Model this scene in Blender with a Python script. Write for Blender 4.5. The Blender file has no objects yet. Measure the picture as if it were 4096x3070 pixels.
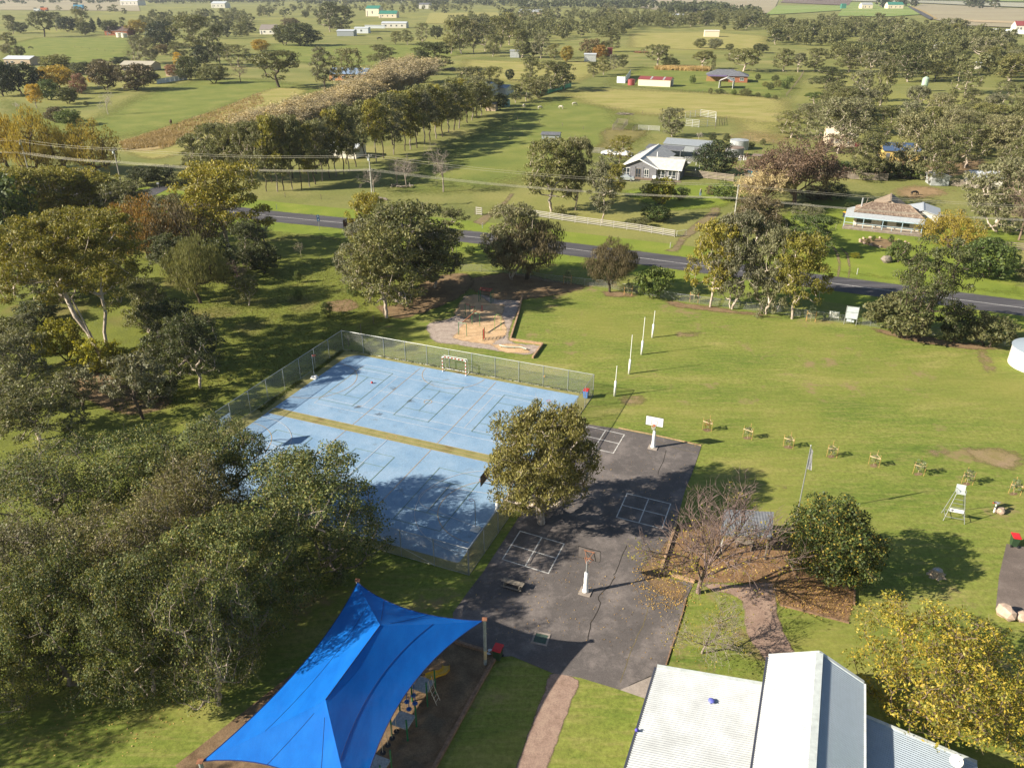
import bpy, bmesh, math, random
import numpy as np
from mathutils import Vector, Matrix
from mathutils.geometry import delaunay_2d_cdt as cdt

# ------------------------------------------------------------------ camera, world, sun, exposure
SC = bpy.context.scene
COL = SC.collection
FPX, PITCH, CAMH, CX, CY = 3150.0, math.radians(26.78), 42.5, 2048.0, 1535.0
cam_data = bpy.data.cameras.new('camera')
cam = bpy.data.objects.new('camera', cam_data)
COL.objects.link(cam)
cam.location = (0, 0, CAMH)
cam.rotation_euler = (math.pi / 2 - PITCH, 0, 0)
cam_data.sensor_width = 36.0
cam_data.sensor_fit = 'HORIZONTAL'
cam_data.lens = 36.0 * FPX / 4096.0
cam_data.clip_start = 0.5
cam_data.clip_end = 30000
SC.camera = cam

SUN_EL = math.radians(27.6)
SHADOW_DIR = math.radians(15.9)           # direction on the ground in which shadows fall
world = bpy.data.worlds.new('World')
SC.world = world
world.use_nodes = True
wn = world.node_tree.nodes
sky = wn.new('ShaderNodeTexSky')
sky.sky_type = 'NISHITA'
sky.sun_disc = False
sky.sun_elevation = SUN_EL
_sx, _sy = -math.cos(SHADOW_DIR), -math.sin(SHADOW_DIR)   # towards the sun
sky.sun_rotation = math.atan2(_sx, _sy)
sky.altitude = 100
sky.air_density = 1.2
sky.dust_density = 0.6
world.node_tree.links.new(sky.outputs[0], wn['Background'].inputs[0])
wn['Background'].inputs[1].default_value = 0.05
sun_data = bpy.data.lights.new('sun', 'SUN')
sun_data.energy = 5.0
sun_data.angle = math.radians(0.53)
sun_data.color = (1.0, 0.905, 0.745)
sun = bpy.data.objects.new('sun', sun_data)
COL.objects.link(sun)
_d = Vector((math.cos(SUN_EL) * math.cos(SHADOW_DIR), math.cos(SUN_EL) * math.sin(SHADOW_DIR), -math.sin(SUN_EL)))
sun.rotation_euler = _d.to_track_quat('-Z', 'Y').to_euler()
sun.location = (-60, -20, 80)
SC.view_settings.view_transform = 'Standard'
SC.view_settings.look = 'None'
SC.view_settings.gamma = 1.0
SC.view_settings.exposure = 1.12
SC.view_settings.use_curve_mapping = False
SC.render.engine = 'CYCLES'
SC.cycles.max_bounces = 5
SC.cycles.diffuse_bounces = 2
SC.cycles.glossy_bounces = 2
SC.cycles.transmission_bounces = 3
SC.cycles.transparent_max_bounces = 12
SC.cycles.volume_bounces = 0

# ------------------------------------------------------------------ helpers
def G(u, v, z=0.0):
    """ground point (at height z) that the photograph shows at pixel u, v (4096 wide)"""
    x = (u - CX) / FPX
    y = (v - CY) / FPX
    fw = math.cos(PITCH) - y * math.sin(PITCH)
    dn = math.sin(PITCH) + y * math.cos(PITCH)
    t = (CAMH - z) / dn
    return Vector((x * t, fw * t, z))

def PRJ(X, Y, Z):
    zc = Y * math.cos(PITCH) - (Z - CAMH) * math.sin(PITCH)
    yc = -(Y * math.sin(PITCH) + (Z - CAMH) * math.cos(PITCH))
    return CX + FPX * X / zc, CY + FPX * yc / zc, FPX / zc

def HT(u, v, vt):
    """height of something that stands at pixel u, v and whose top is in row vt"""
    q = G(u, v)
    lo, hi = 0.0, 60.0
    for _ in range(40):
        m = (lo + hi) / 2
        if PRJ(q.x, q.y, m)[1] > vt: lo = m
        else: hi = m
    return lo

def PXM(u, v):
    """pixels per metre at a ground pixel"""
    q = G(u, v)
    return PRJ(q.x, q.y, 1.0)[2]

def setp(o, label=None, cat=None, group=None, kind=None):
    if label: o['label'] = label
    if cat: o['category'] = cat
    if group: o['group'] = group
    if kind: o['kind'] = kind
    return o

def thing(name, label, cat, loc=(0, 0, 0), rz=0.0, group=None):
    o = bpy.data.objects.new(name, None)
    o.empty_display_size = 0.3
    COL.objects.link(o)
    o.location = loc
    o.rotation_euler = (0, 0, rz)
    return setp(o, label, cat, group)

def copy_tree(o, parent=None):
    c = o.copy()
    COL.objects.link(c)
    c.parent = parent
    for ch in list(o.children):
        copy_tree(ch, c)
    return c

class MB:
    """collects shapes, then links them as ONE mesh object"""
    def __init__(s, o=(0, 0, 0)):
        s.v = []; s.f = []; s.m = []; s.o = Vector(o); s.mi = 0
    def add(s, vs, fs):
        n = len(s.v)
        s.v += [tuple(Vector(p) - s.o) for p in vs]
        s.f += [tuple(i + n for i in f) for f in fs]
        s.m += [s.mi] * len(fs)
        return s
    def poly(s, vs):
        return s.add(vs, [tuple(range(len(vs)))])
    def box(s, c, size, rz=0.0, rx=0.0, ry=0.0):
        M = Matrix.Translation(Vector(c)) @ Matrix.Rotation(rz, 4, 'Z') @ Matrix.Rotation(ry, 4, 'Y') @ Matrix.Rotation(rx, 4, 'X')
        hx, hy, hz = size[0] / 2, size[1] / 2, size[2] / 2
        vs = [M @ Vector((a * hx, b * hy, d * hz)) for d in (-1, 1) for a, b in ((-1, -1), (1, -1), (1, 1), (-1, 1))]
        return s.add(vs, [(3, 2, 1, 0), (4, 5, 6, 7), (0, 1, 5, 4), (1, 2, 6, 5), (2, 3, 7, 6), (3, 0, 4, 7)])
    def bar(s, a, b, w, h, up=(0, 0, 1)):
        """rectangular bar from a to b: w sideways, h along up"""
        a = Vector(a); b = Vector(b); d = (b - a).normalized()
        x = d.cross(Vector(up))
        if x.length < 1e-4: x = d.cross(Vector((1, 0, 0)))
        x.normalize(); y = x.cross(d)
        vs = []
        for p in (a, b):
            for i, j in ((-1, -1), (1, -1), (1, 1), (-1, 1)):
                vs.append(p + x * (i * w / 2) + y * (j * h / 2))
        return s.add(vs, [(3, 2, 1, 0), (4, 5, 6, 7), (0, 1, 5, 4), (1, 2, 6, 5), (2, 3, 7, 6), (3, 0, 4, 7)])
    def tube(s, pts, rs, n=8, cap=True):
        pts = [Vector(p) for p in pts]
        if not isinstance(rs, (list, tuple)): rs = [rs] * len(pts)
        vs = []; fs = []
        for i, p in enumerate(pts):
            d = (pts[min(i + 1, len(pts) - 1)] - pts[max(i - 1, 0)]).normalized()
            x = d.cross(Vector((0, 0, 1)))
            if x.length < 1e-3: x = Vector((1, 0, 0))
            x.normalize(); y = d.cross(x)
            for k in range(n):
                a = 2 * math.pi * k / n
                vs.append(p + (x * math.cos(a) + y * math.sin(a)) * rs[i])
        for i in range(len(pts) - 1):
            for k in range(n):
                k2 = (k + 1) % n
                fs.append((i * n + k, i * n + k2, (i + 1) * n + k2, (i + 1) * n + k))
        if cap:
            fs.append(tuple(range(n - 1, -1, -1)))
            fs.append(tuple(range((len(pts) - 1) * n, len(pts) * n)))
        return s.add(vs, fs)
    def lathe(s, c, prof, n=16):
        c = Vector(c)
        vs = []; fs = []
        for r, z in prof:
            for k in range(n):
                a = 2 * math.pi * k / n
                vs.append(c + Vector((r * math.cos(a), r * math.sin(a), z)))
        for i in range(len(prof) - 1):
            for k in range(n):
                k2 = (k + 1) % n
                fs.append((i * n + k, i * n + k2, (i + 1) * n + k2, (i + 1) * n + k))
        fs.append(tuple(range(n - 1, -1, -1)))
        fs.append(tuple(range((len(prof) - 1) * n, len(prof) * n)))
        return s.add(vs, fs)
    def slab(s, pts, th):
        """flat polygon (any orientation) with thickness th downwards"""
        pts = [Vector(p) for p in pts]; n = len(pts)
        lo = [p - Vector((0, 0, th)) for p in pts]
        fs = [tuple(range(n)), tuple(range(2 * n - 1, n - 1, -1))]
        for i in range(n):
            j = (i + 1) % n
            fs.append((i, i + n, j + n, j))
        return s.add(pts + lo, fs)
    def build(s, name, mat, parent=None, label=None, cat=None, group=None, kind=None, smooth=False, loc=None):
        me = bpy.data.meshes.new(name)
        me.from_pydata(s.v, [], s.f)
        mats = mat if isinstance(mat, (list, tuple)) else [mat]
        for m in mats: me.materials.append(m)
        if len(mats) > 1: me.polygons.foreach_set('material_index', s.m)
        if smooth: me.polygons.foreach_set('use_smooth', [True] * len(me.polygons))
        me.update()
        o = bpy.data.objects.new(name, me)
        COL.objects.link(o)
        o.parent = parent
        if loc is not None: o.location = loc
        elif parent is None: o.location = s.o
        return setp(o, label, cat, group, kind)

# ------------------------------------------------------------------ materials
def new_mat(name):
    m = bpy.data.materials.new(name)
    m.use_nodes = True
    nt = m.node_tree
    return m, nt, nt.nodes['Principled BSDF']

def N(nt, t, **kw):
    n = nt.nodes.new(t)
    for k, v in kw.items():
        setattr(n, k, v)
    return n

def pos_noise(nt, scale, detail=4.0, rough=0.6, coord='world', stretch=None, dist=0.0):
    if coord == 'world':
        g = N(nt, 'ShaderNodeNewGeometry'); src = g.outputs['Position']
    else:
        g = N(nt, 'ShaderNodeTexCoord'); src = g.outputs['Object']
    if stretch:
        mp = N(nt, 'ShaderNodeMapping')
        mp.inputs['Scale'].default_value = stretch[:3]
        if len(stretch) > 3: mp.inputs['Rotation'].default_value = (0, 0, stretch[3])
        nt.links.new(src, mp.inputs[0]); src = mp.outputs[0]
    n = N(nt, 'ShaderNodeTexNoise')
    n.inputs['Scale'].default_value = scale
    n.inputs['Detail'].default_value = detail
    n.inputs['Roughness'].default_value = rough
    n.inputs['Distortion'].default_value = dist
    nt.links.new(src, n.inputs['Vector'])
    return n.outputs['Fac']

def ramp(nt, fac, stops, interp='LINEAR'):
    r = N(nt, 'ShaderNodeValToRGB')
    r.color_ramp.interpolation = interp
    e = r.color_ramp.elements
    while len(e) < len(stops): e.new(0.5)
    for i, (p, c) in enumerate(stops):
        e[i].position = p
        e[i].color = (*c, 1) if len(c) == 3 else c
    nt.links.new(fac, r.inputs[0])
    return r.outputs[0]

def mixc(nt, fac, a, b, mode='MIX'):
    m = N(nt, 'ShaderNodeMix', data_type='RGBA', blend_type=mode)
    for i, x in ((0, fac), (6, a), (7, b)):
        if hasattr(x, 'is_linked') or hasattr(x, 'links'): nt.links.new(x, m.inputs[i])
        elif i == 0: m.inputs[0].default_value = x
        else: m.inputs[i].default_value = (*x, 1)
    return m.outputs[2]

def bump(nt, bsdf, h, strength=0.4, dist=0.05):
    b = N(nt, 'ShaderNodeBump')
    b.inputs['Strength'].default_value = strength
    b.inputs['Distance'].default_value = dist
    nt.links.new(h, b.inputs['Height'])
    nt.links.new(b.outputs[0], bsdf.inputs['Normal'])

_MC = {}
def plain(name, c, rough=0.6, var=0.12, scale=3.0, metal=0.0, spec=0.5, bmp=0.0):
    """paint / timber / metal with slight procedural unevenness"""
    if name in _MC: return _MC[name]
    m, nt, b = new_mat(name)
    f = pos_noise(nt, scale, 5, 0.65, 'obj')
    lo = tuple(max(0, x * (1 - var * 1.6)) for x in c); hi = tuple(min(1, x * (1 + var)) for x in c)
    nt.links.new(ramp(nt, f, [(0.3, lo), (0.7, hi)]), b.inputs['Base Color'])
    b.inputs['Roughness'].default_value = rough
    b.inputs['Metallic'].default_value = metal
    b.inputs['Specular IOR Level'].default_value = spec
    if bmp:
        bump(nt, b, f, bmp, 0.02)
    _MC[name] = m
    return m

def soil(name, stops, scale=0.6, fine=9.0, finefac=0.35, rough=0.95, bmp=0.5, bdist=0.06, coarse=None, stretch=None):
    """ground surfaces: a coarse colour ramp, a fine speckle and relief"""
    if name in _MC: return _MC[name]
    m, nt, b = new_mat(name)
    f1 = pos_noise(nt, scale, 6, 0.62, stretch=stretch)
    c = ramp(nt, f1, stops)
    f2 = pos_noise(nt, fine, 5, 0.75, stretch=stretch)
    sp = ramp(nt, f2, [(0.25, (1 - finefac,) * 3), (0.75, (1 + finefac,) * 3)])
    c = mixc(nt, 1.0, c, sp, 'MULTIPLY')
    if coarse:
        f3 = pos_noise(nt, coarse[0], 3, 0.5)
        w = ramp(nt, f3, [(coarse[2], (0, 0, 0)), (coarse[3], (1, 1, 1))])
        c = mixc(nt, w, c, coarse[1])
    nt.links.new(c, b.inputs['Base Color'])
    b.inputs['Roughness'].default_value = rough
    b.inputs['Specular IOR Level'].default_value = 0.15
    bump(nt, b, f2, bmp, bdist)
    _MC[name] = m
    return m

_SN = [0]
_SOFT = {}
def soft_mat(mat):
    """the same ground material, thinning out unevenly towards the edge of its patch"""
    if mat.name in _SOFT: return _SOFT[mat.name]
    m = mat.copy(); nt = m.node_tree; b = nt.nodes['Principled BSDF']; out = nt.nodes['Material Output']
    at = N(nt, 'ShaderNodeAttribute', attribute_name='fade')
    f = pos_noise(nt, .9, 5, .7)
    ad = N(nt, 'ShaderNodeMath', operation='ADD'); nt.links.new(at.outputs['Fac'], ad.inputs[0]); nt.links.new(f, ad.inputs[1])
    a = ramp(nt, ad.outputs[0], [(.50, (0, 0, 0)), (.86, (1, 1, 1))])
    tp = N(nt, 'ShaderNodeBsdfTransparent'); mx = N(nt, 'ShaderNodeMixShader')
    nt.links.new(a, mx.inputs[0]); nt.links.new(tp.outputs[0], mx.inputs[1]); nt.links.new(b.outputs[0], mx.inputs[2]); nt.links.new(mx.outputs[0], out.inputs[0])
    _SOFT[mat.name] = m
    return m
def sheet(name, pts, mat, z, kind='structure', px=True, label=None, soft=0.0):
    """a flat surface laid on the ground; pts are photograph pixels turned into ground points"""
    _SN[0] += 1; z += .00012 * (_SN[0] % 24)
    if soft: mat = soft_mat(mat)
    P = [G(u, v, z) for u, v in pts] if px else [Vector((a, b, z)) for a, b in pts]
    # filled by a constrained triangulation, so that bent outlines never fold over themselves
    n = len(P); V2 = [Vector((p.x, p.y)) for p in P]
    A = np.array([[p.x, p.y] for p in P]); B = np.roll(A, -1, 0); D_ = B - A; LL = np.maximum((D_ ** 2).sum(1), 1e-9)
    def bd(q):
        t = np.clip(((q - A) * D_).sum(1) / LL, 0, 1); return float(np.sqrt((((A + D_ * t[:, None]) - q) ** 2).sum(1).min()))
    if soft:
        st = max(soft * .9, (A[:, 0].max() - A[:, 0].min()) / 40, (A[:, 1].max() - A[:, 1].min()) / 40)
        for x in np.arange(A[:, 0].min(), A[:, 0].max(), st):
            for y in np.arange(A[:, 1].min(), A[:, 1].max(), st):
                if bd(np.array([x, y])) > st * .3: V2.append(Vector((x, y)))
    r = cdt(V2, [(i, (i + 1) % n) for i in range(n)], [list(range(n))], 1, 1e-5)
    mb = MB()
    mb.add([(p.x, p.y, z) for p in r[0]], [tuple(f) for f in r[2]])
    o = mb.build(name, mat, kind=kind, label=label)
    me = o.data
    if soft:
        at = me.attributes.new('fade', 'FLOAT', 'POINT')
        at.data.foreach_set('value', [min(.5, .5 * bd(np.array([p.x, p.y])) / soft) for p in r[0]])
    bm = bmesh.new(); bm.from_mesh(me)
    for f in bm.faces:
        if f.normal.z < 0: f.normal_flip()
    bm.to_mesh(me); bm.free()
    return o

def smooth_poly(pts, k=3, jit=0.0, seed=1):
    """Catmull-Rom closed curve through pixel points"""
    r = random.Random(seed); out = []; n = len(pts)
    for i in range(n):
        p0, p1, p2, p3 = (pts[(i + j - 1) % n] for j in range(4))
        for s in range(k):
            t = s / k
            q = [0.5 * (2 * p1[a] + (p2[a] - p0[a]) * t + (2 * p0[a] - 5 * p1[a] + 4 * p2[a] - p3[a]) * t * t + (3 * p1[a] - p0[a] - 3 * p2[a] + p3[a]) * t ** 3) for a in (0, 1)]
            out.append((q[0] + r.uniform(-jit, jit), q[1] + r.uniform(-jit, jit) * .5))
    return out

def smooth_line(pts, k=6):
    out = []; n = len(pts)
    for i in range(n - 1):
        p0, p1, p2, p3 = pts[max(i - 1, 0)], pts[i], pts[i + 1], pts[min(i + 2, n - 1)]
        for s in range(k):
            t = s / k
            out.append(tuple(0.5 * (2 * p1[a] + (p2[a] - p0[a]) * t + (2 * p0[a] - 5 * p1[a] + 4 * p2[a] - p3[a]) * t * t + (3 * p1[a] - p0[a] - 3 * p2[a] + p3[a]) * t ** 3) for a in range(len(p1))))
    out.append(tuple(pts[-1]))
    return out
# ------------------------------------------------------------------ ground, fields, road, yard
def shift(pts, du, dv): return [(u + du, v + dv) for u, v in pts]

M_pasture = soil('pasture_grass', [(0.28, (.13, .15, .043)), (0.45, (.18, .19, .057)), (0.6, (.235, .225, .078)), (0.75, (.30, .265, .11))], scale=0.035, fine=1.6, finefac=.30, bmp=.5, bdist=.12, coarse=(0.009, (.27, .26, .07), .52, .75))
M_lush = soil('lush_grass', [(0.3, (.13, .165, .038)), (0.5, (.175, .20, .047)), (0.72, (.24, .24, .07))], scale=0.09, fine=3.5, finefac=.28, bmp=.45, bdist=.08)
M_verge = soil('verge_grass', [(0.3, (.145, .195, .03)), (0.55, (.19, .235, .036)), (0.75, (.25, .265, .055))], scale=0.16, fine=5, finefac=.28, bmp=.4, bdist=.06)
M_rough = soil('rough_grass', [(0.25, (.13, .12, .04)), (0.40, (.135, .155, .03)), (0.58, (.165, .185, .034)), (0.75, (.22, .20, .06))], scale=0.22, fine=4.5, finefac=.42, bmp=.8, bdist=.09, coarse=(0.06, (.21, .145, .075), .56, .72))
M_dry = soil('dry_paddock_grass', [(0.3, (.22, .225, .055)), (0.5, (.30, .275, .09)), (0.7, (.37, .31, .13))], scale=0.06, fine=2.2, finefac=.3, bmp=.5, bdist=.15, stretch=(1, 2.2, 1))
M_straw = soil('straw_grass', [(0.3, (.26, .19, .075)), (0.5, (.36, .27, .12)), (0.7, (.44, .34, .17))], scale=0.15, fine=3, finefac=.4, bmp=.8, bdist=.2)
M_farfield = soil('far_stubble_field', [(0.3, (.27, .23, .15)), (0.5, (.32, .275, .185)), (0.7, (.35, .32, .20))], scale=0.006, fine=.05, finefac=.12, bmp=.1, stretch=(1, 3, 1))
M_fargreen = soil('far_green_field', [(0.3, (.17, .24, .06)), (0.5, (.22, .28, .08)), (0.7, (.27, .30, .11))], scale=0.008, fine=.06, finefac=.12, bmp=.1)
M_plough = soil('ploughed_field', [(0.3, (.14, .10, .085)), (0.7, (.19, .14, .12))], scale=0.01, fine=.08, finefac=.15, bmp=.1)
M_baresoil = soil('bare_soil', [(0.3, (.16, .105, .06)), (0.5, (.22, .15, .085)), (0.7, (.26, .19, .10))], scale=0.7, fine=7, finefac=.4, bmp=.6, bdist=.05)
M_clay = soil('clay_ground', [(0.3, (.25, .17, .09)), (0.7, (.36, .25, .14))], scale=0.3, fine=5, finefac=.3, bmp=.4)

def oval_mat():
    m, nt, b = new_mat('oval_grass')
    th = math.radians(22)
    f1 = pos_noise(nt, 0.14, 6, 0.62, stretch=(.5, 1.5, 1, th))
    c = ramp(nt, f1, [(0.3, (.11, .16, .028)), (0.45, (.155, .20, .036)), (0.58, (.20, .225, .048)), (0.74, (.32, .285, .10))])
    f4 = pos_noise(nt, 0.9, 7, 0.75, stretch=(.35, 2.2, 1, th))
    c = mixc(nt, ramp(nt, f4, [(.48, (0, 0, 0)), (.66, (.75, .75, .75))]), c, (.28, .255, .085))
    f2 = pos_noise(nt, 2.4, 7, 0.85)
    c = mixc(nt, 1.0, c, ramp(nt, f2, [(0.3, (.5,) * 3), (0.7, (1.42,) * 3)]), 'MULTIPLY')
    f3 = pos_noise(nt, 0.055, 2, 0.5)
    c = mixc(nt, ramp(nt, f3, [(.50, (0, 0, 0)), (.70, (.55, .55, .55))]), c, (.25, .24, .06))
    # worn brown patches
    f5 = pos_noise(nt, 0.33, 5, 0.7)
    f6 = pos_noise(nt, 0.07, 2, 0.5, stretch=(1, 1, 1, .8))
    mu = N(nt, 'ShaderNodeMath', operation='MULTIPLY'); nt.links.new(f5, mu.inputs[0]); nt.links.new(f6, mu.inputs[1])
    c = mixc(nt, ramp(nt, mu.outputs[0], [(.315, (0, 0, 0)), (.39, (.75, .75, .75))]), c, (.27, .19, .105))
    nt.links.new(c, b.inputs['Base Color'])
    b.inputs['Roughness'].default_value = .95
    b.inputs['Specular IOR Level'].default_value = .15
    bump(nt, b, f2, .45, .05)
    return m
M_oval = oval_mat()

def ground_sheet():
    ys = [-60, 0, 30, 60, 100, 150, 220, 320, 480, 700, 1000, 1500, 2200, 3300, 5000, 8000, 14000]
    xs = [0, 40, 90, 160, 260, 420, 700, 1200, 2200, 4000, 9000]
    xs = [-x for x in xs[:0:-1]] + xs
    vs = [(x, y, 0) for y in ys for x in xs]
    n = len(xs)
    fs = [(j * n + i, j * n + i + 1, (j + 1) * n + i + 1, (j + 1) * n + i) for j in range(len(ys) - 1) for i in range(n - 1)]
    mb = MB(); mb.add(vs, fs)
    return mb.build('ground', M_pasture, kind='structure')
ground_sheet()

# road: centre line measured in the photograph, 7.3 m wide
RC = smooth_line([(-420, 305), (-230, 232), (-150, 202), (-88, 177.2), (-53.4, 162.6), (-30.3, 154.6), (-4.8, 144.9), (22.3, 133.2), (52.1, 119.6), (74.3, 109.7), (120, 89), (300, 5)], 5)
def offs(line, d):
    out = []
    for i, p in enumerate(line):
        a = Vector(line[max(i - 1, 0)]); b = Vector(line[min(i + 1, len(line) - 1)])
        t = (b - a).normalized()
        out.append((p[0] - t.y * d, p[1] + t.x * d))
    return out
# school side of the road
sheet('school_lawn', offs(RC, -3.4) + [(300, -50), (-420, -50)], M_oval, 0.010, px=False)
sheet('verge', offs(RC, -3.3) + offs(RC, -9.2)[::-1], M_verge, 0.022, px=False)
sheet('verge', offs(RC, 3.3) + offs(RC, 10.5)[::-1], M_verge, 0.014, px=False)
sheet('park_grass', [(-140, 190)] + [p for p in offs(RC, -9.0) if -110 < p[0] < -8] + [tuple(G(1840, 1130)[:2]), tuple(G(1560, 1290)[:2]), tuple(G(1380, 1400)[:2]), (-30.5, 73), (-38, 45), (-60, 20), (-160, 20)], M_rough, 0.030, px=False, soft=4)

def asphalt_mat(name, dark, light, patch=.25, spd=.3, stretch=None):
    m, nt, b = new_mat(name)
    f1 = pos_noise(nt, .3, 6, .7, stretch=stretch)
    c = ramp(nt, f1, [(.32, tuple(x * .8 for x in dark)), (.5, dark), (.66, tuple(x * 1.1 for x in light))])
    f2 = pos_noise(nt, 14, 4, .8)
    c = mixc(nt, 1.0, c, ramp(nt, f2, [(.3, (1 - spd,) * 3), (.7, (1 + spd,) * 3)]), 'MULTIPLY')
    f3 = pos_noise(nt, 1.3, 5, .7, dist=.6)
    c = mixc(nt, ramp(nt, f3, [(.56, (0, 0, 0)), (.75, (patch,) * 3)]), c, tuple(x * 1.7 for x in light))
    nt.links.new(c, b.inputs['Base Color'])
    b.inputs['Roughness'].default_value = .82
    b.inputs['Specular IOR Level'].default_value = .3
    bump(nt, b, f2, .25, .02)
    return m
M_road = asphalt_mat('road_asphalt', (.075, .072, .080), (.11, .105, .112), stretch=(.10, 2.2, 1, math.radians(23.5)))
M_yard = asphalt_mat('yard_asphalt', (.118, .104, .10), (.185, .16, .15), patch=.45)
M_line = soil('worn_white_paint', [(.3, (.34, .33, .32)), (.5, (.55, .54, .52)), (.7, (.68, .67, .64))], scale=2.5, fine=16, finefac=.25, bmp=.05, rough=.7)
M_gravelverge = soil('gravel_shoulder', [(.3, (.16, .13, .09)), (.7, (.24, .19, .13))], scale=.5, fine=9, finefac=.4)
sheet('road_shoulder', offs(RC, 4.4) + offs(RC, -4.4)[::-1], M_gravelverge, 0.028, px=False, soft=.6)
sheet('road', offs(RC, 3.65) + offs(RC, -3.65)[::-1], M_road, 0.040, px=False)
sheet('road_marking', [p for p in offs(RC, .07)] + [p for p in offs(RC, -.07)][::-1], M_line, 0.046, px=False)
# side road joining from the left and the drive opposite
sheet('side_road', [(600, 790), (700, 742), (645, 744), (560, 762), (430, 800), (470, 830)], M_road, 0.047)
M_track = soil('dirt_track', [(.3, (.17, .13, .075)), (.5, (.22, .17, .10)), (.7, (.22, .21, .06))], scale=.5, fine=5, finefac=.35)
sheet('dirt_track', [(1935, 905), (1885, 888), (1952, 848), (2010, 806), (2040, 770), (2062, 772), (2030, 815), (1975, 862)], M_track, 0.034, soft=0.8)
sheet('dirt_track', [(2650, 1003), (2688, 988), (2712, 950), (2760, 905), (2830, 850), (2862, 800), (2890, 800), (2880, 860), (2820, 910), (2750, 955), (2715, 1010)], M_track, 0.034, soft=0.8)
for q in ([(3345, 1110), (3352, 1060), (3340, 1010), (3325, 985), (3336, 984), (3356, 1010), (3366, 1060), (3356, 1112)], [(3388, 1112), (3394, 1070), (3382, 1015), (3352, 985), (3362, 984), (3394, 1012), (3406, 1070), (3398, 1114)]):
    sheet('wheel_track', q, M_track, 0.034, soft=0.3)

# paddocks north of the road (measured outlines)
sheet('paddock', [(0, 470), (0, 385), (340, 470), (520, 380), (760, 318), (1024, 310), (1190, 330), (1300, 350), (1420, 362), (1020, 400), (900, 455), (760, 505), (620, 545), (480, 560), (300, 600)], M_lush, 0.05, soft=14)
sheet('paddock', [(0, 255), (0, 180), (130, 150), (560, 150), (540, 240), (240, 262)], M_lush, 0.05, soft=14)
sheet('paddock', [(1040, 230), (1060, 172), (1330, 178), (1700, 178), (1900, 215), (1560, 270), (1250, 262)], M_lush, 0.05, soft=14)
sheet('paddock', [(1800, 560), (2050, 430), (2380, 350), (2440, 300), (2560, 265), (3250, 300), (3180, 400), (2420, 345), (2500, 430), (2640, 560), (2400, 640), (2040, 770), (1520, 790), (1500, 740), (1650, 640)], M_lush, 0.05, soft=14)
sheet('dry_paddock', [(1800, 290), (1850, 235), (2100, 245), (2380, 245), (2500, 262), (2330, 330), (2060, 340)], M_dry, 0.07, soft=12)
sheet('dry_paddock', [(2500, 190), (2510, 132), (2860, 128), (3080, 145), (3090, 205), (2760, 200)], M_dry, 0.07, soft=12)
sheet('dry_paddock', [(2200, 372), (2420, 350), (3000, 375), (3180, 400), (3220, 480), (3100, 560), (2930, 530), (2900, 478), (2560, 465), (2330, 420)], M_dry, 0.07, soft=12)
sheet('dry_paddock', [(2880, 548), (2980, 520), (3200, 540), (3180, 585), (3010, 575)], M_straw, 0.08, soft=12)
sheet('long_dry_grass', smooth_poly([(475, 562), (560, 540), (650, 512), (740, 480), (880, 430), (1020, 372), (1120, 350), (1240, 362), (1120, 420), (980, 500), (860, 560), (720, 620), (600, 640), (490, 610)], 3), M_dry, 0.08, soft=4)
sheet('long_dry_grass', smooth_poly([(478, 570), (560, 545), (650, 520), (730, 530), (700, 580), (600, 606), (500, 600)], 4, 3), M_straw, 0.10, soft=4)
sheet('bare_patch', smooth_poly([(2390, 530), (2450, 505), (2540, 520), (2620, 505), (2560, 560), (2480, 590), (2420, 600), (2300, 640), (2390, 570)], 3, 3), soil('worn_paddock', [(.3, (.17, .15, .05)), (.6, (.22, .19, .07))], scale=.3, fine=3), 0.09, soft=4)
sheet('bare_patch', smooth_poly([(3600, 745), (3680, 738), (3760, 752), (3830, 765), (3740, 790), (3640, 798), (3560, 770)], 3, 2), M_clay, 0.06, soft=4)
sheet('bare_patch', smooth_poly([(3735, 468), (3790, 462), (3835, 472), (3800, 482), (3740, 480)], 3, 1), M_clay, 0.06, soft=4)
sheet('bare_patch', smooth_poly([(3440, 690), (3700, 720), (3900, 690), (3950, 640), (3760, 600), (3560, 640)], 3, 2), M_baresoil, 0.055, soft=4)
sheet('garden_lawn', [(3230, 790), (3340, 780), (4096, 930), (4096, 1190), (3700, 1140), (3260, 1080), (3100, 1040), (3050, 900)], M_verge, 0.02, soft=3)
sheet('garden_lawn', [(2460, 760), (2700, 740), (3000, 720), (3060, 760), (2900, 830), (2640, 850)], M_verge, 0.052, soft=3)
# far country
sheet('far_field', [(0, 40), (0, -25), (540, -25), (560, 45), (300, 42)], M_farfield, .6)
sheet('far_field', [(1700, 95), (1720, 52), (1990, 50), (2020, 95)], M_dry, .4)
sheet('far_field', [(2560, 30), (2600, -15), (3120, -12), (3090, 52), (2760, 62)], M_farfield, .9)
sheet('far_field', [(3120, 10), (3170, -20), (3420, -18), (3395, 22)], M_plough, 1.2)
sheet('far_field', [(3060, 60), (3110, 22), (3385, 23), (3360, 42), (3200, 52)], M_fargreen, 1.0)
sheet('far_field', [(3350, 64), (3385, 10), (3640, 14), (3680, 58), (3560, 66)], M_fargreen, 1.0)
sheet('far_field', [(3655, 30), (3690, 16), (4200, 40), (4260, 120), (3840, 100), (3720, 74)], M_farfield, 1.0)
sheet('far_field', [(3840, 78), (4250, 92), (4260, 100), (3900, 88)], soil('far_dry_strip', [(.3, (.42, .33, .2)), (.7, (.47, .37, .24))], scale=.01, fine=.1, finefac=.1), 1.4)
sheet('far_road', [(3630, 27), (3640, 26), (3690, 48), (3735, 72), (3718, 78), (3672, 52)], M_road, 1.6)
sheet('far_road_verge', [(3640, 25), (3648, 24), (3705, 48), (3752, 76), (3737, 76), (3690, 48)], M_straw, 1.3)
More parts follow.
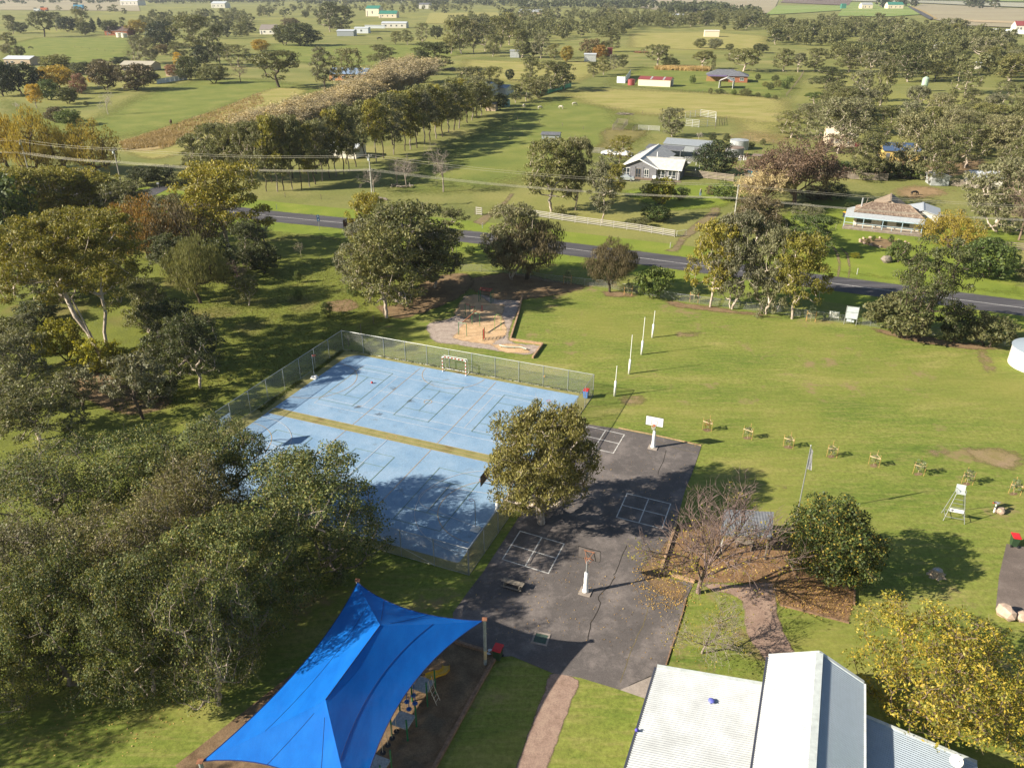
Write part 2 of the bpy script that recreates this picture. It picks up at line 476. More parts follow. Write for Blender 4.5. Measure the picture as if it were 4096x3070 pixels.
def water_mat():
    m, nt, b = new_mat('still_water')
    b.inputs['Base Color'].default_value = (.05, .07, .09, 1)
    b.inputs['Roughness'].default_value = .06
    b.inputs['Specular IOR Level'].default_value = .8
    f = pos_noise(nt, .4, 3, .5)
    bump(nt, b, f, .04, .1)
    return m
M_water = water_mat()
sheet('lake', [(3400, 4), (3440, -3), (4300, 16), (4300, 36), (3900, 22), (3700, 12)], M_water, 2.0)
M_pond = water_mat()
sheet('pond', smooth_poly([(262, 690), (285, 676), (330, 672), (385, 676), (400, 684), (360, 690), (300, 697)], 4), M_water, 0.03)
sheet('far_shore', [(3300, -6), (4400, 12), (4400, -10), (3300, -22)], M_fargreen, 2.6)

# school yard
yard_px = [(2303, 1689), (2474, 1714), (2627, 1744), (2805, 1784), (2789, 1832), (2768, 1893), (2740, 1960), (2706, 2087), (2641, 2286), (2659, 2309), (2775, 2330), (2743, 2399), (2729, 2455), (2664, 2659), (2627, 2690), (2660, 2800), (2585, 2789), (2321, 2709), (2210, 2690), (2048, 2622), (1990, 2626), (1820, 2572), (1811, 2450), (1881, 2353), (1930, 2290), (2080, 2060), (2230, 1800)]
sheet('school_yard', yard_px, M_yard, 0.040)
M_conc = soil('pale_concrete', [(.3, (.27, .23, .20)), (.7, (.36, .31, .27))], scale=1, fine=8, finefac=.2, bmp=.2)
sheet('concrete_apron', [(2480, 2757), (2618, 2698), (2640, 2700), (2590, 2795)], M_conc, 0.046)
def crack(pts, w, name='crack'):
    P = [G(u, v, 0.0455) for u, v in pts]
    Q = smooth_line([(p.x, p.y) for p in P], 4)
    r = random.Random(len(pts) * 7 + int(pts[0][0]))
    Q = [(x + r.uniform(-.05, .05), y + r.uniform(-.05, .05)) for x, y in Q]
    sheet(name, offs(Q, w / 2) + offs(Q, -w / 2)[::-1], M_crack, 0.0455, px=False)
M_crack = soil('filled_crack', [(.3, (.03, .026, .022)), (.7, (.05, .045, .04))], scale=2, fine=12)
crack([(2460, 2303), (2438, 2340), (2395, 2385), (2400, 2420), (2365, 2490), (2350, 2560)], .07)
crack([(2505, 2180), (2480, 2240), (2455, 2300)], .06)
crack([(2665, 1800), (2650, 1850), (2630, 1895)], .06)
crack([(2490, 2756), (2560, 2722), (2618, 2698)], .14)
M_crack2 = M_crack
M_crack = soil('grassy_crack', [(.3, (.12, .10, .05)), (.7, (.20, .16, .08))], scale=2, fine=12)
crack([(2598, 2415), (2570, 2500), (2530, 2590), (2480, 2730)], .05)
crack([(2625, 1760), (2660, 1775), (2720, 1795), (2790, 1812)], .05)
crack([(2700, 1770), (2750, 1782), (2795, 1790)], .04)
M_gravelpath = soil('pink_gravel', [(.3, (.23, .155, .12)), (.5, (.31, .215, .17)), (.7, (.36, .26, .20))], scale=1.2, fine=14, finefac=.4, bmp=.6, bdist=.03)
sheet('gravel_path', smooth_poly([(2205, 2688), (2317, 2717), (2290, 2800), (2235, 2950), (2192, 3072), (2150, 3170), (2000, 3200), (2057, 3072), (2120, 2900), (2175, 2760)], 3, 1.5), M_gravelpath, 0.034, soft=0.18)
sheet('gravel_path', smooth_poly([(2810, 2332), (2960, 2335), (3095, 2332), (3105, 2420), (3135, 2520), (3190, 2640), (3120, 2760), (3060, 2640), (2985, 2540), (2962, 2400), (2850, 2360)], 3, 3), M_gravelpath, 0.036, soft=0.18)
M_bark = soil('bark_mulch', [(.3, (.15, .085, .045)), (.5, (.24, .145, .08)), (.7, (.30, .19, .10))], scale=1.6, fine=11, finefac=.55, bmp=.8, bdist=.05)
sheet('garden_bed', [(2706, 2095), (2800, 2070), (3120, 2130), (3420, 2290), (3418, 2420), (3396, 2492), (3118, 2420), (3080, 2336), (2775, 2330), (2645, 2288)], M_bark, 0.032, soft=0.3)
sheet('leaf_litter', smooth_poly([(2560, 2270), (2640, 2200), (2690, 2130), (2700, 2200), (2660, 2290), (2745, 2340), (2740, 2400), (2660, 2390), (2600, 2340)], 3, 4), soil('leaf_litter', [(.3, (.15, .10, .065)), (.6, (.22, .15, .09))], scale=1.2, fine=9, finefac=.5), 0.0435, soft=0.5)
sheet('side_yard', [(4026, 2173), (4130, 2192), (4180, 2470), (3982, 2440), (3996, 2302)], asphalt_mat('side_asphalt', (.15, .12, .105), (.19, .155, .135)), 0.030)
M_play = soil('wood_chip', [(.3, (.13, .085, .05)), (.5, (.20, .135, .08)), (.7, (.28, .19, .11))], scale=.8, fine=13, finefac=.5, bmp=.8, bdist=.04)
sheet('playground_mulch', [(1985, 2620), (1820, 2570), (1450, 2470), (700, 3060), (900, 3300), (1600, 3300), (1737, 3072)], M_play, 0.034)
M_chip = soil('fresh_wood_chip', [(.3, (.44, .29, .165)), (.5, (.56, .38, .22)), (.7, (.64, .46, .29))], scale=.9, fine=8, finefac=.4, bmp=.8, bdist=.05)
M_bluestone = soil('grey_gravel', [(.3, (.27, .21, .18)), (.5, (.38, .31, .265)), (.7, (.47, .39, .33))], scale=1.4, fine=9, finefac=.55, bmp=.8, bdist=.05)
z3 = lambda a, b: (1650 + a * .2714, 1050 + b * .2714)
sheet('gravel_bed', smooth_poly([z3(*q) for q in ((200, 930), (330, 860), (520, 830), (690, 690), (730, 510), (1000, 470), (1300, 500), (1600, 520), (1550, 720), (1430, 1140), (1900, 1220), (1800, 1330), (1650, 1360), (1300, 1310), (950, 1260), (600, 1210), (330, 1170), (240, 1070))], 3, 2), M_bluestone, 0.036, soft=0.4)
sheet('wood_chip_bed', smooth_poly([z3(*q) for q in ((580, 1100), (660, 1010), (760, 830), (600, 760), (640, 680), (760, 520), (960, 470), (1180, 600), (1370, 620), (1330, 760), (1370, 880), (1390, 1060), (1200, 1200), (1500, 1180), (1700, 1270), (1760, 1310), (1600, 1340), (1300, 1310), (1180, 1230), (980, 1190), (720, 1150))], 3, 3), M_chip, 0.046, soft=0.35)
M_worn = soil('worn_turf', [(.3, (.20, .17, .06)), (.5, (.26, .20, .10)), (.7, (.29, .21, .13))], scale=.5, fine=5, finefac=.35)
# worn soil under the trees by the school fence
for q in ([(1850, 1130), (2020, 1090), (2230, 1120), (2350, 1150), (2180, 1190), (1990, 1200)], [(2400, 1165), (2480, 1165), (2560, 1180), (2500, 1190), (2420, 1185)], [(2660, 1200), (2780, 1215), (2960, 1240), (3160, 1275), (3060, 1268), (2880, 1250), (2700, 1228)],
          [(3480, 1310), (3620, 1330), (3820, 1362), (4000, 1390), (3900, 1402), (3700, 1375), (3540, 1340)], [(1500, 1225), (1600, 1210), (1700, 1120), (1860, 1090), (1900, 1140), (1820, 1200), (1700, 1250), (1580, 1275)]):
    sheet('bare_soil', smooth_poly(q, 4, 5), M_baresoil, 0.044, soft=0.9)
sheet('bare_soil', smooth_poly([(250, 1500), (380, 1480), (500, 1530), (620, 1560), (700, 1610), (560, 1660), (420, 1640), (300, 1570)], 4, 6), M_baresoil, 0.048, soft=0.9)
for q in ([(3840, 1795), (3930, 1785), (4060, 1800), (4110, 1850), (4040, 1885), (3930, 1860)], [(3690, 1800), (3780, 1790), (3800, 1815), (3720, 1830)], [(3095, 1945), (3130, 1938), (3150, 1955), (3110, 1968)], [(2470, 1590), (2540, 1575), (2600, 1600), (2540, 1625), (2480, 1612)], [(3880, 1300), (3960, 1420), (3990, 1490), (3930, 1480)], [(2700, 1330), (2790, 1322), (2800, 1345), (2720, 1352)]):
    sheet('worn_patch', smooth_poly(q, 4, 4), M_worn, 0.015, soft=1.3)
sheet('bare_soil', smooth_poly([(1290, 1210), (1400, 1195), (1440, 1230), (1370, 1250), (1300, 1240)], 4, 4), M_baresoil, 0.048, soft=0.9)
# ------------------------------------------------------------------ sports court
CO = Vector((-9.512, 79.835, 0)); CTH = math.radians(-22.4)
def C(x, y, z=0.0):
    return Vector((CO.x + x * math.cos(CTH) - y * math.sin(CTH), CO.y + x * math.sin(CTH) + y * math.cos(CTH), z))
def csheet(name, pts, mat, z, soft=0):
    return sheet(name, [tuple(C(x, y)[:2]) for x, y in pts], mat, z, px=False, soft=soft)
M_turfgreen = soil('khaki_synthetic_turf', [(.3, (.19, .18, .07)), (.5, (.25, .235, .095)), (.7, (.30, .275, .12))], scale=.9, fine=10, finefac=.25, bmp=.3, bdist=.02, coarse=(.35, (.15, .12, .05), .58, .75))
def turf_mat():
    m, nt, b = new_mat('blue_synthetic_turf')
    f1 = pos_noise(nt, .35, 6, .65)
    c = ramp(nt, f1, [(.3, (.175, .295, .45)), (.5, (.225, .345, .49)), (.7, (.28, .39, .53))])
    f2 = pos_noise(nt, 9, 5, .8)
    c = mixc(nt, 1.0, c, ramp(nt, f2, [(.3, (.78,) * 3), (.7, (1.18,) * 3)]), 'MULTIPLY')
    f3 = pos_noise(nt, .55, 6, .72, dist=.8)
    c = mixc(nt, ramp(nt, f3, [(.60, (0, 0, 0)), (.70, (.55,) * 3)]), c, (.14, .16, .17))
    f4 = pos_noise(nt, 2.2, 4, .7)
    c = mixc(nt, ramp(nt, f4, [(.64, (0, 0, 0)), (.76, (.5,) * 3)]), c, (.17, .15, .12))
    nt.links.new(c, b.inputs['Base Color'])
    b.inputs['Roughness'].default_value = .9
    b.inputs['Specular IOR Level'].default_value = .2
    bump(nt, b, f2, .3, .02)
    return m
M_blue = turf_mat()
csheet('court_surround', [(-17.1, -25.4), (17.0, -25.4), (17.0, 8.45), (-17.1, 8.45)], M_turfgreen, 0.050)
rc = []
for cx_, cy_, a0 in ((13.8, 5.9, 0), (-13.6, 5.9, 90), (-13.6, -22.6, 180), (13.8, -22.6, 270)):
    rr = 1.8 if a0 in (90, 180) else .3
    for k in range(6):
        a = math.radians(a0 + 18 * k)
        ox = cx_ + (1.5 if a0 in (0, 270) else 0); oy = cy_ + (1.5 if a0 == 0 else -1.5 if a0 == 270 else 0)
        rc.append((ox + rr * math.cos(a), oy + rr * math.sin(a)))
csheet('blue_court', rc, M_blue, 0.056)
csheet('court_stripe', [(-15.3, -9.4), (15.5, -9.4), (15.5, -8.1), (-15.3, -8.1)], M_turfgreen, 0.061)
def paint(name, c):
    return soil(name, [(.3, tuple(x * .72 for x in c)), (.5, c), (.7, tuple(min(1, x * 1.12) for x in c))], scale=3, fine=14, finefac=.2, bmp=.1)
M_cw = paint('court_line_white', (.50, .52, .55)); M_co = paint('court_line_orange', (.46, .32, .15)); M_cg = paint('court_line_green', (.13, .19, .08))
def cline(pts, m, w=.055, z=.066, name='court_line'):
    if len(pts) > 3 and abs(pts[0][0] - pts[-1][0]) + abs(pts[0][1] - pts[-1][1]) < .01:
        h = len(pts) // 2
        for a, b in (((0, h), (h, len(pts) - 1)) if len(pts) > 6 else [(i, i + 1) for i in range(len(pts) - 1)]): cline(pts[a:b + 1], m, w, z, name)
        return
    P = [tuple(C(x, y)[:2]) for x, y in pts]
    return sheet(name, offs(P, w / 2) + offs(P, -w / 2)[::-1], m, z, px=False)
def carc(cx_, cy_, r, a0, a1, m, w=.055, n=24, z=.066):
    cline([(cx_ + r * math.cos(math.radians(a0 + (a1 - a0) * k / n)), cy_ + r * math.sin(math.radians(a0 + (a1 - a0) * k / n))) for k in range(n + 1)], m, w, z)
for y in (-5.485, -4.115, 4.115, 5.485): cline([(-11.885, y), (11.885, y)], M_cw)
for x in (-11.885, 11.885): cline([(x, -5.485), (x, 5.485)], M_cw)
for x in (-6.4, 6.4): cline([(x, -4.115), (x, 4.115)], M_cw)
cline([(-6.4, 0), (6.4, 0)], M_cw)
for x in (-5.08, 5.2):
    cline([(x, -8.1), (x, 7.3)], M_co, z=.070); cline([(x, -24.2), (x, -9.4)], M_co, z=.070)
cline([(-15.25, -8.75), (15.25, -8.75)], M_co, z=.070)
for y in (-9.38, -8.12): cline([(-15.25, y), (15.25, y)], M_co, z=.070)
carc(.15, -8.75, .5, 0, 360, M_co, .06, z=.074)
carc(15.25, -.3, 4.9, 90, 270, M_co, z=.070); carc(-15.25, -.3, 4.9, -90, 90, M_co, z=.070)
carc(15.25, -16.8, 4.9, 90, 270, M_co, z=.070); carc(-15.25, -16.8, 4.9, -90, 90, M_co, z=.070)
carc(-.4, 7.5, 4.0, 180, 360, M_co, z=.070); carc(0, -.3, .45, 0, 360, M_co, z=.074)
for x0, x1 in ((-12, -7.45), (-2.1, 2.2), (7.45, 12)):
    cline([(x0, -4.5), (x1, -4.5), (x1, 4.6), (x0, 4.6), (x0, -4.5)], M_cg, .05, .078)
    for y in (-2.55, 2.55): cline([(x0, y), (x1, y)], M_cg, .05, .082)
    cline([((x0 + x1) / 2, -2.55), ((x0 + x1) / 2, 2.55)], M_cg, .05, .0865)
for x0, x1 in ((-12, -7.45), (-2.1, 2.45), (7.55, 12.2)):
    cline([(x0, -21.2), (x1, -21.2), (x1, -12.15), (x0, -12.15), (x0, -21.2)], M_cg, .05, .078)
    for y in (-14.2, -19.25): cline([(x0, y), (x1, y)], M_cg, .05, .082)
    cline([((x0 + x1) / 2, -19.25), ((x0 + x1) / 2, -14.2)], M_cg, .05, .0865)
for s in (1, -1):
    cline([(s * 15.3, -10.4), (s * 14.6, -10.4)], M_cw, .06, .090); cline([(s * 15.3, -23.2), (s * 14.6, -23.2)], M_cw, .06, .090)
    carc(s * 14.6, -16.8, 6.4, 90 if s > 0 else -90, 270 if s > 0 else 90, M_cw, .06, 30, .090)
    cline([(s * 15.3, -14.1), (s * 9.8, -15.0)], M_cw, .06, .090); cline([(s * 9.8, -18.6), (s * 15.3, -19.5)], M_cw, .06, .090)
    cline([(s * 9.8, -15.0), (s * 9.8, -18.6)], M_cw, .06, .094); carc(s * 9.8, -16.8, 1.8, 90 if s > 0 else -90, 270 if s > 0 else 90, M_cw, .06, 18, .094)
cline([(0, -9.4), (0, -24.2)], M_cw, .05, .090)
# dark puddle stains and leaf drifts on the turf
M_stain = soil('leaf_stain', [(.3, (.09, .095, .10)), (.7, (.15, .145, .14))], scale=2, fine=9, finefac=.4)
rr_ = random.Random(5)
for x, y, a in ((-6.9, -4.4, .75), (-3.6, -5.0, .9), (-5.6, 1.2, .9), (-1.9, -.9, .6), (-9.2, -5.7, .5), (-4.1, -3.2, .4), (-.4, 1.0, .45), (6.3, -6.2, .4), (-13, 3.2, .6), (-2.5, 5.8, .55), (-8.6, -9.9, .5), (3.4, 5.6, .4), (-5.3, 5.6, .4)):
    csheet('leaf_stain', [(x + a * (1 + rr_.uniform(-.4, .4)) * math.cos(t * .5236) * 1.1, y + a * .5 * (1 + rr_.uniform(-.5, .5)) * math.sin(t * .5236)) for t in range(12)], M_stain, .0575, .55)

# chain-link fence
M_galv = plain('galvanised_steel', (.42, .44, .45), rough=.45, metal=.55, var=.15)
def chain_mat(alpha=.20):
    m, nt, b = new_mat('chain_link')
    b.inputs['Base Color'].default_value = (.30, .31, .30, 1); b.inputs['Roughness'].default_value = .5; b.inputs['Metallic'].default_value = .3
    t = N(nt, 'ShaderNodeBsdfTransparent'); mx = N(nt, 'ShaderNodeMixShader')
    g = N(nt, 'ShaderNodeNewGeometry')
    # woven diamonds, 60 mm, drawn from world position
    sx = N(nt, 'ShaderNodeSeparateXYZ'); nt.links.new(g.outputs['Position'], sx.inputs[0])
    ad = N(nt, 'ShaderNodeVectorMath', operation='DOT_PRODUCT'); ad.inputs[1].default_value = (.75, .66, 0); nt.links.new(g.outputs['Position'], ad.inputs[0])
    outs = []
    for sgn in (1, -1):
        mu = N(nt, 'ShaderNodeMath', operation='MULTIPLY_ADD'); mu.inputs[1].default_value = sgn; nt.links.new(sx.outputs[2], mu.inputs[0]); nt.links.new(ad.outputs['Value'], mu.inputs[2])
        dv = N(nt, 'ShaderNodeMath', operation='DIVIDE'); dv.inputs[1].default_value = .075; nt.links.new(mu.outputs[0], dv.inputs[0])
        fr = N(nt, 'ShaderNodeMath', operation='FRACT'); nt.links.new(dv.outputs[0], fr.inputs[0])
        lt = N(nt, 'ShaderNodeMath', operation='LESS_THAN'); lt.inputs[1].default_value = alpha / 2; nt.links.new(fr.outputs[0], lt.inputs[0])
        outs.append(lt)
    mxx = N(nt, 'ShaderNodeMath', operation='MAXIMUM'); nt.links.new(outs[0].outputs[0], mxx.inputs[0]); nt.links.new(outs[1].outputs[0], mxx.inputs[1])
    nt.links.new(mxx.outputs[0], mx.inputs[0]); nt.links.new(t.outputs[0], mx.inputs[1]); nt.links.new(b.outputs[0], mx.inputs[2])
    nt.links.new(mx.outputs[0], nt.nodes['Material Output'].inputs[0])
    return m
M_chain = chain_mat(.26)
def chain_fence(name, pts, h, sp, label, r=.04, mid=False, pm=None, rail=True, group=None, mesh=True, wires=0):
    """posts every sp metres, top rail and a panel of mesh per bay"""
    pm = pm or M_galv
    root = thing(name, label, 'fence', pts[0], 0, group)
    o = Vector(pts[0])
    post_me = None
    for a, b in zip(pts[:-1], pts[1:]):
        a = Vector(a); b = Vector(b); L = (b - a).length; n = max(1, round(L / sp)); d = (b - a).normalized()
        for i in range(n + (1 if b == Vector(pts[-1]) else 0)):
            p = a + d * (L * i / n)
            if post_me is None:
                q = MB(); q.tube([(0, 0, -.1), (0, 0, h)], r, 7); po = q.build('post', pm, root); post_me = po.data
            else:
                po = bpy.data.objects.new('post', post_me); COL.objects.link(po); po.parent = root
            po.location = p - o
        zz = Vector((0, 0, 1))
        if rail:
            MB(o).tube([a + zz * (h - .02), b + zz * (h - .02)], r * .72, 6).build('rail', pm, root)
        if mid:
            MB(o).tube([a + zz * .06, b + zz * .06], r * .4, 5).build('rail', pm, root)
        for k in range(wires):
            zk = h * (.25 + .68 * k / max(1, wires - 1))
            MB(o).tube([a + zz * zk, b + zz * zk], .006, 3).build('wire', pm, root)
        if mesh:
            side = Vector((-d.y, d.x, 0)) * .04
            MB(o).poly([a + side, b + side, b + side + zz * (h - .02), a + side + zz * (h - .02)]).build('mesh_panel', M_chain, root)
    return root
FH = 2.75
chain_fence('court_fence', [C(-17.1, 8.45), C(17.0, 8.45)], FH, 3.0, 'tall chain-link fence along the far side of the blue court', mid=True)
chain_fence('court_fence', [C(-17.1, -25.4), C(-17.1, 8.40)], FH, 3.0, 'tall chain-link fence along the left side of the blue court', mid=True)
chain_fence('court_fence', [C(17.0, 8.40), C(17.0, -16.5)], FH, 3.0, 'tall chain-link fence on the right of the blue court beside the asphalt', mid=True)
chain_fence('court_fence', [C(17.0, -16.5), C(17.0, -25.36)], FH, 3.0, 'short run of court fence from the big gum to the near corner', mid=True)
nf = chain_fence('court_fence', [C(-17.0, -25.4), C(16.95, -25.4)], FH, 3.0, 'tall chain-link fence along the near shaded end of the blue court', mid=True)
mb = MB(nf.location)
for a, b in (((9.6, 1.35), (14.0, .05)), ((9.6, 1.35), (3, 1.35))): mb.tube([C(a[0], -25.4, a[1] * 1.0), C(b[0], -25.4, b[1])], .02, 6)
mb.build('brace', M_galv, nf)

# painted four-square grids on the asphalt
def grid(c, u, v, label_z=.046):
    m = MB()
    c = Vector(c); u = Vector(u); v = Vector(v)
    uu = u.normalized(); vv = v.normalized(); w = .05
    def strip(a, b, z):
        d = (b - a).normalized(); s = Vector((-d.y, d.x, 0)) * w
        P = [a - s - d * w, a + s - d * w, b + s + d * w, b - s + d * w]
        m.poly([Vector((p.x, p.y, z)) for p in (P if True else P)][::-1])
    z = label_z
    strip(c, c + u, z); strip(c + v, c + u + v, z)
    strip(c, c + v, z + .003); strip(c + u, c + u + v, z + .003)
    strip(c + u * .5, c + u * .5 + v, z + .003); strip(c + v * .5, c + u + v * .5, z)
    return m.build('court_marking', M_line, kind='structure')
for c, u, v in (((.71, 55.64), (3.74, -1.76), (-1.5, -3.79)), ((10.81, 61.36), (3.78, -1.67), (-1.44, -3.7)), ((8.14, 74.0), (3.79, -1.78), (-1.6, -3.72)),
                ):
    grid((*c, 0), (*u, 0), (*v, 0))

# basketball hoops, netball poles, handball goal
M_white = plain('white_paint', (.78, .78, .76), rough=.45, var=.07)
M_whitepad = plain('white_vinyl_padding', (.80, .80, .79), rough=.5, var=.05)
M_black = plain('black_rubber', (.02, .02, .022), rough=.6, var=.2)
M_rust = plain('rusty_steel', (.30, .13, .07), rough=.8, var=.3)
M_orange = plain('orange_steel', (.55, .13, .04), rough=.5)
M_net = plain('white_net', (.65, .65, .62), rough=.9)
M_ply = plain('weathered_dark_ply', (.11, .095, .09), rough=.8, var=.3, scale=2)
def hoop(label, loc, facing, h=3.05, pad=True, bw=1.8, bh=1.05, reach=.5, back='white', slabc=True, arm=True):
    t = thing('basketball_hoop', label, 'basketball hoop', loc, facing)      # local +x is the playing side
    if slabc: MB().box((0, 0, .03), (.95, .95, .08)).build('concrete_footing', M_conc, t)
    if pad:
        q = MB()
        q.tube([(0, 0, .05), (0, 0, .22), (0, 0, .3), (0, 0, .75), (0, 0, .8), (0, 0, 1.35), (0, 0, 1.42), (0, 0, 1.95)], [.27, .25, .17, .185, .16, .18, .155, .14], 14)
        q.build('padding', M_whitepad, t, smooth=True)
    MB().tube([(0, 0, 0), (0, 0, h + .1)], .06, 10).build('pole', M_galv, t)
    bz = h + .40
    bk = MB(); bk.box((reach, 0, bz), (.035, bw, bh)); board = bk.build('backboard', M_white if back == 'white' else M_ply, t)
    fr = MB()
    for s in (-1, 1):
        fr.box((reach + .001, s * (bw / 2 - .015), bz), (.05, .03, bh)); fr.box((reach + .002, 0, bz + s * (bh / 2 - .015)), (.05, bw, .03))
    fr.build('edge_trim', M_black, board)
    if back != 'dark_front':
        sq = MB()
        for s in (-1, 1):
            sq.box((reach + .021, s * .29, bz - .13), (.006, .035, .45)); sq.box((reach + .022, 0, bz - .13 + s * .225), (.006, .6, .035))
        sq.build('target_square', M_black, board)
    rg = MB()
    n = 18; R = .23; cx_ = reach + .06 + R
    rg.tube([(cx_ + R * math.cos(2 * math.pi * k / n), R * math.sin(2 * math.pi * k / n), h) for k in range(n + 1)], .014, 6)
    rg.box((reach + .08, 0, h - .03), (.14, .16, .10))
    ring = rg.build('ring', M_orange, t)
    nt_ = MB()
    for k in range(12):
        a = 2 * math.pi * k / 12; b = 2 * math.pi * (k + 1) / 12
        nt_.tube([(cx_ + R * math.cos(a), R * math.sin(a), h), (cx_ + R * .6 * math.cos(b), R * .6 * math.sin(b), h - .4)], .008, 3, False)
        nt_.tube([(cx_ + R * math.cos(b), R * math.sin(b), h), (cx_ + R * .6 * math.cos(a), R * .6 * math.sin(a), h - .4)], .008, 3, False)
    nt_.build('net', M_net, ring)
    ar = MB()
    for s in (-1, 1):
        ar.tube([(0, 0, h + .05), (reach - .02, s * .35, bz + .3)], .025, 6); ar.tube([(0, 0, h - .35), (reach - .02, s * .35, bz - .4)], .025, 6)
    ar.box((reach - .03, 0, bz + .3), (.05, .85, .06)); ar.box((reach - .035, 0, bz - .4), (.05, .5, .06))
    ar.build('bracket', M_rust, t)
    return t
hoop('white basketball hoop on a padded pole at the far edge of the asphalt', G(2612, 1789, .04), math.radians(-112), h=2.95)
hoop('basketball hoop seen from behind on a white padded pole mid yard', G(2342, 2366, .04), math.radians(68), h=2.95, back='ply')
hoop('basketball hoop with white board at the left edge of the blue court', C(-15.1, -17.3, .05), CTH, reach=1.2, pad=False, slabc=False)
hoop('basketball hoop on the blue court behind the big spreading gum', C(15.7, -16.6, .05), CTH + math.pi, reach=1.2, back='ply', slabc=False)
M_red = plain('red_paint', (.50, .035, .03), rough=.45)
def netball(label, loc, facing, pad):
    t = thing('netball_pole', label, 'netball pole', loc, facing)
    MB().tube([(0, 0, 0), (0, 0, 3.05)], .035, 8).build('pole', M_galv, t)
    rg = MB(); n = 16; R = .19
    rg.tube([(.15 + R + R * math.cos(2 * math.pi * k / n), R * math.sin(2 * math.pi * k / n), 3.05) for k in range(n + 1)], .014, 5)
    rg.tube([(0, 0, 3.03), (.17, 0, 3.05)], .018, 6)
    rg.build('ring', M_red, t)
    b = MB()
    if pad:
        b.box((0, 0, .06), (.75, .75, .1)); b.lathe((.12, .1, .1), [(.0, 0), (.22, .02), (.25, .12), (.18, .22), (0, .25)], 9); b.lathe((-.16, -.12, .1), [(.0, 0), (.2, .02), (.23, .1), (.15, .2), (0, .22)], 9)
        b.build('weighted_base', M_whitepad, t)
    else:
        b.box((0, 0, .04), (.5, .5, .08)); b.build('weighted_base', M_galv, t)
    return t
netball('netball pole with white sandbag base at the left of the far court half', C(-15.6, -.1, .06), CTH, True)
netball('netball pole with red ring at the right end of the tennis court', C(14.9, -.2, .06), CTH + math.pi, False)
netball('netball pole with white base beside the gum at the near court fence', C(15.0, -19.8, .06), CTH + math.pi, True)
M_goalred = plain('goal_red', (.42, .09, .05), rough=.5)
def handgoal():
    t = thing('handball_goal', 'red and white striped handball goal by the far court fence', 'goal', C(-.45, 7.45, .05), CTH)
    w, h, d = 3.15, 2.05, .9
    def striped(name, a, b, n):
        m = MB(); a = Vector(a); b = Vector(b)
        for k in range(n):
            m.mi = k % 2
            m.bar(a + (b - a) * (k / n), a + (b - a) * ((k + 1) / n), .085, .085, up=(0, 1, 0) if abs((b - a).z) > .5 else (0, 0, 1))
        m.build(name, [M_white, M_goalred], t)
    striped('post', (-w / 2, 0, 0), (-w / 2, 0, h), 9); striped('post', (w / 2, 0, 0), (w / 2, 0, h), 9)
    striped('crossbar', (-w / 2 + .05, 0, h), (w / 2 - .05, 0, h), 13)
    for s in (-1, 1):
        MB().tube([(s * w / 2, .04, h - .02), (s * w / 2 * 1.0, d * .55, h - .05), (s * w / 2, d, .04), (s * w / 2, .05, .04)], .03, 6).build('side_frame', M_white, t)
    MB().tube([(-w / 2, d * .55, h - .05), (w / 2, d * .55, h - .05)], .03, 6).build('rear_bar', M_white, t)
    MB().tube([(-w / 2, d, .04), (w / 2, d, .04)], .03, 6).build('rear_bar', M_white, t)
handgoal()
def ball(label, p, r, m, name='ball'):
    MB(p).lathe(p, [(r * math.sin(math.pi * k / 8) + 1e-4, r - r * math.cos(math.pi * k / 8)) for k in range(9)], 12).build(name, m, label=label, cat='ball', smooth=True)
ball('yellow ball on the grass behind the far court fence', G(2178, 1508, .0), .13, plain('yellow_ball', (.75, .42, .03)))
ball('small red ball lying in shade on the blue court', G(1488, 1533, .06), .14, M_red)

# football goal posts
M_gpost = plain('goal_post_white', (.82, .82, .80), rough=.4, var=.05)
for lab, (u, v), ht in (('behind post farthest from the court in the football goal row', (2609, 1350), 3.9), ('tall goal post second farthest from the court fence', (2566, 1418), 5.2), ('tall goal post second nearest to the court fence', (2516, 1495), 5.2), ('behind post nearest to the court fence', (2458, 1584), 3.9)):
    t = thing('goal_post', 'white padded ' + lab, 'goal post', G(u, v, .01), 0, 'football goal posts')
    MB().tube([(0, 0, 0), (.06, .0, ht)], [.045, .04], 10).build('post', M_gpost, t)
    MB().tube([(0, 0, .02), (.02, 0, 1.95)], .13, 14).build('padding', M_whitepad, t, smooth=True)

# ------------------------------------------------------------------ shade sail with play equipment
M_sail = None
def sail_mat():
    m, nt, b = new_mat('blue_shade_cloth')
    f = pos_noise(nt, .45, 6, .7, stretch=(1, .4, 1, .4))
    c = ramp(nt, f, [(.3, (.003, .12, .52)), (.55, (.006, .165, .63)), (.75, (.02, .20, .66))])
    f2 = pos_noise(nt, 60, 2, .6)
    c = mixc(nt, 1.0, c, ramp(nt, f2, [(.3, (.85,) * 3), (.7, (1.15,) * 3)]), 'MULTIPLY')
    nt.links.new(c, b.inputs['Base Color'])
    b.inputs['Roughness'].default_value = .75
    b.inputs['Specular IOR Level'].default_value = .15
    bump(nt, b, pos_noise(nt, 1.6, 4, .6, stretch=(1, .35, 1, .4)), .35, .06)
    tr = N(nt, 'ShaderNodeBsdfTranslucent'); nt.links.new(c, tr.inputs[0])
    mx = N(nt, 'ShaderNodeMixShader'); mx.inputs[0].default_value = .22
    nt.links.new(b.outputs[0], mx.inputs[1]); nt.links.new(tr.outputs[0], mx.inputs[2])
    tp = N(nt, 'ShaderNodeBsdfTransparent'); m2 = N(nt, 'ShaderNodeMixShader'); m2.inputs[0].default_value = .03
    nt.links.new(mx.outputs[0], m2.inputs[1]); nt.links.new(tp.outputs[0], m2.inputs[2])
    nt.links.new(m2.outputs[0], nt.nodes['Material Output'].inputs[0])
    return m
M_sail = sail_mat()
SH = 4.1
sNE = G(1936, 2659); sNE.z = SH
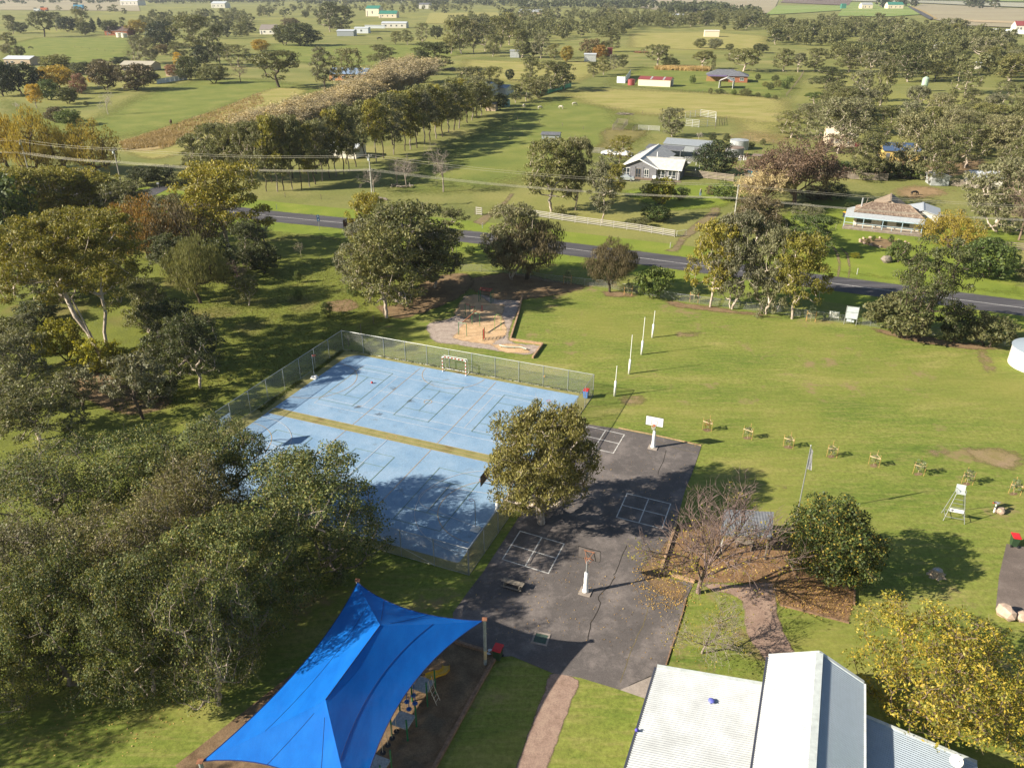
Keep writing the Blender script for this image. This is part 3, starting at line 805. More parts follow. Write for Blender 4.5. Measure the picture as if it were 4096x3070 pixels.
sNW = G(1430, 2328, SH); sSW = G(810, 3043, SH); sSE = sNE + (sSW - sNW); sSE.z = SH
rN = G(1521, 2499, 6.0); rS = G(1302, 2797, 6.0)
st = thing('shade_sail', 'large blue hipped shade sail over the playground', 'shade sail', Vector((rN.x, rN.y, 0)))
def sail_panel(a, b, r0, r1, n=14, m=10, sag=.9):
    """edge a-b scallops inwards, top edge is r0-r1 (may be one point)"""
    mid = (r0 + r1) / 2
    vs = []; fs = []
    for j in range(m + 1):
        t = j / m
        for i in range(n + 1):
            s = i / n
            e = a.lerp(b, s); top = r0.lerp(r1, s)
            inw = (mid - (a + b) / 2); inw.z *= .5
            e2 = e + inw.normalized() * (sag * 4 * s * (1 - s))
            p = e2.lerp(top, t)
            p.z -= .35 * t * (1 - t)
            vs.append(p)
    for j in range(m):
        for i in range(n):
            k = j * (n + 1) + i
            fs.append((k, k + 1, k + n + 2, k + n + 1))
    return vs, fs
panels = ((sNE, sNW, rN, rN, 1.25), (sNW, sSW, rN, rS, 1.1), (sSW, sSE, rS, rS, 1.2), (sSE, sNE, rS, rN, 1.7))
for a, b, r0, r1, sg in panels:
    vs, fs = sail_panel(a, b, r0, r1, sag=sg)
    MB(st.location).add(vs, fs).build('canopy_panel', M_sail, st, smooth=True)
M_seam = plain('navy_seam', (.003, .02, .12), rough=.8)
for a, b, r0, r1, sg in panels:
    vs, fs = sail_panel(a, b, r0, r1, sag=sg); n = 14
    q = MB(st.location); q.tube([v + Vector((0, 0, .012)) for v in vs[:n + 1]], .03, 5); q.build('edge_hem', M_seam, st)
    if r0 != r1:
        q = MB(st.location); q.tube([v + Vector((0, 0, .008)) for v in vs[5 * (n + 1):6 * (n + 1)]], .014, 5); q.build('seam', M_seam, st)
    else:
        k = 5
        for k in (5, 10):
            q = MB(st.location); q.tube([vs[j * (n + 1) + k] + Vector((0, 0, .008)) for j in range(0, 9)], .012, 5); q.build('seam', M_seam, st)
q = MB(st.location); q.tube([rN + Vector((0, 0, .01)), rS + Vector((0, 0, .01))], .03, 5); q.build('ridge_seam', M_seam, st)
M_shadepost = plain('weathered_blue_grey_post', (.33, .36, .34), rough=.6, var=.2)
M_cream = plain('cream_paint', (.62, .47, .26), rough=.6)
for p in (sNE, sNW, sSW, sSE):
    q = MB(st.location); b = Vector((p.x, p.y, 0)); out = (b - Vector((rN.x + rS.x, rN.y + rS.y, 0)) / 2).normalized()
    tp = Vector((p.x, p.y, SH)) + out * .12
    q.tube([Vector((tp.x, tp.y, -.1)), tp + Vector((0, 0, .08))], .115, 14); po = q.build('post', M_shadepost, st)
    MB(st.location).tube([Vector((tp.x, tp.y, .55)), Vector((tp.x, tp.y, 1.35))], .119, 14).build('painted_band', M_cream, po)
    MB(st.location).box(tp + Vector((0, 0, .1)), (.34, .34, .03)).build('cap_plate', M_rust, po)
for p in (rN, rS):
    MB(st.location).tube([Vector((p.x, p.y, SH - .4)), p + Vector((0, 0, -.03))], .05, 8).build('ridge_strut', M_galv, st)
M_sleeper = plain('weathered_sleeper', (.26, .16, .10), rough=.9, var=.3, scale=4, bmp=.3)
M_sleeperpale = plain('pale_sleeper', (.42, .27, .16), rough=.9, var=.25, scale=4, bmp=.3)
def edging(label, pts, w=.22, h=.26, mat=None, L=2.4, name='timber_edging', px=True):
    P = [G(u, v) for u, v in pts] if px else [Vector(p) for p in pts]
    t = thing(name, label, 'edging', P[0])
    for i, (a, b) in enumerate(zip(P[:-1], P[1:])):
        n = max(1, round((b - a).length / L)); d = (b - a) / n
        for k in range(n):
            q = MB(P[0]); e = d.normalized() * .008
            zz = Vector((0, 0, h / 2 + (k % 3) * .006 + i * .004))
            q.bar(a + d * k + e + zz, a + d * (k + 1) - e + zz, w, h)
            q.build('sleeper', mat or M_sleeper, t)
    return t
edging('timber sleeper edging round the wood chips under the blue sail', [(1450, 2462), (1820, 2570), (1988, 2622), (1900, 2776), (1737, 3075), (1660, 3220)])
edging('timber edging along the right of the climbing playground', [z3(1620, 500), z3(1560, 760), z3(1440, 1145), z3(1915, 1215), z3(1770, 1415)], mat=M_sleeperpale, h=.32)
edging('pale timber edging at the left of the bark garden bed', [(2706, 2092), (2641, 2288), (2778, 2330)], mat=M_sleeperpale)
edging('low timber edging along the lawn below the garden bed', [(3118, 2420), (3396, 2492)], mat=M_sleeper, h=.12, w=.1)
edging('dark timber edging at the right of the garden bed', [(3418, 2290), (3416, 2420)], mat=M_sleeper, h=.2, w=.1)
edging('thin timber strip along the far edge of the asphalt', [(2474, 1712), (2627, 1742), (2805, 1782)], mat=M_sleeperpale, h=.09, w=.09)
edging('thin timber strip between asphalt and small lawn', [(2743, 2399), (2729, 2455), (2664, 2659)], mat=M_sleeper, h=.09, w=.09)

M_playgreen = plain('green_playground_steel', (.02, .16, .06), rough=.4)
M_deck = plain('grey_perforated_deck', (.42, .40, .37), rough=.6, metal=.1, var=.25, scale=8)
M_yellow = plain('yellow_plastic', (.75, .42, .02), rough=.35)
M_playblue = plain('blue_plastic', (.02, .10, .32), rough=.4)
M_rope = plain('cream_steel_tube', (.62, .55, .42), rough=.5)
def z4(a, b): return (1500 + a * .3439, 2500 + b * .3439)
pu = (sSW - sNW); pu.z = 0; pu.normalize(); pv = Vector((-pu.y, pu.x, 0))   # along the sail / across
play = thing('play_structure', 'green posted climbing structure with grey decks under the blue sail', 'play equipment', G(*z4(365, 1220)))
O_ = play.location.copy()
def deck(c, s, z, nposts, hp=2.6, dz=None):
    c = Vector((c.x, c.y, 0))
    th = math.atan2(pu.y, pu.x)
    MB(O_).box(c + Vector((0, 0, z)), (s, s, .06), rz=th).build('deck', M_deck, play)
    for a, b in ((-1, -1), (1, -1), (1, 1), (-1, 1)):
        p = c + pu * (a * s / 2) + pv * (b * s / 2)
        MB(O_).tube([p, p + Vector((0, 0, hp))], .055, 9).build('post', M_playgreen, play)
d1 = G(*z4(330, 1100), 1.0); deck(d1, 1.15, 1.0, 4, 1.9)
d2 = G(*z4(560, 690), 1.2); deck(d2, 1.15, 1.2, 4, 2.2)
d3 = G(*z4(30, 1620), 1.0); deck(d3, 1.15, 1.0, 4, 1.9)
for a, b in ((z4(250, 1230), .0), (z4(200, 1310), .0), (z4(150, 1390), 0), (z4(92, 1480), 0)):
    p = G(*a, .45)
    pod = MB(O_).lathe(p, [(.0, -.05), (.17, -.04), (.19, 0), (.17, .04), (0, .05)], 14).build('stepping_pod', M_black, play)
    MB(O_).tube([p, p + Vector((0, 0, 1.2))], .014, 5).build('pod_rope', M_rope, pod)
for a in (z4(465, 905), z4(395, 970), z4(370, 885), z4(445, 810)):
    p = G(*a, .6)
    pod = MB(O_).lathe(p, [(.0, -.1), (.14, -.08), (.19, 0), (.15, .05), (0, .06)], 12).build('seat_pod', M_playblue, play)
    MB(O_).tube([p, p + Vector((.05, 0, 1.0))], .03, 6).build('pod_stem', M_playblue, pod)
lad = MB(O_)
for s in (0, .45):
    q0 = d2 + pv * (.55) + pu * (-.2 + s); lad.tube([q0 + Vector((0, 0, .8)), q0 + Vector((.1, 0, 0)), q0 + pv * .55 + Vector((0, 0, -1.2))], .022, 5)
for k in range(4):
    q0 = d2 + pv * (.6 + .13 * k) + pu * -.2 + Vector((0, 0, -.15 - .28 * k)); lad.tube([q0, q0 + pu * .45], .018, 5)
lad.build('ladder', M_rope, play)
sl = MB(O_)
s0 = d2 - pu * .6; path = [s0, s0 - pu * .6 + pv * .35 + Vector((0, 0, -.15)), s0 - pu * 1.2 + pv * .5 + Vector((0, 0, -.55)), s0 - pu * 1.8 + pv * .45 + Vector((0, 0, -.85)), s0 - pu * 2.3 + pv * .2 + Vector((0, 0, -.95))]
prof = [(-.28, .2), (-.26, 0), (-.15, -.07), (.15, -.07), (.26, 0), (.28, .2)]
vs = []; fs = []
for i, p in enumerate(path):
    d = (path[min(i + 1, 4)] - path[max(i - 1, 0)]).normalized(); x = d.cross(Vector((0, 0, 1))).normalized()
    for a, b in prof: vs.append(p + x * a + Vector((0, 0, b)))
for i in range(4):
    for k in range(5): fs.append((i * 6 + k, i * 6 + k + 1, (i + 1) * 6 + k + 1, (i + 1) * 6 + k))
sl.add(vs, fs); sl.build('slide', M_yellow, play, smooth=True)

# ------------------------------------------------------------------ far climbing playground
M_pgreen = M_playgreen
def pg(name, label, pts):
    return thing(name, label, 'play equipment', G(*pts))
def hpost(root, pxy, top_v, r=.045, m=None, name='post'):
    b = G(*pxy); h = HT(*pxy, top_v)
    MB(root.location).tube([b, b + Vector((0, 0, h))], r, 8).build(name, m or M_pgreen, root)
    return b + Vector((0, 0, h))
t = pg('chin_up_bars', 'chin-up bars with three green posts and red bars on wood chips', z3(780, 790))
ts = [hpost(t, z3(*a), z3(0, b)[1]) for a, b in (((780, 790), 605), ((850, 790), 615), ((920, 808), 645))]
for a, b, dz in ((0, 1, -.06), (1, 2, -.45)): MB(t.location).tube([ts[a] + Vector((0, 0, dz)), ts[b] + Vector((0, 0, -.06 if b == 2 else dz))], .03, 7).build('bar', M_red, t)
t = pg('overhead_ladder', 'monkey bars with green posts at the shaded end of the playground', z3(975, 580))
ts = [hpost(t, z3(*a), z3(0, b)[1]) for a, b in (((978, 580), 395), ((1003, 550), 368), ((1158, 605), 420), ((1188, 580), 392))]
for a, b in ((0, 2), (1, 3)): MB(t.location).tube([ts[a], ts[b]], .035, 7).build('rail', M_red, t)
for k in range(7):
    MB(t.location).tube([ts[0].lerp(ts[2], (k + .5) / 7), ts[1].lerp(ts[3], (k + .5) / 7)], .02, 6).build('rung', M_red, t)
t = pg('sliding_beam', 'sloping brown beam between two green arches on wood chips', z3(682, 1065))
ts = [hpost(t, z3(*a), z3(0, b)[1], .04) for a, b in (((682, 1065), 880), ((800, 1090), 900), ((880, 915), 735), ((993, 940), 755))]
for a, b in ((0, 1), (2, 3)): MB(t.location).tube([ts[a], ts[b]], .04, 7).build('crossbar', M_pgreen, t)
MB(t.location).bar((ts[0] + ts[1]) / 2 + Vector((0, 0, .05)), (ts[2] + ts[3]) / 2 + Vector((0, 0, .35)), .12, .14).build('beam', M_rust, t)
t = pg('arch_frame', 'slender green arched climbing frame near the timber edging', z3(1213, 1003))
a = G(*z3(1213, 1003)); b = G(*z3(1305, 1000)); h = HT(*z3(1213, 1003), z3(0, 800)[1]); zz = Vector((0, 0, 1))
MB(t.location).tube([a, a + zz * h, a.lerp(b, .25) + zz * (h + .3), a.lerp(b, .5) + zz * (h + .38), a.lerp(b, .75) + zz * (h + .3), b + zz * h, b], .03, 7).build('arch', plain('lime_green_steel', (.12, .32, .05)), t)
t = pg('scramble_wall', 'red and green scramble net panel standing on wood chips', z3(1038, 1155))
a = G(*z3(1038, 1155)); b = G(*z3(1063, 1115)); h = HT(*z3(1038, 1155), z3(0, 990)[1])
for p in (a, b): MB(t.location).tube([p, p + zz * h], .04, 7).build('post', M_pgreen, t)
for k in range(6): MB(t.location).tube([a + zz * (.15 + (h - .25) * k / 5), b + zz * (.15 + (h - .25) * k / 5)], .03, 6).build('rung', M_red, t)
for k in range(3): MB(t.location).tube([a.lerp(b, .25 + .25 * k) + zz * .1, a.lerp(b, .25 + .25 * k) + zz * (h - .05)], .025, 6).build('net_bar', M_red, t)
t = pg('balance_beam', 'pale wavy balance beam lying low by the playground corner', z3(1280, 1225))
P = [G(*z3(*q), .3) for q in ((1280, 1212), (1370, 1235), (1500, 1240), (1600, 1245), (1680, 1270))]
MB(t.location).tube([Vector(p) for p in smooth_line([tuple(p) for p in P], 4)], .07, 8).build('beam', plain('pale_green_tube', (.45, .52, .46)), t)
for p in (P[0].lerp(P[1], .3), P[2], P[3].lerp(P[4], .7)): MB(t.location).tube([Vector((p.x, p.y, 0)), p], .04, 6).build('leg', M_pgreen, t)
t = pg('red_bollard', 'short red post standing on the shaded wood chips', z3(1025, 715)); t['category'] = 'bollard'
MB(t.location).tube([G(*z3(1025, 715)), G(*z3(1025, 715)) + zz * .85], .06, 9).build('post', M_red, t)
MB(t.location).lathe(G(*z3(1025, 715)) + zz * .85, [(.07, 0), (.07, .05), (.03, .09)], 9).build('cap', M_rust, t)

# ------------------------------------------------------------------ school building
M_zinc = plain('white_corrugated_steel', (.50, .52, .53), rough=.35, var=.12, scale=.7, metal=.1)
M_shadezinc = plain('shade_blue_corrugated_steel', (.36, .42, .48), rough=.38, var=.05, metal=.1)  # white roof steel with blue shade mixed into its colour for the sunless slopes
M_gutter = plain('dark_grey_gutter', (.06, .065, .09), rough=.5)
M_ridgecap = plain('pale_grey_flashing', (.52, .56, .55), rough=.4)
M_wall = plain('cream_weatherboard', (.55, .50, .42), rough=.8)
def corrugated(name, p00, p10, p01, p11, pitch, amp, mat, root, along='x', nmax=600):
    """sheet of corrugated steel: ribs run from p00 to p10, are stacked towards p01; p0 edge = eave start"""
    L = ((p01 - p00).length + (p11 - p10).length) / 2
    n = min(nmax, int(L / pitch)); vs = []; fs = []
    nrm = (p10 - p00).cross(p01 - p00).normalized()
    if nrm.z < 0: nrm = -nrm
    m = n * 4
    for i in range(m + 1):
        s = i / m; a = p00.lerp(p01, s); b = p10.lerp(p11, s)
        off = nrm * (amp * math.sin(2 * math.pi * i / 4 + .4))
        vs += [a + off, b + off]
    for i in range(m): fs.append((2 * i, 2 * i + 1, 2 * i + 3, 2 * i + 2))
    o = MB(root.location).add(vs, fs).build(name, mat, root)
    return o
sch = thing('school_building', 'school building with white corrugated roofs in the bottom right corner', 'building', G(2627, 2700))
so = sch.location
# roof planes from their photographed corners at estimated heights
A1 = G(2627, 2668, 3.0); B1 = G(3060, 2741, 3.35); C1 = G(2504, 3072, 3.0)
dn = (C1 - A1).normalized(); ext = 9.5
A2 = A1 + dn * (C1 - A1).length + dn * ext; B2 = B1 + (A2 - A1)
corrugated('low_roof', A1, B1, A2, B2, .16, .036, M_zinc, sch)
TL = G(3074, 2626, 3.9); RT = G(3278, 2613, 5.0); RE = G(3455, 2733, 3.9)
TLb = TL + (A2 - A1) * 1.0; RTb = RT + (A2 - A1); REb = RE + (A2 - A1)
corrugated('gable_roof_left', TL, RT, TLb, RTb, .16, .03, M_zinc, sch)
corrugated('gable_roof_right', RT, RE, RTb, REb, .16, .034, M_shadezinc, sch)
R3a = G(3459, 2867, 2.9); R3b = G(3908, 3054, 2.5); R3c = R3a + dn * 9; R3d = R3b + dn * 9
corrugated('lean_to_roof', R3a, R3b, R3c, R3d, .16, .028, M_shadezinc, sch)
up3 = Vector((0, 0, .06))
MB(so).bar(RT + up3, RTb + up3, .42, .05).build('ridge_cap', M_ridgecap, sch)
for a, b in ((TL, RT), (RT, RE)): MB(so).bar(a + up3 * .6 - dn * .08, b + up3 * .6 - dn * .08, .22, .10).build('barge_board', M_ridgecap, sch)
MB(so).bar(A1 + up3 * .4 - dn * .1, B1 + up3 * .4 - dn * .1, .24, .10).build('barge_board', M_ridgecap, sch)
MB(so).bar(R3a + up3 * .4 - dn * .1, R3b + up3 * .4 - dn * .1, .22, .10).build('barge_board', M_ridgecap, sch)
across = (B1 - A1); across.z = 0; across.normalize()
for nm, a, b, s in (('gutter', A1, A2, -1), ('gutter', TL, TLb, -1)):
    MB(so).bar(a - across * .08 - Vector((0, 0, .05)), b - across * .08 - Vector((0, 0, .05)), .13, .13).build(nm, M_gutter, sch)
MB(so).bar(RE + across * .07 - Vector((0, 0, .03)), REb + across * .07 - Vector((0, 0, .03)), .12, .12).build('gutter', plain('white_gutter', (.7, .72, .72)), sch)
def wallprism(name, pts, mat, root, zlo=0):
    """vertical walls under a list of roof points"""
    q = MB(root.location); n = len(pts)
    for i in range(n):
        a, b = pts[i], pts[(i + 1) % n]
        q.poly([Vector((a.x, a.y, zlo)), Vector((b.x, b.y, zlo)), b, a])
    return q.build(name, mat, root)
ins = lambda p, dx, dy, dz=-.1: p + across * dx + dn * dy + Vector((0, 0, dz))
wallprism('wall', [ins(A1, .35, .35), ins(B1, 0.1, .35), ins(B2, .1, 0), ins(A2, .35, 0)], M_wall, sch)
wallprism('wall', [ins(TL, .2, .3), ins(RT, 0, .3), ins(RE, -.3, .3), ins(REb, -.3, 0), ins(RTb, 0, 0), ins(TLb, .2, 0)], M_wall, sch)
wallprism('wall', [ins(R3a, .0, .3), ins(R3b, -.3, .3), ins(R3d, -.3, 0), ins(R3c, 0, 0)], M_wall, sch)
M_winglass = plain('dark_window_glass', (.03, .04, .05), rough=.08, var=.2, spec=.8)
wl = ins(A1, .33, 0, 0); wl.z = 0
for k in range(5):
    c = wl + dn * (2.0 + 2.3 * k) - across * .01
    w = MB(so).box(c + Vector((0, 0, 1.5)), (.05, 1.5, 1.2), rz=math.atan2(dn.y, dn.x) + math.pi / 2).build('window', M_winglass, sch)
    fr = MB(so)
    for a, b in ((0, .62), (0, -.62)): fr.box(c + Vector((0, 0, 1.5 + b)), (.08, 1.6, .07), rz=math.atan2(dn.y, dn.x) + math.pi / 2)
    for s in (-.77, 0, .77): fr.box(c + dn * s + Vector((0, 0, 1.5)), (.075, .07, 1.2), rz=math.atan2(dn.y, dn.x) + math.pi / 2)
    fr.build('window_frame', M_white, w)
# things on the roof
vp = G(2845, 2807, 3.2)
ve = MB(vp).lathe(vp, [(.10, -.05), (.10, .12), (.20, .13), (.21, .17), (.12, .22), (.0, .23)], 14).build('roof_vent', plain('violet_blue_cap', (.14, .16, .55)), sch, smooth=True)
ve.location = vp - so
dp = G(3828, 3040, 3.05)
dsh = thing('satellite_dish', 'small white satellite dish on the lean-to roof', 'satellite dish', Vector((dp.x, dp.y, 2.55)))
MB(dsh.location).tube([Vector((dp.x, dp.y, 2.5)), Vector((dp.x, dp.y, 3.0))], .025, 7).build('mast', M_galv, dsh)
q = MB()
q.lathe((0, 0, 0), [(.005, .0), (.15, .02), (.28, .07), (.36, .13), (.35, .14), (.27, .085), (.14, .035), (.004, .015)], 20)
dd = q.build('dish', plain('dish_white', (.68, .66, .62)), dsh, smooth=True); dd.location = Vector((0, 0, .5)); dd.rotation_euler = (math.radians(35), math.radians(-50), 0)
MB().tube([(0, 0, .5), (-.32, -.2, .78)], .012, 5).build('feed_arm', M_galv, dsh)
MB().box((-.34, -.21, .8), (.09, .06, .06)).build('receiver', M_white, dsh)
ball('blue ball caught in the gutter of the white roof', G(2546, 2922, 3.05) + Vector((0, 0, -.02)), .11, plain('blue_ball', (.10, .08, .45)))

# ------------------------------------------------------------------ small things in the yard and on the oval
M_oldwood = plain('grey_weathered_timber', (.24, .205, .165), rough=.9, var=.3, scale=5, bmp=.3)
def bench():
    t = thing('picnic_bench', 'weathered timber bench seat on the shaded asphalt by the big gum', 'bench', G(2052, 2345, .04), math.radians(-23))
    for y in (-.16, 0, .16): MB().box((0, y, .46), (1.8, .145, .05)).build('seat_plank', M_oldwood, t)
    for y in (-.42, .42): MB().box((0, y, .2), (1.7, .13, .05)).build('side_plank', M_oldwood, t)
    for x in (-.65, .65): MB().box((x, 0, .215), (.1, .75, .43)).build('leg', M_oldwood, t)
bench()
def bin_(label, loc, rz, body, lid, s=1.0):
    t = thing('wheelie_bin', label, 'bin', loc, rz)
    q = MB()
    def ring(w, d, z): return [(-w, -d, z), (w, -d, z), (w, d, z), (-w, d, z)]
    vs = ring(.22 * s, .25 * s, .05) + ring(.29 * s, .36 * s, .95 * s) + ring(.31 * s, .38 * s, .95 * s) + ring(.31 * s, .38 * s, 1.0 * s)
    fs = [(3, 2, 1, 0)] + [(i * 4 + k, i * 4 + (k + 1) % 4, i * 4 + 4 + (k + 1) % 4, i * 4 + 4 + k) for i in range(3) for k in range(4)]
    q.add(vs, fs); q.build('body', body, t)
    q = MB(); q.box((0, 0, 1.025 * s), (.64 * s, .80 * s, .05)); q.box((0, .02, 1.06 * s), (.5 * s, .62 * s, .04)); q.box((0, .40 * s, 1.0 * s), (.5 * s, .06, .06)); q.build('lid', lid, t)
    for x in (-.27, .27):
        w = MB(); w.tube([(x * s - .03, .30 * s, .1), (x * s + .03, .30 * s, .1)], .1 * s, 12); w.build('wheel', M_black, t)
    return t
M_bingreen = plain('dark_green_bin_plastic', (.03, .065, .03), rough=.5)
M_binred = plain('red_bin_lid', (.62, .025, .03), rough=.45)
b0 = bin_('dark green wheelie bin with red lid beside the right-hand path', G(4052, 2180, .03), math.radians(165), M_bingreen, M_binred)
b0['group'] = 'wheelie bins'
b1 = bin_('dark wheelie bin with red lid in shade by the sail post', G(1992, 2632, .03), math.radians(-20), M_bingreen, M_binred); b1['group'] = 'wheelie bins'
b2 = bin_('blue wheelie bin with red lid at the far corner of the court fence', C(16.4, 7.6, .05), CTH, plain('blue_bin_plastic', (.10, .22, .55)), M_binred); b2['group'] = 'wheelie bins'
t = thing('rubbish_bag', 'crumpled pale plastic bag beside the bin under the sail post', 'bag', G(1958, 2608, .04))
rb = random.Random(3); q = MB()
pr = [(.0, 0), (.2, .02), (.24, .1), (.16, .2), (.05, .27), (.0, .28)]
q.lathe((0, 0, 0), pr, 9); q.v = [(x * rb.uniform(.7, 1.3), y * rb.uniform(.7, 1.3), z) for x, y, z in q.v]; q.build('bag', plain('silver_plastic', (.55, .62, .68), rough=.3), t)
# drain grate
t = thing('drain_grate', 'square green drain grate in a pale concrete surround on the asphalt', 'drain', G(2163, 2553, .04), math.radians(-16))
for s in (-1, 1):
    MB().box((s * .53, 0, .02), (.14, 1.2, .05)).build('surround', M_conc, t); MB().box((0, s * .53, .018), (.92, .14, .05)).build('surround', M_conc, t)
for k in range(11): MB().box((0, -.42 + .084 * k, .012), (.92, .035, .03)).build('bar', plain('green_iron', (.06, .13, .10)), t)
# flagpole
def flagpole():
    loc = G(3188, 2062)
    t = thing('flagpole', 'slender silver flagpole on the oval beside the yellow-leaved tree', 'flagpole', loc)
    h = HT(3188, 2062, 1783)
    MB().tube([(0, 0, 0), (.0, 0, h)], [.055, .035], 9).build('pole', M_galv, t)
    MB().lathe((0, 0, h), [(.045, 0), (.055, .05), (.03, .1), (.005, .11)], 9).build('finial', M_galv, t)
    MB().tube([(.06, 0, .8), (.05, 0, h - .1)], .006, 3).build('halyard', M_white, t)
    f = thing('flag', 'white flag hanging limp from the flagpole', 'flag', loc + Vector((0, 0, h - 2.1)))
    n = 16; vs = []; fs = []
    for j in range(7):
        z = 1.95 - j * .36
        for i in range(n + 1):
            s = i / n
            vs.append((.05 + .42 * s * (.5 + .5 * j / 6) + .02 * math.sin(9 * s + j), .04 * math.sin(i * 1.9 + j * .35) * (.4 + .6 * j / 6), z - .35 * s * (1 - j / 12)))
    for j in range(6):
        for i in range(n): fs.append((j * (n + 1) + i, j * (n + 1) + i + 1, (j + 1) * (n + 1) + i + 1, (j + 1) * (n + 1) + i))
    MB().add(vs, fs).build('cloth', plain('white_flag_cloth', (.82, .80, .78), rough=.9), f, smooth=True)
flagpole()
# umpire chair
def umpire():
    c = [G(3779, 2084), G(3847, 2098), G(3842, 2060), G(3778, 2050)]
    o = (c[0] + c[1] + c[2] + c[3]) / 4; 
    t = thing('umpire_chair', 'tall grey metal umpire chair on the oval with a white sponsor board', 'chair', o)
    rz = math.radians(-20)
    H = 2.75
    base = [Vector((sx * .85, sy * .62, 0)) for sx, sy in ((-1, -1), (1, -1), (1, 1), (-1, 1))]
    top = [Vector((sx * .33, sy * .26 + .1, H)) for sx, sy in ((-1, -1), (1, -1), (1, 1), (-1, 1))]
    t.rotation_euler[2] = rz
    for a, b in zip(base, top): MB().tube([a, b], .03, 7).build('leg', M_galv, t)
    for k in range(4): MB().tube([base[k].lerp(top[k], .16), base[(k + 1) % 4].lerp(top[(k + 1) % 4], .16)], .022, 6).build('stretcher', M_galv, t)
    for f in (.38, .52, .66, .8): MB().tube([base[0].lerp(top[0], f), base[1].lerp(top[1], f)], .02, 6).build('rung', M_galv, t)
    MB().box((0, .08, H + .0), (.72, .58, .06)).build('seat', M_ridgecap, t)
    MB().box((0, .40, H + .33), (.74, .05, .55), rx=-.15).build('backrest', M_ridgecap, t)
    for s in (-1, 1): MB().tube([(s * .36, .36, H + .28), (s * .36, -.18, H + .26), (s * .36, -.2, H)], .025, 6).build('armrest', M_galv, t)
    bd = MB().box((0, -.50, 1.18), (1.12, .025, .34), rx=-.14).build('sponsor_board', M_white, t)
    MB().lathe((0, 0, 0), [(.0, 0), (.11, .001), (.11, .008), (.0, .009)], 18).build('emblem', plain('dark_emblem', (.16, .16, .2)), bd)
    e = bd.children[0]; e.location = (-.36, -.515, 1.18); e.rotation_euler = (math.radians(82), 0, 0)
    for k in range(3): MB().box((.14, -.516 - .0005 * k + (.08 - .075 * k) * .14, 1.26 - .075 * k), (.6 - .12 * k, .006, .025), rx=-.14).build('print_line', plain('grey_print', (.35, .35, .38)), bd)
umpire()
# drinking tap and boulder
t = thing('drinking_fountain', 'white drinking fountain with red and chrome taps near the umpire chair', 'drinking fountain', G(3975, 2048))
MB().tube([(0, 0, 0), (0, 0, .95)], .065, 10).build('pedestal', M_white, t)
MB().lathe((0, 0, .93), [(.05, 0), (.2, .05), (.22, .12), (.17, .12), (.03, .07)], 14).build('bowl', M_galv, t)
MB().tube([(-.05, 0, 1.0), (-.3, 0, 1.06), (-.36, .0, 1.0)], .045, 7).build('tap', M_red, t)
MB().tube([(.05, 0, 1.0), (.32, .04, 1.05)], .045, 7).build('tap', M_galv, t)
def rock(label, loc, s, rz, seed, m):
    r = random.Random(seed); bm = bmesh.new(); bmesh.ops.create_icosphere(bm, subdivisions=2, radius=1)
    ph = [r.uniform(0, 6) for _ in range(6)]
    for v in bm.verts:
        c = v.co.copy(); k = 1 + .16 * math.sin(3 * c.x + ph[0]) + .13 * math.sin(4 * c.y + ph[1]) + .1 * math.sin(5 * c.z + ph[2]) + r.uniform(-.05, .05)
        c *= k; c.z = max(min(c.z, .72), -.5); v.co = Vector((c.x * s[0], c.y * s[1], (c.z + .5) * s[2]))
    me = bpy.data.meshes.new('boulder'); bm.to_mesh(me); bm.free(); me.materials.append(m)
    o = bpy.data.objects.new('boulder', me); COL.objects.link(o); o.location = loc; o.rotation_euler[2] = rz
    return setp(o, label, 'rock')
M_sandstone = plain('pink_sandstone', (.47, .35, .27), rough=.9, var=.22, scale=2.5, bmp=.5)
rock('pale pink boulder at the foot of the drinking fountain', G(4000, 2050), (.5, .33, .42), .2, 4, M_sandstone)
rock('large flat-topped sandstone boulder at the end of the right-hand path', G(4018, 2462), (.72, .62, .72), .3, 8, M_sandstone)
rock('sandstone boulder cut by the right picture edge', G(4105, 2480), (.85, .5, .6), -.1, 9, M_sandstone)
def stump():
    loc = G(3745, 2300); t = thing('tree_stump', 'broad pale tree stump with flared roots on the oval', 'tree stump', loc)
    n = 40; vs = []; fs = []; prof = [(.62, 0), (.5, .1), (.40, .28), (.35, .5), (.33, .56)]
    r = random.Random(2); w = [1 + .12 * math.sin(7 * 2 * math.pi * k / n + 1) + .1 * math.sin(13 * 2 * math.pi * k / n) for k in range(n)]
    for i, (rad, z) in enumerate(prof):
        for k in range(n):
            a = 2 * math.pi * k / n; q = rad * (1 + (w[k] - 1) * (1.3 - .22 * i)); vs.append((q * math.cos(a) * 1.15, q * math.sin(a), z + (.03 * math.sin(2 * a) if i == 4 else 0)))
    for i in range(4):
        for k in range(n): fs.append((i * n + k, i * n + (k + 1) % n, (i + 1) * n + (k + 1) % n, (i + 1) * n + k))
    MB().add(vs, fs).build('bole', plain('bleached_wood', (.42, .33, .23), rough=.9, var=.35, scale=6, bmp=.6), t)
    MB().poly([(v[0] * .99, v[1] * .99, v[2] + .004) for v in vs[-n:]]).build('sawn_top', plain('sawn_wood', (.46, .39, .30), rough=.9, var=.3, scale=9), t)
    MB().box((-.02, .02, .585), (.2, .14, .03)).build('plaque', plain('blue_grey_plaque', (.35, .42, .55)), t)
stump()
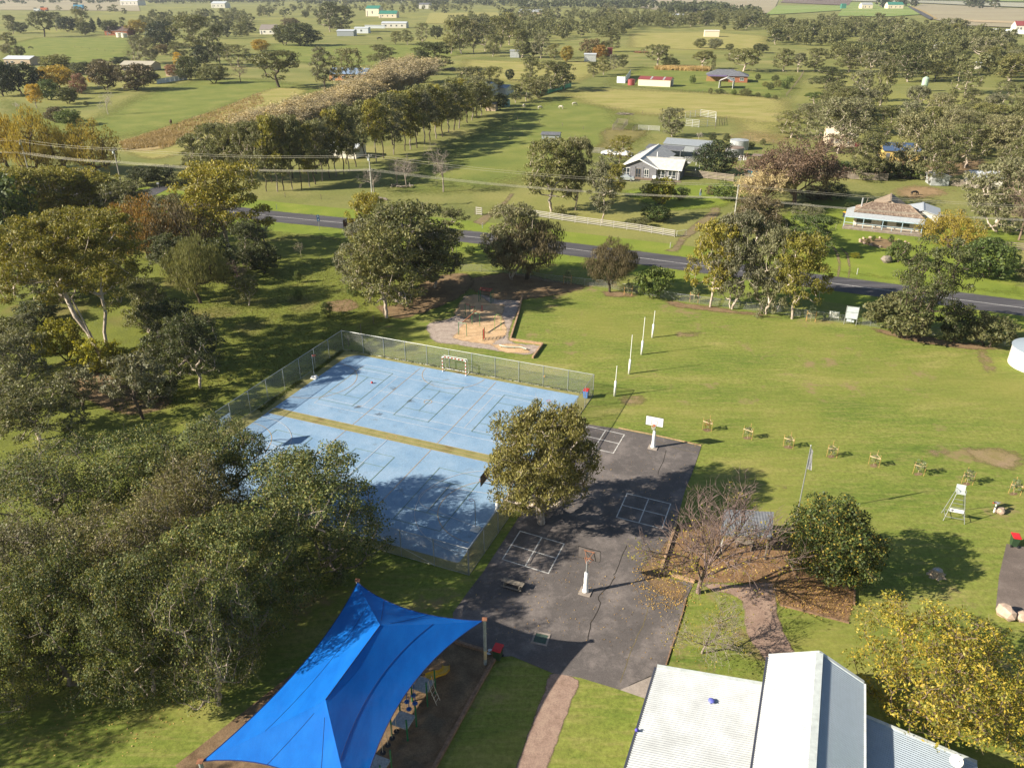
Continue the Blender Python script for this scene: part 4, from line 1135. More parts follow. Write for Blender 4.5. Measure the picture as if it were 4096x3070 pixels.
# timber shelter with corrugated roof
def shelter():
    a = G(2884, 2042, 2.5); b = G(3110, 2050, 2.5); c = G(3085, 2158, 2.5); d = G(2872, 2126, 2.5)
    a = G(2896, 2036, 2.75); b = G(3096, 2046, 2.75); d = G(2880, 2138, 2.45); c = b + (d - a)
    t = thing('garden_shelter', 'timber shelter with grey corrugated roof behind the bare tree', 'shelter', Vector((d.x, d.y, 0)))
    corrugated('roof', d, a, c, b, .12, .018, plain('grey_corrugated_iron', (.24, .25, .27), rough=.5, metal=.2, var=.2, scale=1.5), t)
    for p, m in ((d.lerp(b, .06), M_white), (c.lerp(a, .06), M_oldwood), (a.lerp(c, .06), M_oldwood), (b.lerp(d, .06), M_oldwood)):
        MB(t.location).bar(Vector((p.x, p.y, 0)), Vector((p.x, p.y, p.z - .05)), .11, .11).build('post', m, t)
    for p, q_ in ((d, c), (a, b)): MB(t.location).bar(p.lerp(q_, .03) - Vector((0, 0, .1)), q_.lerp(p, .03) - Vector((0, 0, .1)), .06, .15).build('beam', M_oldwood, t)
    ctr = (a + c) / 2
    MB(t.location).box(Vector((ctr.x, ctr.y, .72)), (1.6, .7, .06), rz=CTH).build('table_top', M_oldwood, t)
    for s in (-.6, .6): MB(t.location).box(Vector((ctr.x, ctr.y, .35)) + Vector((s * math.cos(CTH), s * math.sin(CTH), 0)), (.1, .6, .68), rz=CTH).build('table_leg', M_oldwood, t)
shelter()
# school notice board and banner by the road
def noticeboard():
    a = G(3375, 1296); b = G(3423, 1302)
    t = thing('notice_board', 'tall school notice board on two posts, pale back towards the oval', 'sign', a)
    h = HT(3375, 1296, 1222); zz = Vector((0, 0, 1))
    for p in (a, b): MB(a).tube([p, p + zz * h], .05, 8).build('post', M_galv, t)
    M_b = plain('pale_blue_grey_panel', (.50, .56, .60), rough=.45)
    MB(a).bar(a + zz * (h * .66), b + zz * (h * .66), .05, h * .64).build('panel', M_b, t)
    q = MB(a)
    for f in (.34, .68, .98): q.bar(a + zz * (h * f) - Vector((0, .035, 0)), b + zz * (h * f) - Vector((0, .035, 0)), .04, .06)
    q.build('panel_frame', M_galv, t)
    for f, hh, u0, u1 in ((.235, .40, .16, .55), (.21, .3, .58, .78)): MB(a).bar(a.lerp(b, u0) + zz * (h * f), a.lerp(b, u1) + zz * (h * f), .04, hh).build('small_sign', M_b, t)
    a = G(3312, 1279); b = G(3352, 1284)
    t = thing('banner', 'white banner on posts beside the school notice board', 'banner', a)
    for p in (a, b): MB(a).tube([p, p + zz * 1.5], .03, 7).build('post', M_galv, t)
    MB(a).bar(a.lerp(b, .02) + zz * .95 - Vector((0, .05, 0)), b.lerp(a, .02) + zz * .95 - Vector((0, .05, 0)), .012, .95).build('cloth', M_white, t)
    q = MB(a)
    for k in range(8):
        p = a.lerp(b, .16 + .09 * k) + zz * (1.05 + .12 * math.sin(k * 1.3)) - Vector((0, .06, 0)); q.bar(p, a.lerp(b, .24 + .09 * k) + zz * (1.02 + .12 * math.sin(k * 1.3 + .8)) - Vector((0, .06, 0)), .006, .06)
    q.build('printed_mark', plain('olive_print', (.35, .32, .12)), t)
noticeboard()
# white water tank at the right picture edge
t = thing('water_tank', 'cream ribbed water tank cut by the right picture edge', 'water tank', G(4150, 1465))
R_ = 3.3
pr = [(R_, 0)]
for k in range(14): pr += [(R_ + .03, .1 + k * .17), (R_, .185 + k * .17)]
MB().lathe((0, 0, 0), pr, 40).build('wall', M_cream2 if 'M_cream2' in globals() else plain('cream_steel', (.70, .66, .58), rough=.5), t, smooth=True)
MB().lathe((0, 0, 2.48), [(R_ + .1, -.08), (R_ + .1, 0), (0.3, .55), (.0, .56)], 40).build('roof', M_shadezinc, t)
# ------------------------------------------------------------------ houses and farm buildings
M_greybrick = soil('grey_block_wall', [(.3, (.15, .15, .165)), (.7, (.21, .21, .225))], scale=1.5, fine=6, finefac=.25, bmp=.3)
M_whiteroof = plain('white_tile_roof', (.52, .51, .48), rough=.7, var=.14, scale=1.2)
M_glass = M_winglass
M_slate = plain('slate_grey_roof', (.15, .155, .175), rough=.6, var=.2, scale=1.5)
M_maroon = plain('maroon_steel', (.25, .06, .06), rough=.5)
M_creamwall = plain('cream_steel_wall', (.72, .62, .47), rough=.6, var=.06)
M_redbrick = soil('red_brick_wall', [(.3, (.26, .10, .06)), (.7, (.36, .15, .09))], scale=1.5, fine=5, finefac=.25, bmp=.2)
M_orangebrick = soil('orange_brick_wall', [(.3, (.42, .21, .10)), (.7, (.52, .28, .14))], scale=1.5, fine=5, finefac=.2, bmp=.2)
M_greysteel = plain('grey_blue_steel', (.33, .36, .39), rough=.45, metal=.2, var=.1)
M_greenroof = plain('green_steel_roof', (.04, .20, .15), rough=.5)
M_tin = plain('old_tin', (.45, .47, .48), rough=.5, metal=.2, var=.22, scale=1.2)
M_curtain = plain('cream_curtain', (.50, .45, .36), rough=.9)

def gable(root, x0, x1, y0, y1, eave, ridge, axis, roofm, wallm, oh=.45, th=.12, ends=True, cap=None):
    """walls and a gable roof in the local frame of root; axis = direction of the ridge"""
    q = MB(); 
    if axis == 'x':
        ym = (y0 + y1) / 2
        q.poly([(x0, y0, 0), (x1, y0, 0), (x1, y0, eave), (x0, y0, eave)]); q.poly([(x1, y1, 0), (x0, y1, 0), (x0, y1, eave), (x1, y1, eave)])
        q.poly([(x1, y0, 0), (x1, y1, 0), (x1, y1, eave), (x1, ym, ridge), (x1, y0, eave)]); q.poly([(x0, y1, 0), (x0, y0, 0), (x0, y0, eave), (x0, ym, ridge), (x0, y1, eave)])
        sl = (ridge - eave) / ((y1 - y0) / 2); ez = eave - oh * sl
        A = [(x0 - oh, y0 - oh, ez + th), (x1 + oh, y0 - oh, ez + th), (x1 + oh, ym, ridge + th), (x0 - oh, ym, ridge + th)]
        B = [(x1 + oh, y1 + oh, ez + th), (x0 - oh, y1 + oh, ez + th), (x0 - oh, ym, ridge + th), (x1 + oh, ym, ridge + th)]
        rc_ = ((x0 - oh, ym, ridge + th), (x1 + oh, ym, ridge + th))
    else:
        xm = (x0 + x1) / 2
        q.poly([(x0, y1, 0), (x0, y0, 0), (x0, y0, eave), (x0, y1, eave)]); q.poly([(x1, y0, 0), (x1, y1, 0), (x1, y1, eave), (x1, y0, eave)])
        q.poly([(x0, y0, 0), (x1, y0, 0), (x1, y0, eave), (xm, y0, ridge), (x0, y0, eave)]); q.poly([(x1, y1, 0), (x0, y1, 0), (x0, y1, eave), (xm, y1, ridge), (x1, y1, eave)])
        sl = (ridge - eave) / ((x1 - x0) / 2); ez = eave - oh * sl
        A = [(x0 - oh, y1 + oh, ez + th), (x0 - oh, y0 - oh, ez + th), (xm, y0 - oh, ridge + th), (xm, y1 + oh, ridge + th)]
        B = [(x1 + oh, y0 - oh, ez + th), (x1 + oh, y1 + oh, ez + th), (xm, y1 + oh, ridge + th), (xm, y0 - oh, ridge + th)]
        rc_ = ((xm, y0 - oh, ridge + th), (xm, y1 + oh, ridge + th))
    q.build('wall', wallm, root)
    MB().slab(A, th).build('roof', roofm, root)
    MB().slab(B, th).build('roof', roofm, root)
    MB().bar(Vector(rc_[0]) + Vector((0, 0, .03)), Vector(rc_[1]) + Vector((0, 0, .03)), .3, .06).build('ridge_cap', cap or roofm, root)

def hip(root, x0, x1, y0, y1, eave, ridge, roofm, wallm, oh=.5):
    MB().box(((x0 + x1) / 2, (y0 + y1) / 2, eave / 2), (x1 - x0, y1 - y0, eave)).build('wall', wallm, root)
    X0, X1, Y0, Y1 = x0 - oh, x1 + oh, y0 - oh, y1 + oh; d = min(X1 - X0, Y1 - Y0) / 2
    if X1 - X0 >= Y1 - Y0: r0, r1 = (X0 + d, (Y0 + Y1) / 2, ridge), (X1 - d, (Y0 + Y1) / 2, ridge)
    else: r0, r1 = ((X0 + X1) / 2, Y0 + d, ridge), ((X0 + X1) / 2, Y1 - d, ridge)
    a, b, c, e = (X0, Y0, eave), (X1, Y0, eave), (X1, Y1, eave), (X0, Y1, eave)
    q = MB()
    if X1 - X0 >= Y1 - Y0: fs = [[a, b, r1, r0], [c, e, r0, r1], [b, c, r1], [e, a, r0]]
    else: fs = [[a, b, r0], [b, c, r1, r0], [c, e, r1], [e, a, r0, r1]]
    for f in fs: q.poly(f)
    q.poly([e, c, b, a]); q.build('roof', roofm, root)
    MB().bar(r0, r1, .28, .1).build('ridge_cap', roofm, root)

def win(root, x, y, z, w, h, ax='x', fm=None, curtain=True, name='window', nx=2):
    """window in a wall facing -y (ax x) or +-x (ax y): pane, frame, curtain"""
    fm = fm or M_white
    S = (lambda a, b, c: (a, b, c)) if ax == 'x' else (lambda a, b, c: (b, a, c))
    o = MB().box((x, y, z), S(w, .05, h)).build(name, M_glass, root)
    q = MB()
    for s in (-1, 1): q.box((x, y, z + s * h / 2), S(w + .12, .11, .09))
    for k in range(nx + 1):
        d = -w / 2 + w * k / nx
        q.box((x + (d if ax == 'x' else 0), y + (d if ax == 'y' else 0), z), S(.08, .105, h))
    q.box((x, y, z - h * .18), S(w, .10, .06))
    q.build('window_frame', fm, o)
    return o

# grey block house with white roof
gh = thing('grey_house', 'grey block house with white tiled roofs beyond the road', 'house', (27.5, 199.6, .03), math.radians(-21.9))
gable(gh, 0, 8.6, 0, 20.5, 2.6, 4.55, 'y', M_whiteroof, M_greybrick, .55, cap=M_white)
gable(gh, 5.2, 14.3, .7, 7.9, 2.59, 4.3, 'x', M_whiteroof, M_greybrick, .5, cap=M_whiteroof)
for x, w in ((1.15, 1.7),): win(gh, x, -.03, 1.35, w, 1.7)
win(gh, 4.1, .25 - .28, 1.15, 1.3, 2.1, fm=M_oldwood, name='door')
win(gh, 6.2, -.03, 1.2, 1.1, 1.9)
for x in (3.1, 5.15): MB().box((x, -.06, 1.35), (.55, .14, 2.7)).build('pillar', M_greybrick, gh)
for x in (9.7, 12.4): win(gh, x, .67, 1.25, 1.9, 1.9)
for a, b in (((-.55, -.58, 2.5), (4.3, -.58, 4.62)), ((9.15, -.58, 2.5), (4.3, -.58, 4.62))): MB().bar(a, b, .06, .26, up=(0, 0, 1)).build('barge_board', M_white, gh)
MB().bar((9.0, .15, 2.42), (14.85, .15, 2.42), .14, .14).build('gutter', M_white, gh)
MB().slab([(9.0, 8.6, 2.75), (15.2, 8.6, 2.75), (15.2, 10.4, 2.7), (12.3, 10.4, 2.7), (12.3, 15.4, 2.8), (8.9, 15.4, 2.8)], .12).build('flat_roof', M_whiteroof, gh)
for k in range(7):
    MB().bar((12.5 + .65 * k, 10.6, 2.7), (12.5 + .65 * k, 16.6, 2.7), .06, .12).build('pergola_beam', M_white, gh)
for k in range(8): MB().bar((12.4, 10.8 + .78 * k, 2.82), (16.6, 10.8 + .78 * k, 2.82), .05, .07).build('pergola_batten', plain('grey_batten', (.2, .2, .2)), gh)
for x, y in ((12.6, 10.6), (16.4, 10.6), (16.4, 16.5), (12.6, 16.5)): MB().box((x, y, 1.33), (.1, .1, 2.66)).build('pergola_post', M_white, gh)
MB().tube([(7.0, 7.6, 3.4), (7.0, 7.6, 5.1)], .13, 10).build('flue', M_white, gh)
MB().box((8.3, -.35, .45), (.9, .35, .85)).build('air_conditioner', M_white, gh)
MB().box((13.95, .25, 1.2), (.1, .1, 2.4)).build('downpipe', M_white, gh)
M_path = soil('brown_paving', [(.3, (.17, .12, .09)), (.7, (.24, .18, .13))], scale=1.5, fine=8)
MB(( 0, 0, 0)).poly([gh.matrix_basis @ Vector(p) for p in ((-1.2, -2.6, .03), (15, -1.8, .03), (15, -.05, .03), (-1.2, -.05, .03))]).build('terrace', M_path, kind='structure')
# garden furniture by the terrace
def chairset(label, lx, ly, rz, name='garden_chair'):
    p = gh.matrix_basis @ Vector((lx, ly, .03)); t = thing(name, label, 'chair' if 'chair' in name else 'table', p, rz)
    if 'chair' in name:
        MB().box((0, 0, .42), (.5, .48, .05)).build('seat', M_white, t); MB().box((0, .23, .68), (.5, .05, .5), rx=-.15).build('backrest', M_white, t)
        for a, b in ((-1, -1), (1, -1), (1, 1), (-1, 1)): MB().box((a * .22, b * .2, .2), (.05, .05, .4)).build('leg', M_white, t)
    else:
        MB().lathe((0, 0, .68), [(.5, 0), (.52, .03), (0, .04)], 16).build('table_top', M_white, t)
        for a, b in ((-1, -1), (1, -1), (1, 1), (-1, 1)): MB().box((a * .3, b * .3, .34), (.05, .05, .68)).build('leg', M_white, t)
chairset('white plastic chair left of the table on the grey house terrace', 9.6, -1.0, 1.4); chairset('white plastic chair right of the table on the grey house terrace', 12.2, -1.1, -1.3); chairset('white round garden table on the grey house terrace', 11.0, -1.05, 0, 'garden_table')
# shed and carport behind
gs = thing('farm_shed', 'long grey steel shed with pale roof behind the white-roofed house', 'shed', (42.8, 228.4, .02), math.radians(-25))
gable(gs, 0, 12.6, 0, 7, 3.0, 3.9, 'x', M_greysteel, M_greysteel, .25)
MB().slab([(-3.6, -6.2, 2.55), (6.6, -6.2, 2.55), (6.6, -2.2, 3.0), (-3.6, -2.2, 3.0)], .1).build('carport_roof', M_slate, gs)
for x in (-3.2, 0, 3.1, 6.3): MB().box((x, -6.0, 1.27), (.12, .12, 2.5)).build('carport_post', M_galv, gs)
for x in (-3.2, 6.3): MB().box((x, -2.4, 1.45), (.12, .12, 2.9)).build('carport_post', M_galv, gs)
MB().box((10, -.04, 1.3), (2.6, .06, 2.6)).build('roller_door', M_slate, gs)
def tank(label, loc, r, h, m, ribs=8, cone=.35, rm=None):
    t = thing('water_tank', label, 'water tank', loc)
    pr = [(r, 0)]
    for k in range(ribs): pr += [(r + .02, (k + .3) * h / ribs), (r, (k + .8) * h / ribs)]
    pr.append((r, h)); MB().lathe((0, 0, 0), pr, 28).build('wall', m, t, smooth=True)
    MB().lathe((0, 0, h), [(r + .06, -.03), (r + .06, .03), (.15, cone), (0, cone + .01)], 28).build('roof', rm or m, t)
    MB().box((r * .9, -r * .55, h * .5), (.1, .1, h)).build('downpipe', M_white, t)
    return t
M_ctank = plain('grey_concrete', (.30, .30, .31), rough=.85, var=.15)
tank('pale grey round tank behind the brown-topped one near the sheds', (66.2, 236.5, 0), 2.6, 2.6, M_tin)
tank('dark grey round tank with brown lid beside the round evergreen', (62.2, 226.0, 0), 2.5, 2.4, M_ctank, rm=plain('brown_tank_lid', (.25, .19, .15)))
tank('dark red water tank at the end of the cream shed', (57.3, 402.5, .02), 1.7, 2.6, plain('red_tank', (.30, .06, .06)))
tank('pale green tank beside the tall gum row', G(2024, 425), 1.6, 2.4, plain('green_tank', (.22, .36, .30)))
tank('cream water tank left of the brick house at the paddock edge', G(480, 150), 3.0, 4.0, plain('cream_tank', (.62, .58, .48)))
tank('second cream tank close to the brick house at the paddock edge', G(499, 151), 2.6, 3.6, plain('cream_tank', (.62, .58, .48)))
# aviary
t = thing('aviary', 'open timber bird cage frame with flat top beside the dark tank', 'aviary', (64.0, 214, 0), math.radians(-22))
for x in (0, 2.2, 4.4):
    for y in (0, 2.6): MB().box((x, y, 1.15), (.1, .1, 2.3)).build('post', M_oldwood, t)
MB().slab([(-.2, -.2, 2.36), (4.6, -.2, 2.36), (4.6, 2.8, 2.42), (-.2, 2.8, 2.42)], .08).build('roof', plain('brown_tank_lid', (.25, .19, .15)), t)
for y in (0, 2.6): MB().bar((0, y, .1), (4.4, y, .1), .06, .1).build('rail', M_oldwood, t)
# washing on a line
t = thing('clothes_line', 'rotary clothes line post behind the timber screen fence', 'clothes line', G(2962, 650))
MB().tube([(0, 0, 0), (0, 0, 2.0)], .035, 7).build('mast', M_galv, t)
for k in range(4): MB().tube([(0, 0, 1.75), (1.4 * math.cos(k * 1.571), 1.4 * math.sin(k * 1.571), 2.0)], .02, 5).build('arm', M_galv, t)
for lab, dx, w in (('white sheet hanging left on the clothes line', -.75, 1.1), ('pale pink sheet hanging right on the clothes line', .5, 1.1)):
    q = MB(); n = 8; vs = [(dx + w * i / n - .3, -.9 + .07 * math.sin(i * 1.7), z) for z in (1.95, .75) for i in range(n + 1)]
    q.add(vs, [(i, i + 1, i + n + 2, i + n + 1) for i in range(n)]); o = q.build('bed_sheet', plain('washing_white', (.72, .68, .68), rough=.9), label=lab, cat='washing'); o.location = t.location
# timber screen fences, rails one by one
def rail_fence(label, P, h, rails, sp, m, rw=.14, name='rail_fence', pw=.12, group=None, gap0=.28):
    t = thing(name, label, 'fence', P[0], 0, group); o = Vector(P[0]); pm = None; rm_ = {}
    for a, b in zip(P[:-1], P[1:]):
        a = Vector(a); b = Vector(b); L = (b - a).length; n = max(1, round(L / sp)); d = (b - a) / n; rz = math.atan2(d.y, d.x)
        for i in range(n + 1):
            if pm is None: po = MB().box((0, 0, h / 2), (pw, pw, h + .1)).build('post', m, t); pm = po.data
            else: po = bpy.data.objects.new('post', pm); COL.objects.link(po); po.parent = t
            po.location = a + d * i - o; po.rotation_euler = (0, 0, rz)
        key = round(d.length, 2)
        for i in range(n):
            for k in range(rails):
                z = gap0 + (h - gap0 - .08) * k / max(1, rails - 1)
                if key not in rm_: ro = MB().box((0, 0, 0), (d.length - .02, .04, rw)).build('rail', m, t); rm_[key] = ro.data
                else: ro = bpy.data.objects.new('rail', rm_[key]); COL.objects.link(ro); ro.parent = t
                nrm = Vector((d.y, -d.x, 0)).normalized() * (pw / 2 + .025)
                ro.location = a + d * (i + .5) + nrm - o + Vector((0, 0, z)); ro.rotation_euler = (0, 0, rz)
    return t
M_rail = plain('pale_weathered_rail', (.36, .34, .30), rough=.85, var=.2, scale=2)
M_railbrown = plain('brown_grey_rail', (.30, .25, .20), rough=.9, var=.25, scale=2)
rail_fence('long pale post and rail fence along the far side of the road', [G(2050, 853), G(2300, 890), G(2560, 925), G(2698, 948)], 1.35, 4, 2.7, M_rail, .16)
rail_fence('brown slatted screen fence right of the grey house', [G(2736, 703), G(2830, 715), G(2934, 727)], 1.7, 5, 2.4, M_railbrown, .2)
rail_fence('short slatted fence panel right of the wire gate', [G(2977, 722), G(3005, 724)], 1.6, 5, 2.4, M_railbrown, .2)
rail_fence('white rail fence left of the grey house', [G(2365, 612), G(2520, 618)], 1.5, 4, 2.4, M_rail)
rail_fence('slatted timber fence below the cluttered yard', [G(3272, 700), G(3350, 712), G(3460, 722), G(3548, 724)], 1.8, 6, 2.6, M_railbrown, .16)
rail_fence('slatted timber fence right of the leaning tin shed', [G(3790, 742), G(3870, 752), G(3960, 762)], 1.8, 6, 2.6, M_railbrown, .16)
rail_fence('post and rail fence at the right behind the garden', [G(3850, 985), G(3960, 992), G(4120, 1005)], 1.4, 4, 2.6, M_railbrown)
rail_fence('white rail fence at the bend of the dirt track', [G(1905, 858), G(1928, 861)], 1.6, 4, 1.6, M_rail, .22)
# wire gate
t = thing('wire_gate', 'double wire gate between screen fence and panel', 'gate', G(2936, 728))
a = G(2938, 727); b = G(2976, 729)
for p, q_ in ((a, a.lerp(b, .49)), (a.lerp(b, .51), b)):
    MB(t.location).tube([p + zz * .1, p + zz * 1.3, q_ + zz * 1.3, q_ + zz * .1, p + zz * .1], .03, 6).build('leaf_frame', M_galv, t)
    for k in range(5): MB(t.location).tube([p.lerp(q_, (k + 1) / 6) + zz * .1, p.lerp(q_, (k + 1) / 6) + zz * 1.3], .012, 4).build('bar', M_galv, t)
# white farm gate at the drive by the road
t = thing('farm_gate', 'white tube gate at the end of the pale rail fence', 'gate', G(2706, 948)); a = G(2706, 948); b = G(2745, 944)
MB(t.location).tube([a + zz * .2, a + zz * 1.2, b + zz * 1.2, b + zz * .2, a + zz * .2], .03, 6).build('frame', M_white, t)
for z_ in (.45, .7, .95): MB(t.location).tube([a + zz * z_, b + zz * z_], .015, 5).build('bar', M_white, t)
# skip / trampoline-blue box
t = thing('pool_cover_box', 'turquoise covered box on the lawn behind the gate', 'box', G(3000, 705), math.radians(-20))
MB().box((1.2, .9, .55), (3.6, 2.2, 1.1)).build('body', plain('teal_dark', (.02, .22, .26)), t); MB().box((1.2, .9, 1.13), (3.7, 2.3, .06)).build('cover', plain('turquoise_cover', (.04, .38, .52)), t)
# parked cars
def car(label, loc, rz, m):
    t = thing('parked_car', label, 'car', loc, rz)
    prof = [(-2.1, .35), (-2.15, .75), (-1.95, .92), (-1.2, .98), (-.6, 1.42), (.7, 1.45), (1.45, 1.0), (2.05, .9), (2.15, .6), (2.1, .35)]
    vs = []; fs = []
    for y, s in ((-.85, 1), (-.80, 1.0), (.80, 1.0), (.85, 1)):
        for x, z in prof: vs.append((x, y * (.86 if z > 1.1 else 1), z))
    n = len(prof)
    for j in range(3):
        for i in range(n - 1): fs.append((j * n + i, j * n + i + 1, (j + 1) * n + i + 1, (j + 1) * n + i))
    fs += [tuple(range(n - 1, -1, -1)), tuple(range(3 * n, 4 * n))]
    MB().add(vs, fs).build('body', m, t)
    for s in (-1, 1): MB().poly([(-1.05, s * .80, 1.0), (-.55, s * .745, 1.36), (.65, s * .745, 1.38), (1.25, s * .80, 1.02)]).build('side_window', M_glass, t)
    MB().poly([(1.43, -.7, 1.04), (1.43, .7, 1.04), (.76, .62, 1.41), (.76, -.62, 1.41)]).build('windscreen', M_glass, t)
    for x in (-1.3, 1.35):
        for s in (-1, 1):
            w = MB().tube([(x, s * .72, .32), (x, s * .90, .32)], .32, 14).build('wheel', M_black, t); MB().tube([(x, s * .89, .32), (x, s * .91, .32)], .19, 10).build('rim', M_galv, w)
    return t
car('small pale silver car parked at the left of the grey house', G(2502, 722, .03), math.radians(170), plain('silver_car', (.50, .55, .58), rough=.25, metal=.3))
car('white car parked behind the rail fence left of the grey house', G(2500, 625, .03), math.radians(160), plain('white_car', (.75, .76, .78), rough=.25))
car('second white car behind the rail fence, farther left', G(2435, 620, .03), math.radians(160), plain('white_car', (.75, .76, .78), rough=.25))

# right-hand house with brown tiled roof and verandah
rh = thing('verandah_house', 'long cream house with brown tiled roof and pale verandah, right of the road', 'house', (66.6, 153.2, .03), math.radians(-24.8))
M_tile = soil('mottled_brown_tile', [(.3, (.14, .095, .075)), (.5, (.21, .155, .12)), (.7, (.40, .33, .26))], scale=2.2, fine=5, finefac=.3, bmp=.1)
M_tan = plain('tan_ribbed_roof', (.30, .23, .17), rough=.7, var=.2, scale=1.2)
MB().box((6.6, 3.1, 1.35), (11.8, 4.6, 2.7)).build('wall', plain('cream_render', (.66, .60, .50), rough=.8), rh)
# tiled hip roof: courses of tiles, each a small stepped piece
X0, X1, Y0, Y1, EV, RG = .5, 13.0, .5, 6.3, 2.85, 4.5
def tile_slope(a, b, c, d, rows, cols):
    """a-b eave, d-c ridge edge"""
    a, b, c, d = map(Vector, (a, b, c, d)); q = MB(); nrm = (b - a).cross(d - a).normalized()
    if nrm.z < 0: nrm = -nrm
    for j in range(rows):
        l0, r0 = a.lerp(d, j / rows), b.lerp(c, j / rows); l1, r1 = a.lerp(d, (j + 1) / rows), b.lerp(c, (j + 1) / rows)
        k = max(1, int(round(cols * (r0 - l0).length / (b - a).length)))
        for i in range(k):
            p0 = l0.lerp(r0, (i + .04) / k); p1 = l0.lerp(r0, (i + .96) / k); p2 = l1.lerp(r1, (i + .96) / k); p3 = l1.lerp(r1, (i + .04) / k)
            m0 = p0.lerp(p1, .5) + nrm * .085; m1 = p3.lerp(p2, .5) + nrm * .045
            q.add([p0 + nrm * .04, m0, p1 + nrm * .04, p2, m1, p3, p0, p1], [(0, 1, 4, 5), (1, 2, 3, 4), (6, 7, 2, 1, 0)])
    return q
dd_ = (Y1 - Y0) / 2; r0, r1 = (X0 + dd_, (Y0 + Y1) / 2, RG), (X1 - dd_, (Y0 + Y1) / 2, RG)
MB().poly([(X0, Y0, EV), (X1, Y0, EV), r1, r0]).poly([(X1, Y1, EV), (X0, Y1, EV), r0, r1]).poly([(X1, Y0, EV), (X1, Y1, EV), r1]).poly([(X0, Y1, EV), (X0, Y0, EV), r0]).build('roof', M_tile, rh)
tile_slope((X0, Y0, EV), (X1, Y0, EV), r1, r0, 11, 42).build('roof_tiles', M_tile, rh, kind='stuff')
tile_slope((X0, Y1, EV), (X0, Y0, EV), r0, r0, 11, 18).build('roof_tiles', M_tile, rh, kind='stuff')
M_ridgetile = plain('ridge_tile', (.33, .24, .17), rough=.8, var=.2)
for p, q_ in ((r0, r1), ((X0, Y0, EV), r0), ((X1, Y0, EV), r1)): MB().bar(Vector(p) + zz * .09, Vector(q_) + zz * .09, .2, .08).build('ridge_tile_row', M_ridgetile, rh)
M_vroof = plain('pale_blue_grey_verandah_roof', (.40, .43, .45), rough=.5, var=.12)
MB().slab([(-1.0, -1.3, 2.35), (13.2, -1.3, 2.35), (13.2, .45, 2.83), (.45, .45, 2.83), (.45, 5.6, 2.83), (-1.0, 5.6, 2.35)], .06).build('verandah_roof', M_vroof, rh)
MB().bar((-1.0, -1.34, 2.28), (13.2, -1.34, 2.28), .08, .16).build('fascia', plain('pale_blue_paint', (.38, .50, .58), rough=.5), rh)
M_vpost = plain('pale_blue_paint', (.38, .50, .58), rough=.5)
for k in range(5): MB().box((-.9 + 3.45 * k, -1.2, 1.1), (.11, .11, 2.3)).build('verandah_post', M_vpost, rh)
for k in range(4): MB().box((.85 + 3.45 * k, -1.2, .72), (.08, .08, .9)).build('baluster', M_vpost, rh)
MB().bar((-.9, -1.2, 1.15), (13.0, -1.2, 1.15), .08, .08).build('verandah_rail', M_vpost, rh)
for k in range(9):
    MB().box((6.05, -1.25 + .22 * k, .30), (14.2, .205, .06)).build('deck_board', M_railbrown, rh)
for k in range(3): MB().box((6.05, -1.38 - .28 * k, .24 - .09 * k), (14.2, .26, .06)).build('deck_step', M_railbrown, rh)
for x, w in ((2.6, 2.6), (9.6, 2.2)): win(rh, x, .76, 1.55, w, 1.1, fm=M_slate)
win(rh, 6.3, .77, 1.3, .95, 1.95, fm=M_slate, name='door', nx=1)
gable(rh, 4.0, 9.2, 6.0, 12.0, 3.0, 4.5, 'y', M_tan, plain('cream_render', (.66, .60, .50), rough=.8), .35)
gable(rh, 9.7, 15.7, 4.8, 11.0, 2.7, 3.5, 'y', plain('pale_grey_steel_roof', (.47, .50, .54), rough=.45, metal=.1, var=.05), plain('pale_wall', (.6, .6, .58)), .3)
MB().tube([(1.6, 3.0, 3.2), (1.6, 3.0, 5.2)], .16, 10).build('flue', M_tin, rh)
MB().tube([(2.2, 4.4, 3.2), (2.5, 4.4, 5.0)], .06, 8).build('flue', M_oldwood, rh)
bin_('dark wheelie bin with yellow lid at the verandah end', G(3378, 868, .03), .4, plain('black_bin', (.02, .025, .04)), M_yellow)['group'] = 'wheelie bins'
rock_r = random.Random(11)
gb = [z for z in smooth_poly([(3440, 962), (3480, 952), (3560, 958), (3620, 970), (3632, 985), (3600, 998), (3520, 990), (3455, 975)], 4)]
sheet('flower_bed', gb, M_baresoil, .04)
for i, (u, v) in enumerate(gb):
    if i % 2 == 0: rock('small edging stone round the oval flower bed', G(u, v), (.28, .22, .28), rock_r.uniform(0, 3), 20 + i, M_sandstone)['group'] = 'flower bed edging stones'
rock('dark mossy rock heap below the flower bed on the lawn', G(3545, 1048), (1.1, .7, .9), .3, 60, M_oldwood)

# cream shed with maroon roof
cs = thing('cream_shed', 'long cream shed with maroon roof in the far paddock', 'shed', (60.2, 400.2, .05), math.radians(-22.3))
gable(cs, 0, 15.4, 0, 7.5, 3.0, 3.9, 'x', M_maroon, M_creamwall, .2)
for x in (5.6, 11.6): MB().slab([(x, -.25, 3.09), (x + .8, -.25, 3.09), (x + .8, 3.7, 4.06), (x, 3.7, 4.06)], .02).build('skylight', M_tin, cs)
MB().box((15.43, 3.2, 1.3), (.05, 3, 2.6)).build('roller_door', M_slate, cs)
dh = thing('hip_roof_house', 'brick house with dark grey hipped roof in the far paddock', 'house', (97.8, 421.5, .05), math.radians(-14))
hip(dh, 0, 17, 0, 9, 2.9, 5.2, M_slate, M_redbrick, .7); hip(dh, 10.5, 19.5, -4, 6, 2.89, 4.9, M_slate, M_redbrick, .7)
for k in range(9): MB().box((.3 + k * 1.25, -.6, 1.3), (1.2, .08, 2.6)).build('timber_panel', plain('honey_timber', (.35, .20, .08), rough=.8, var=.2), dh)
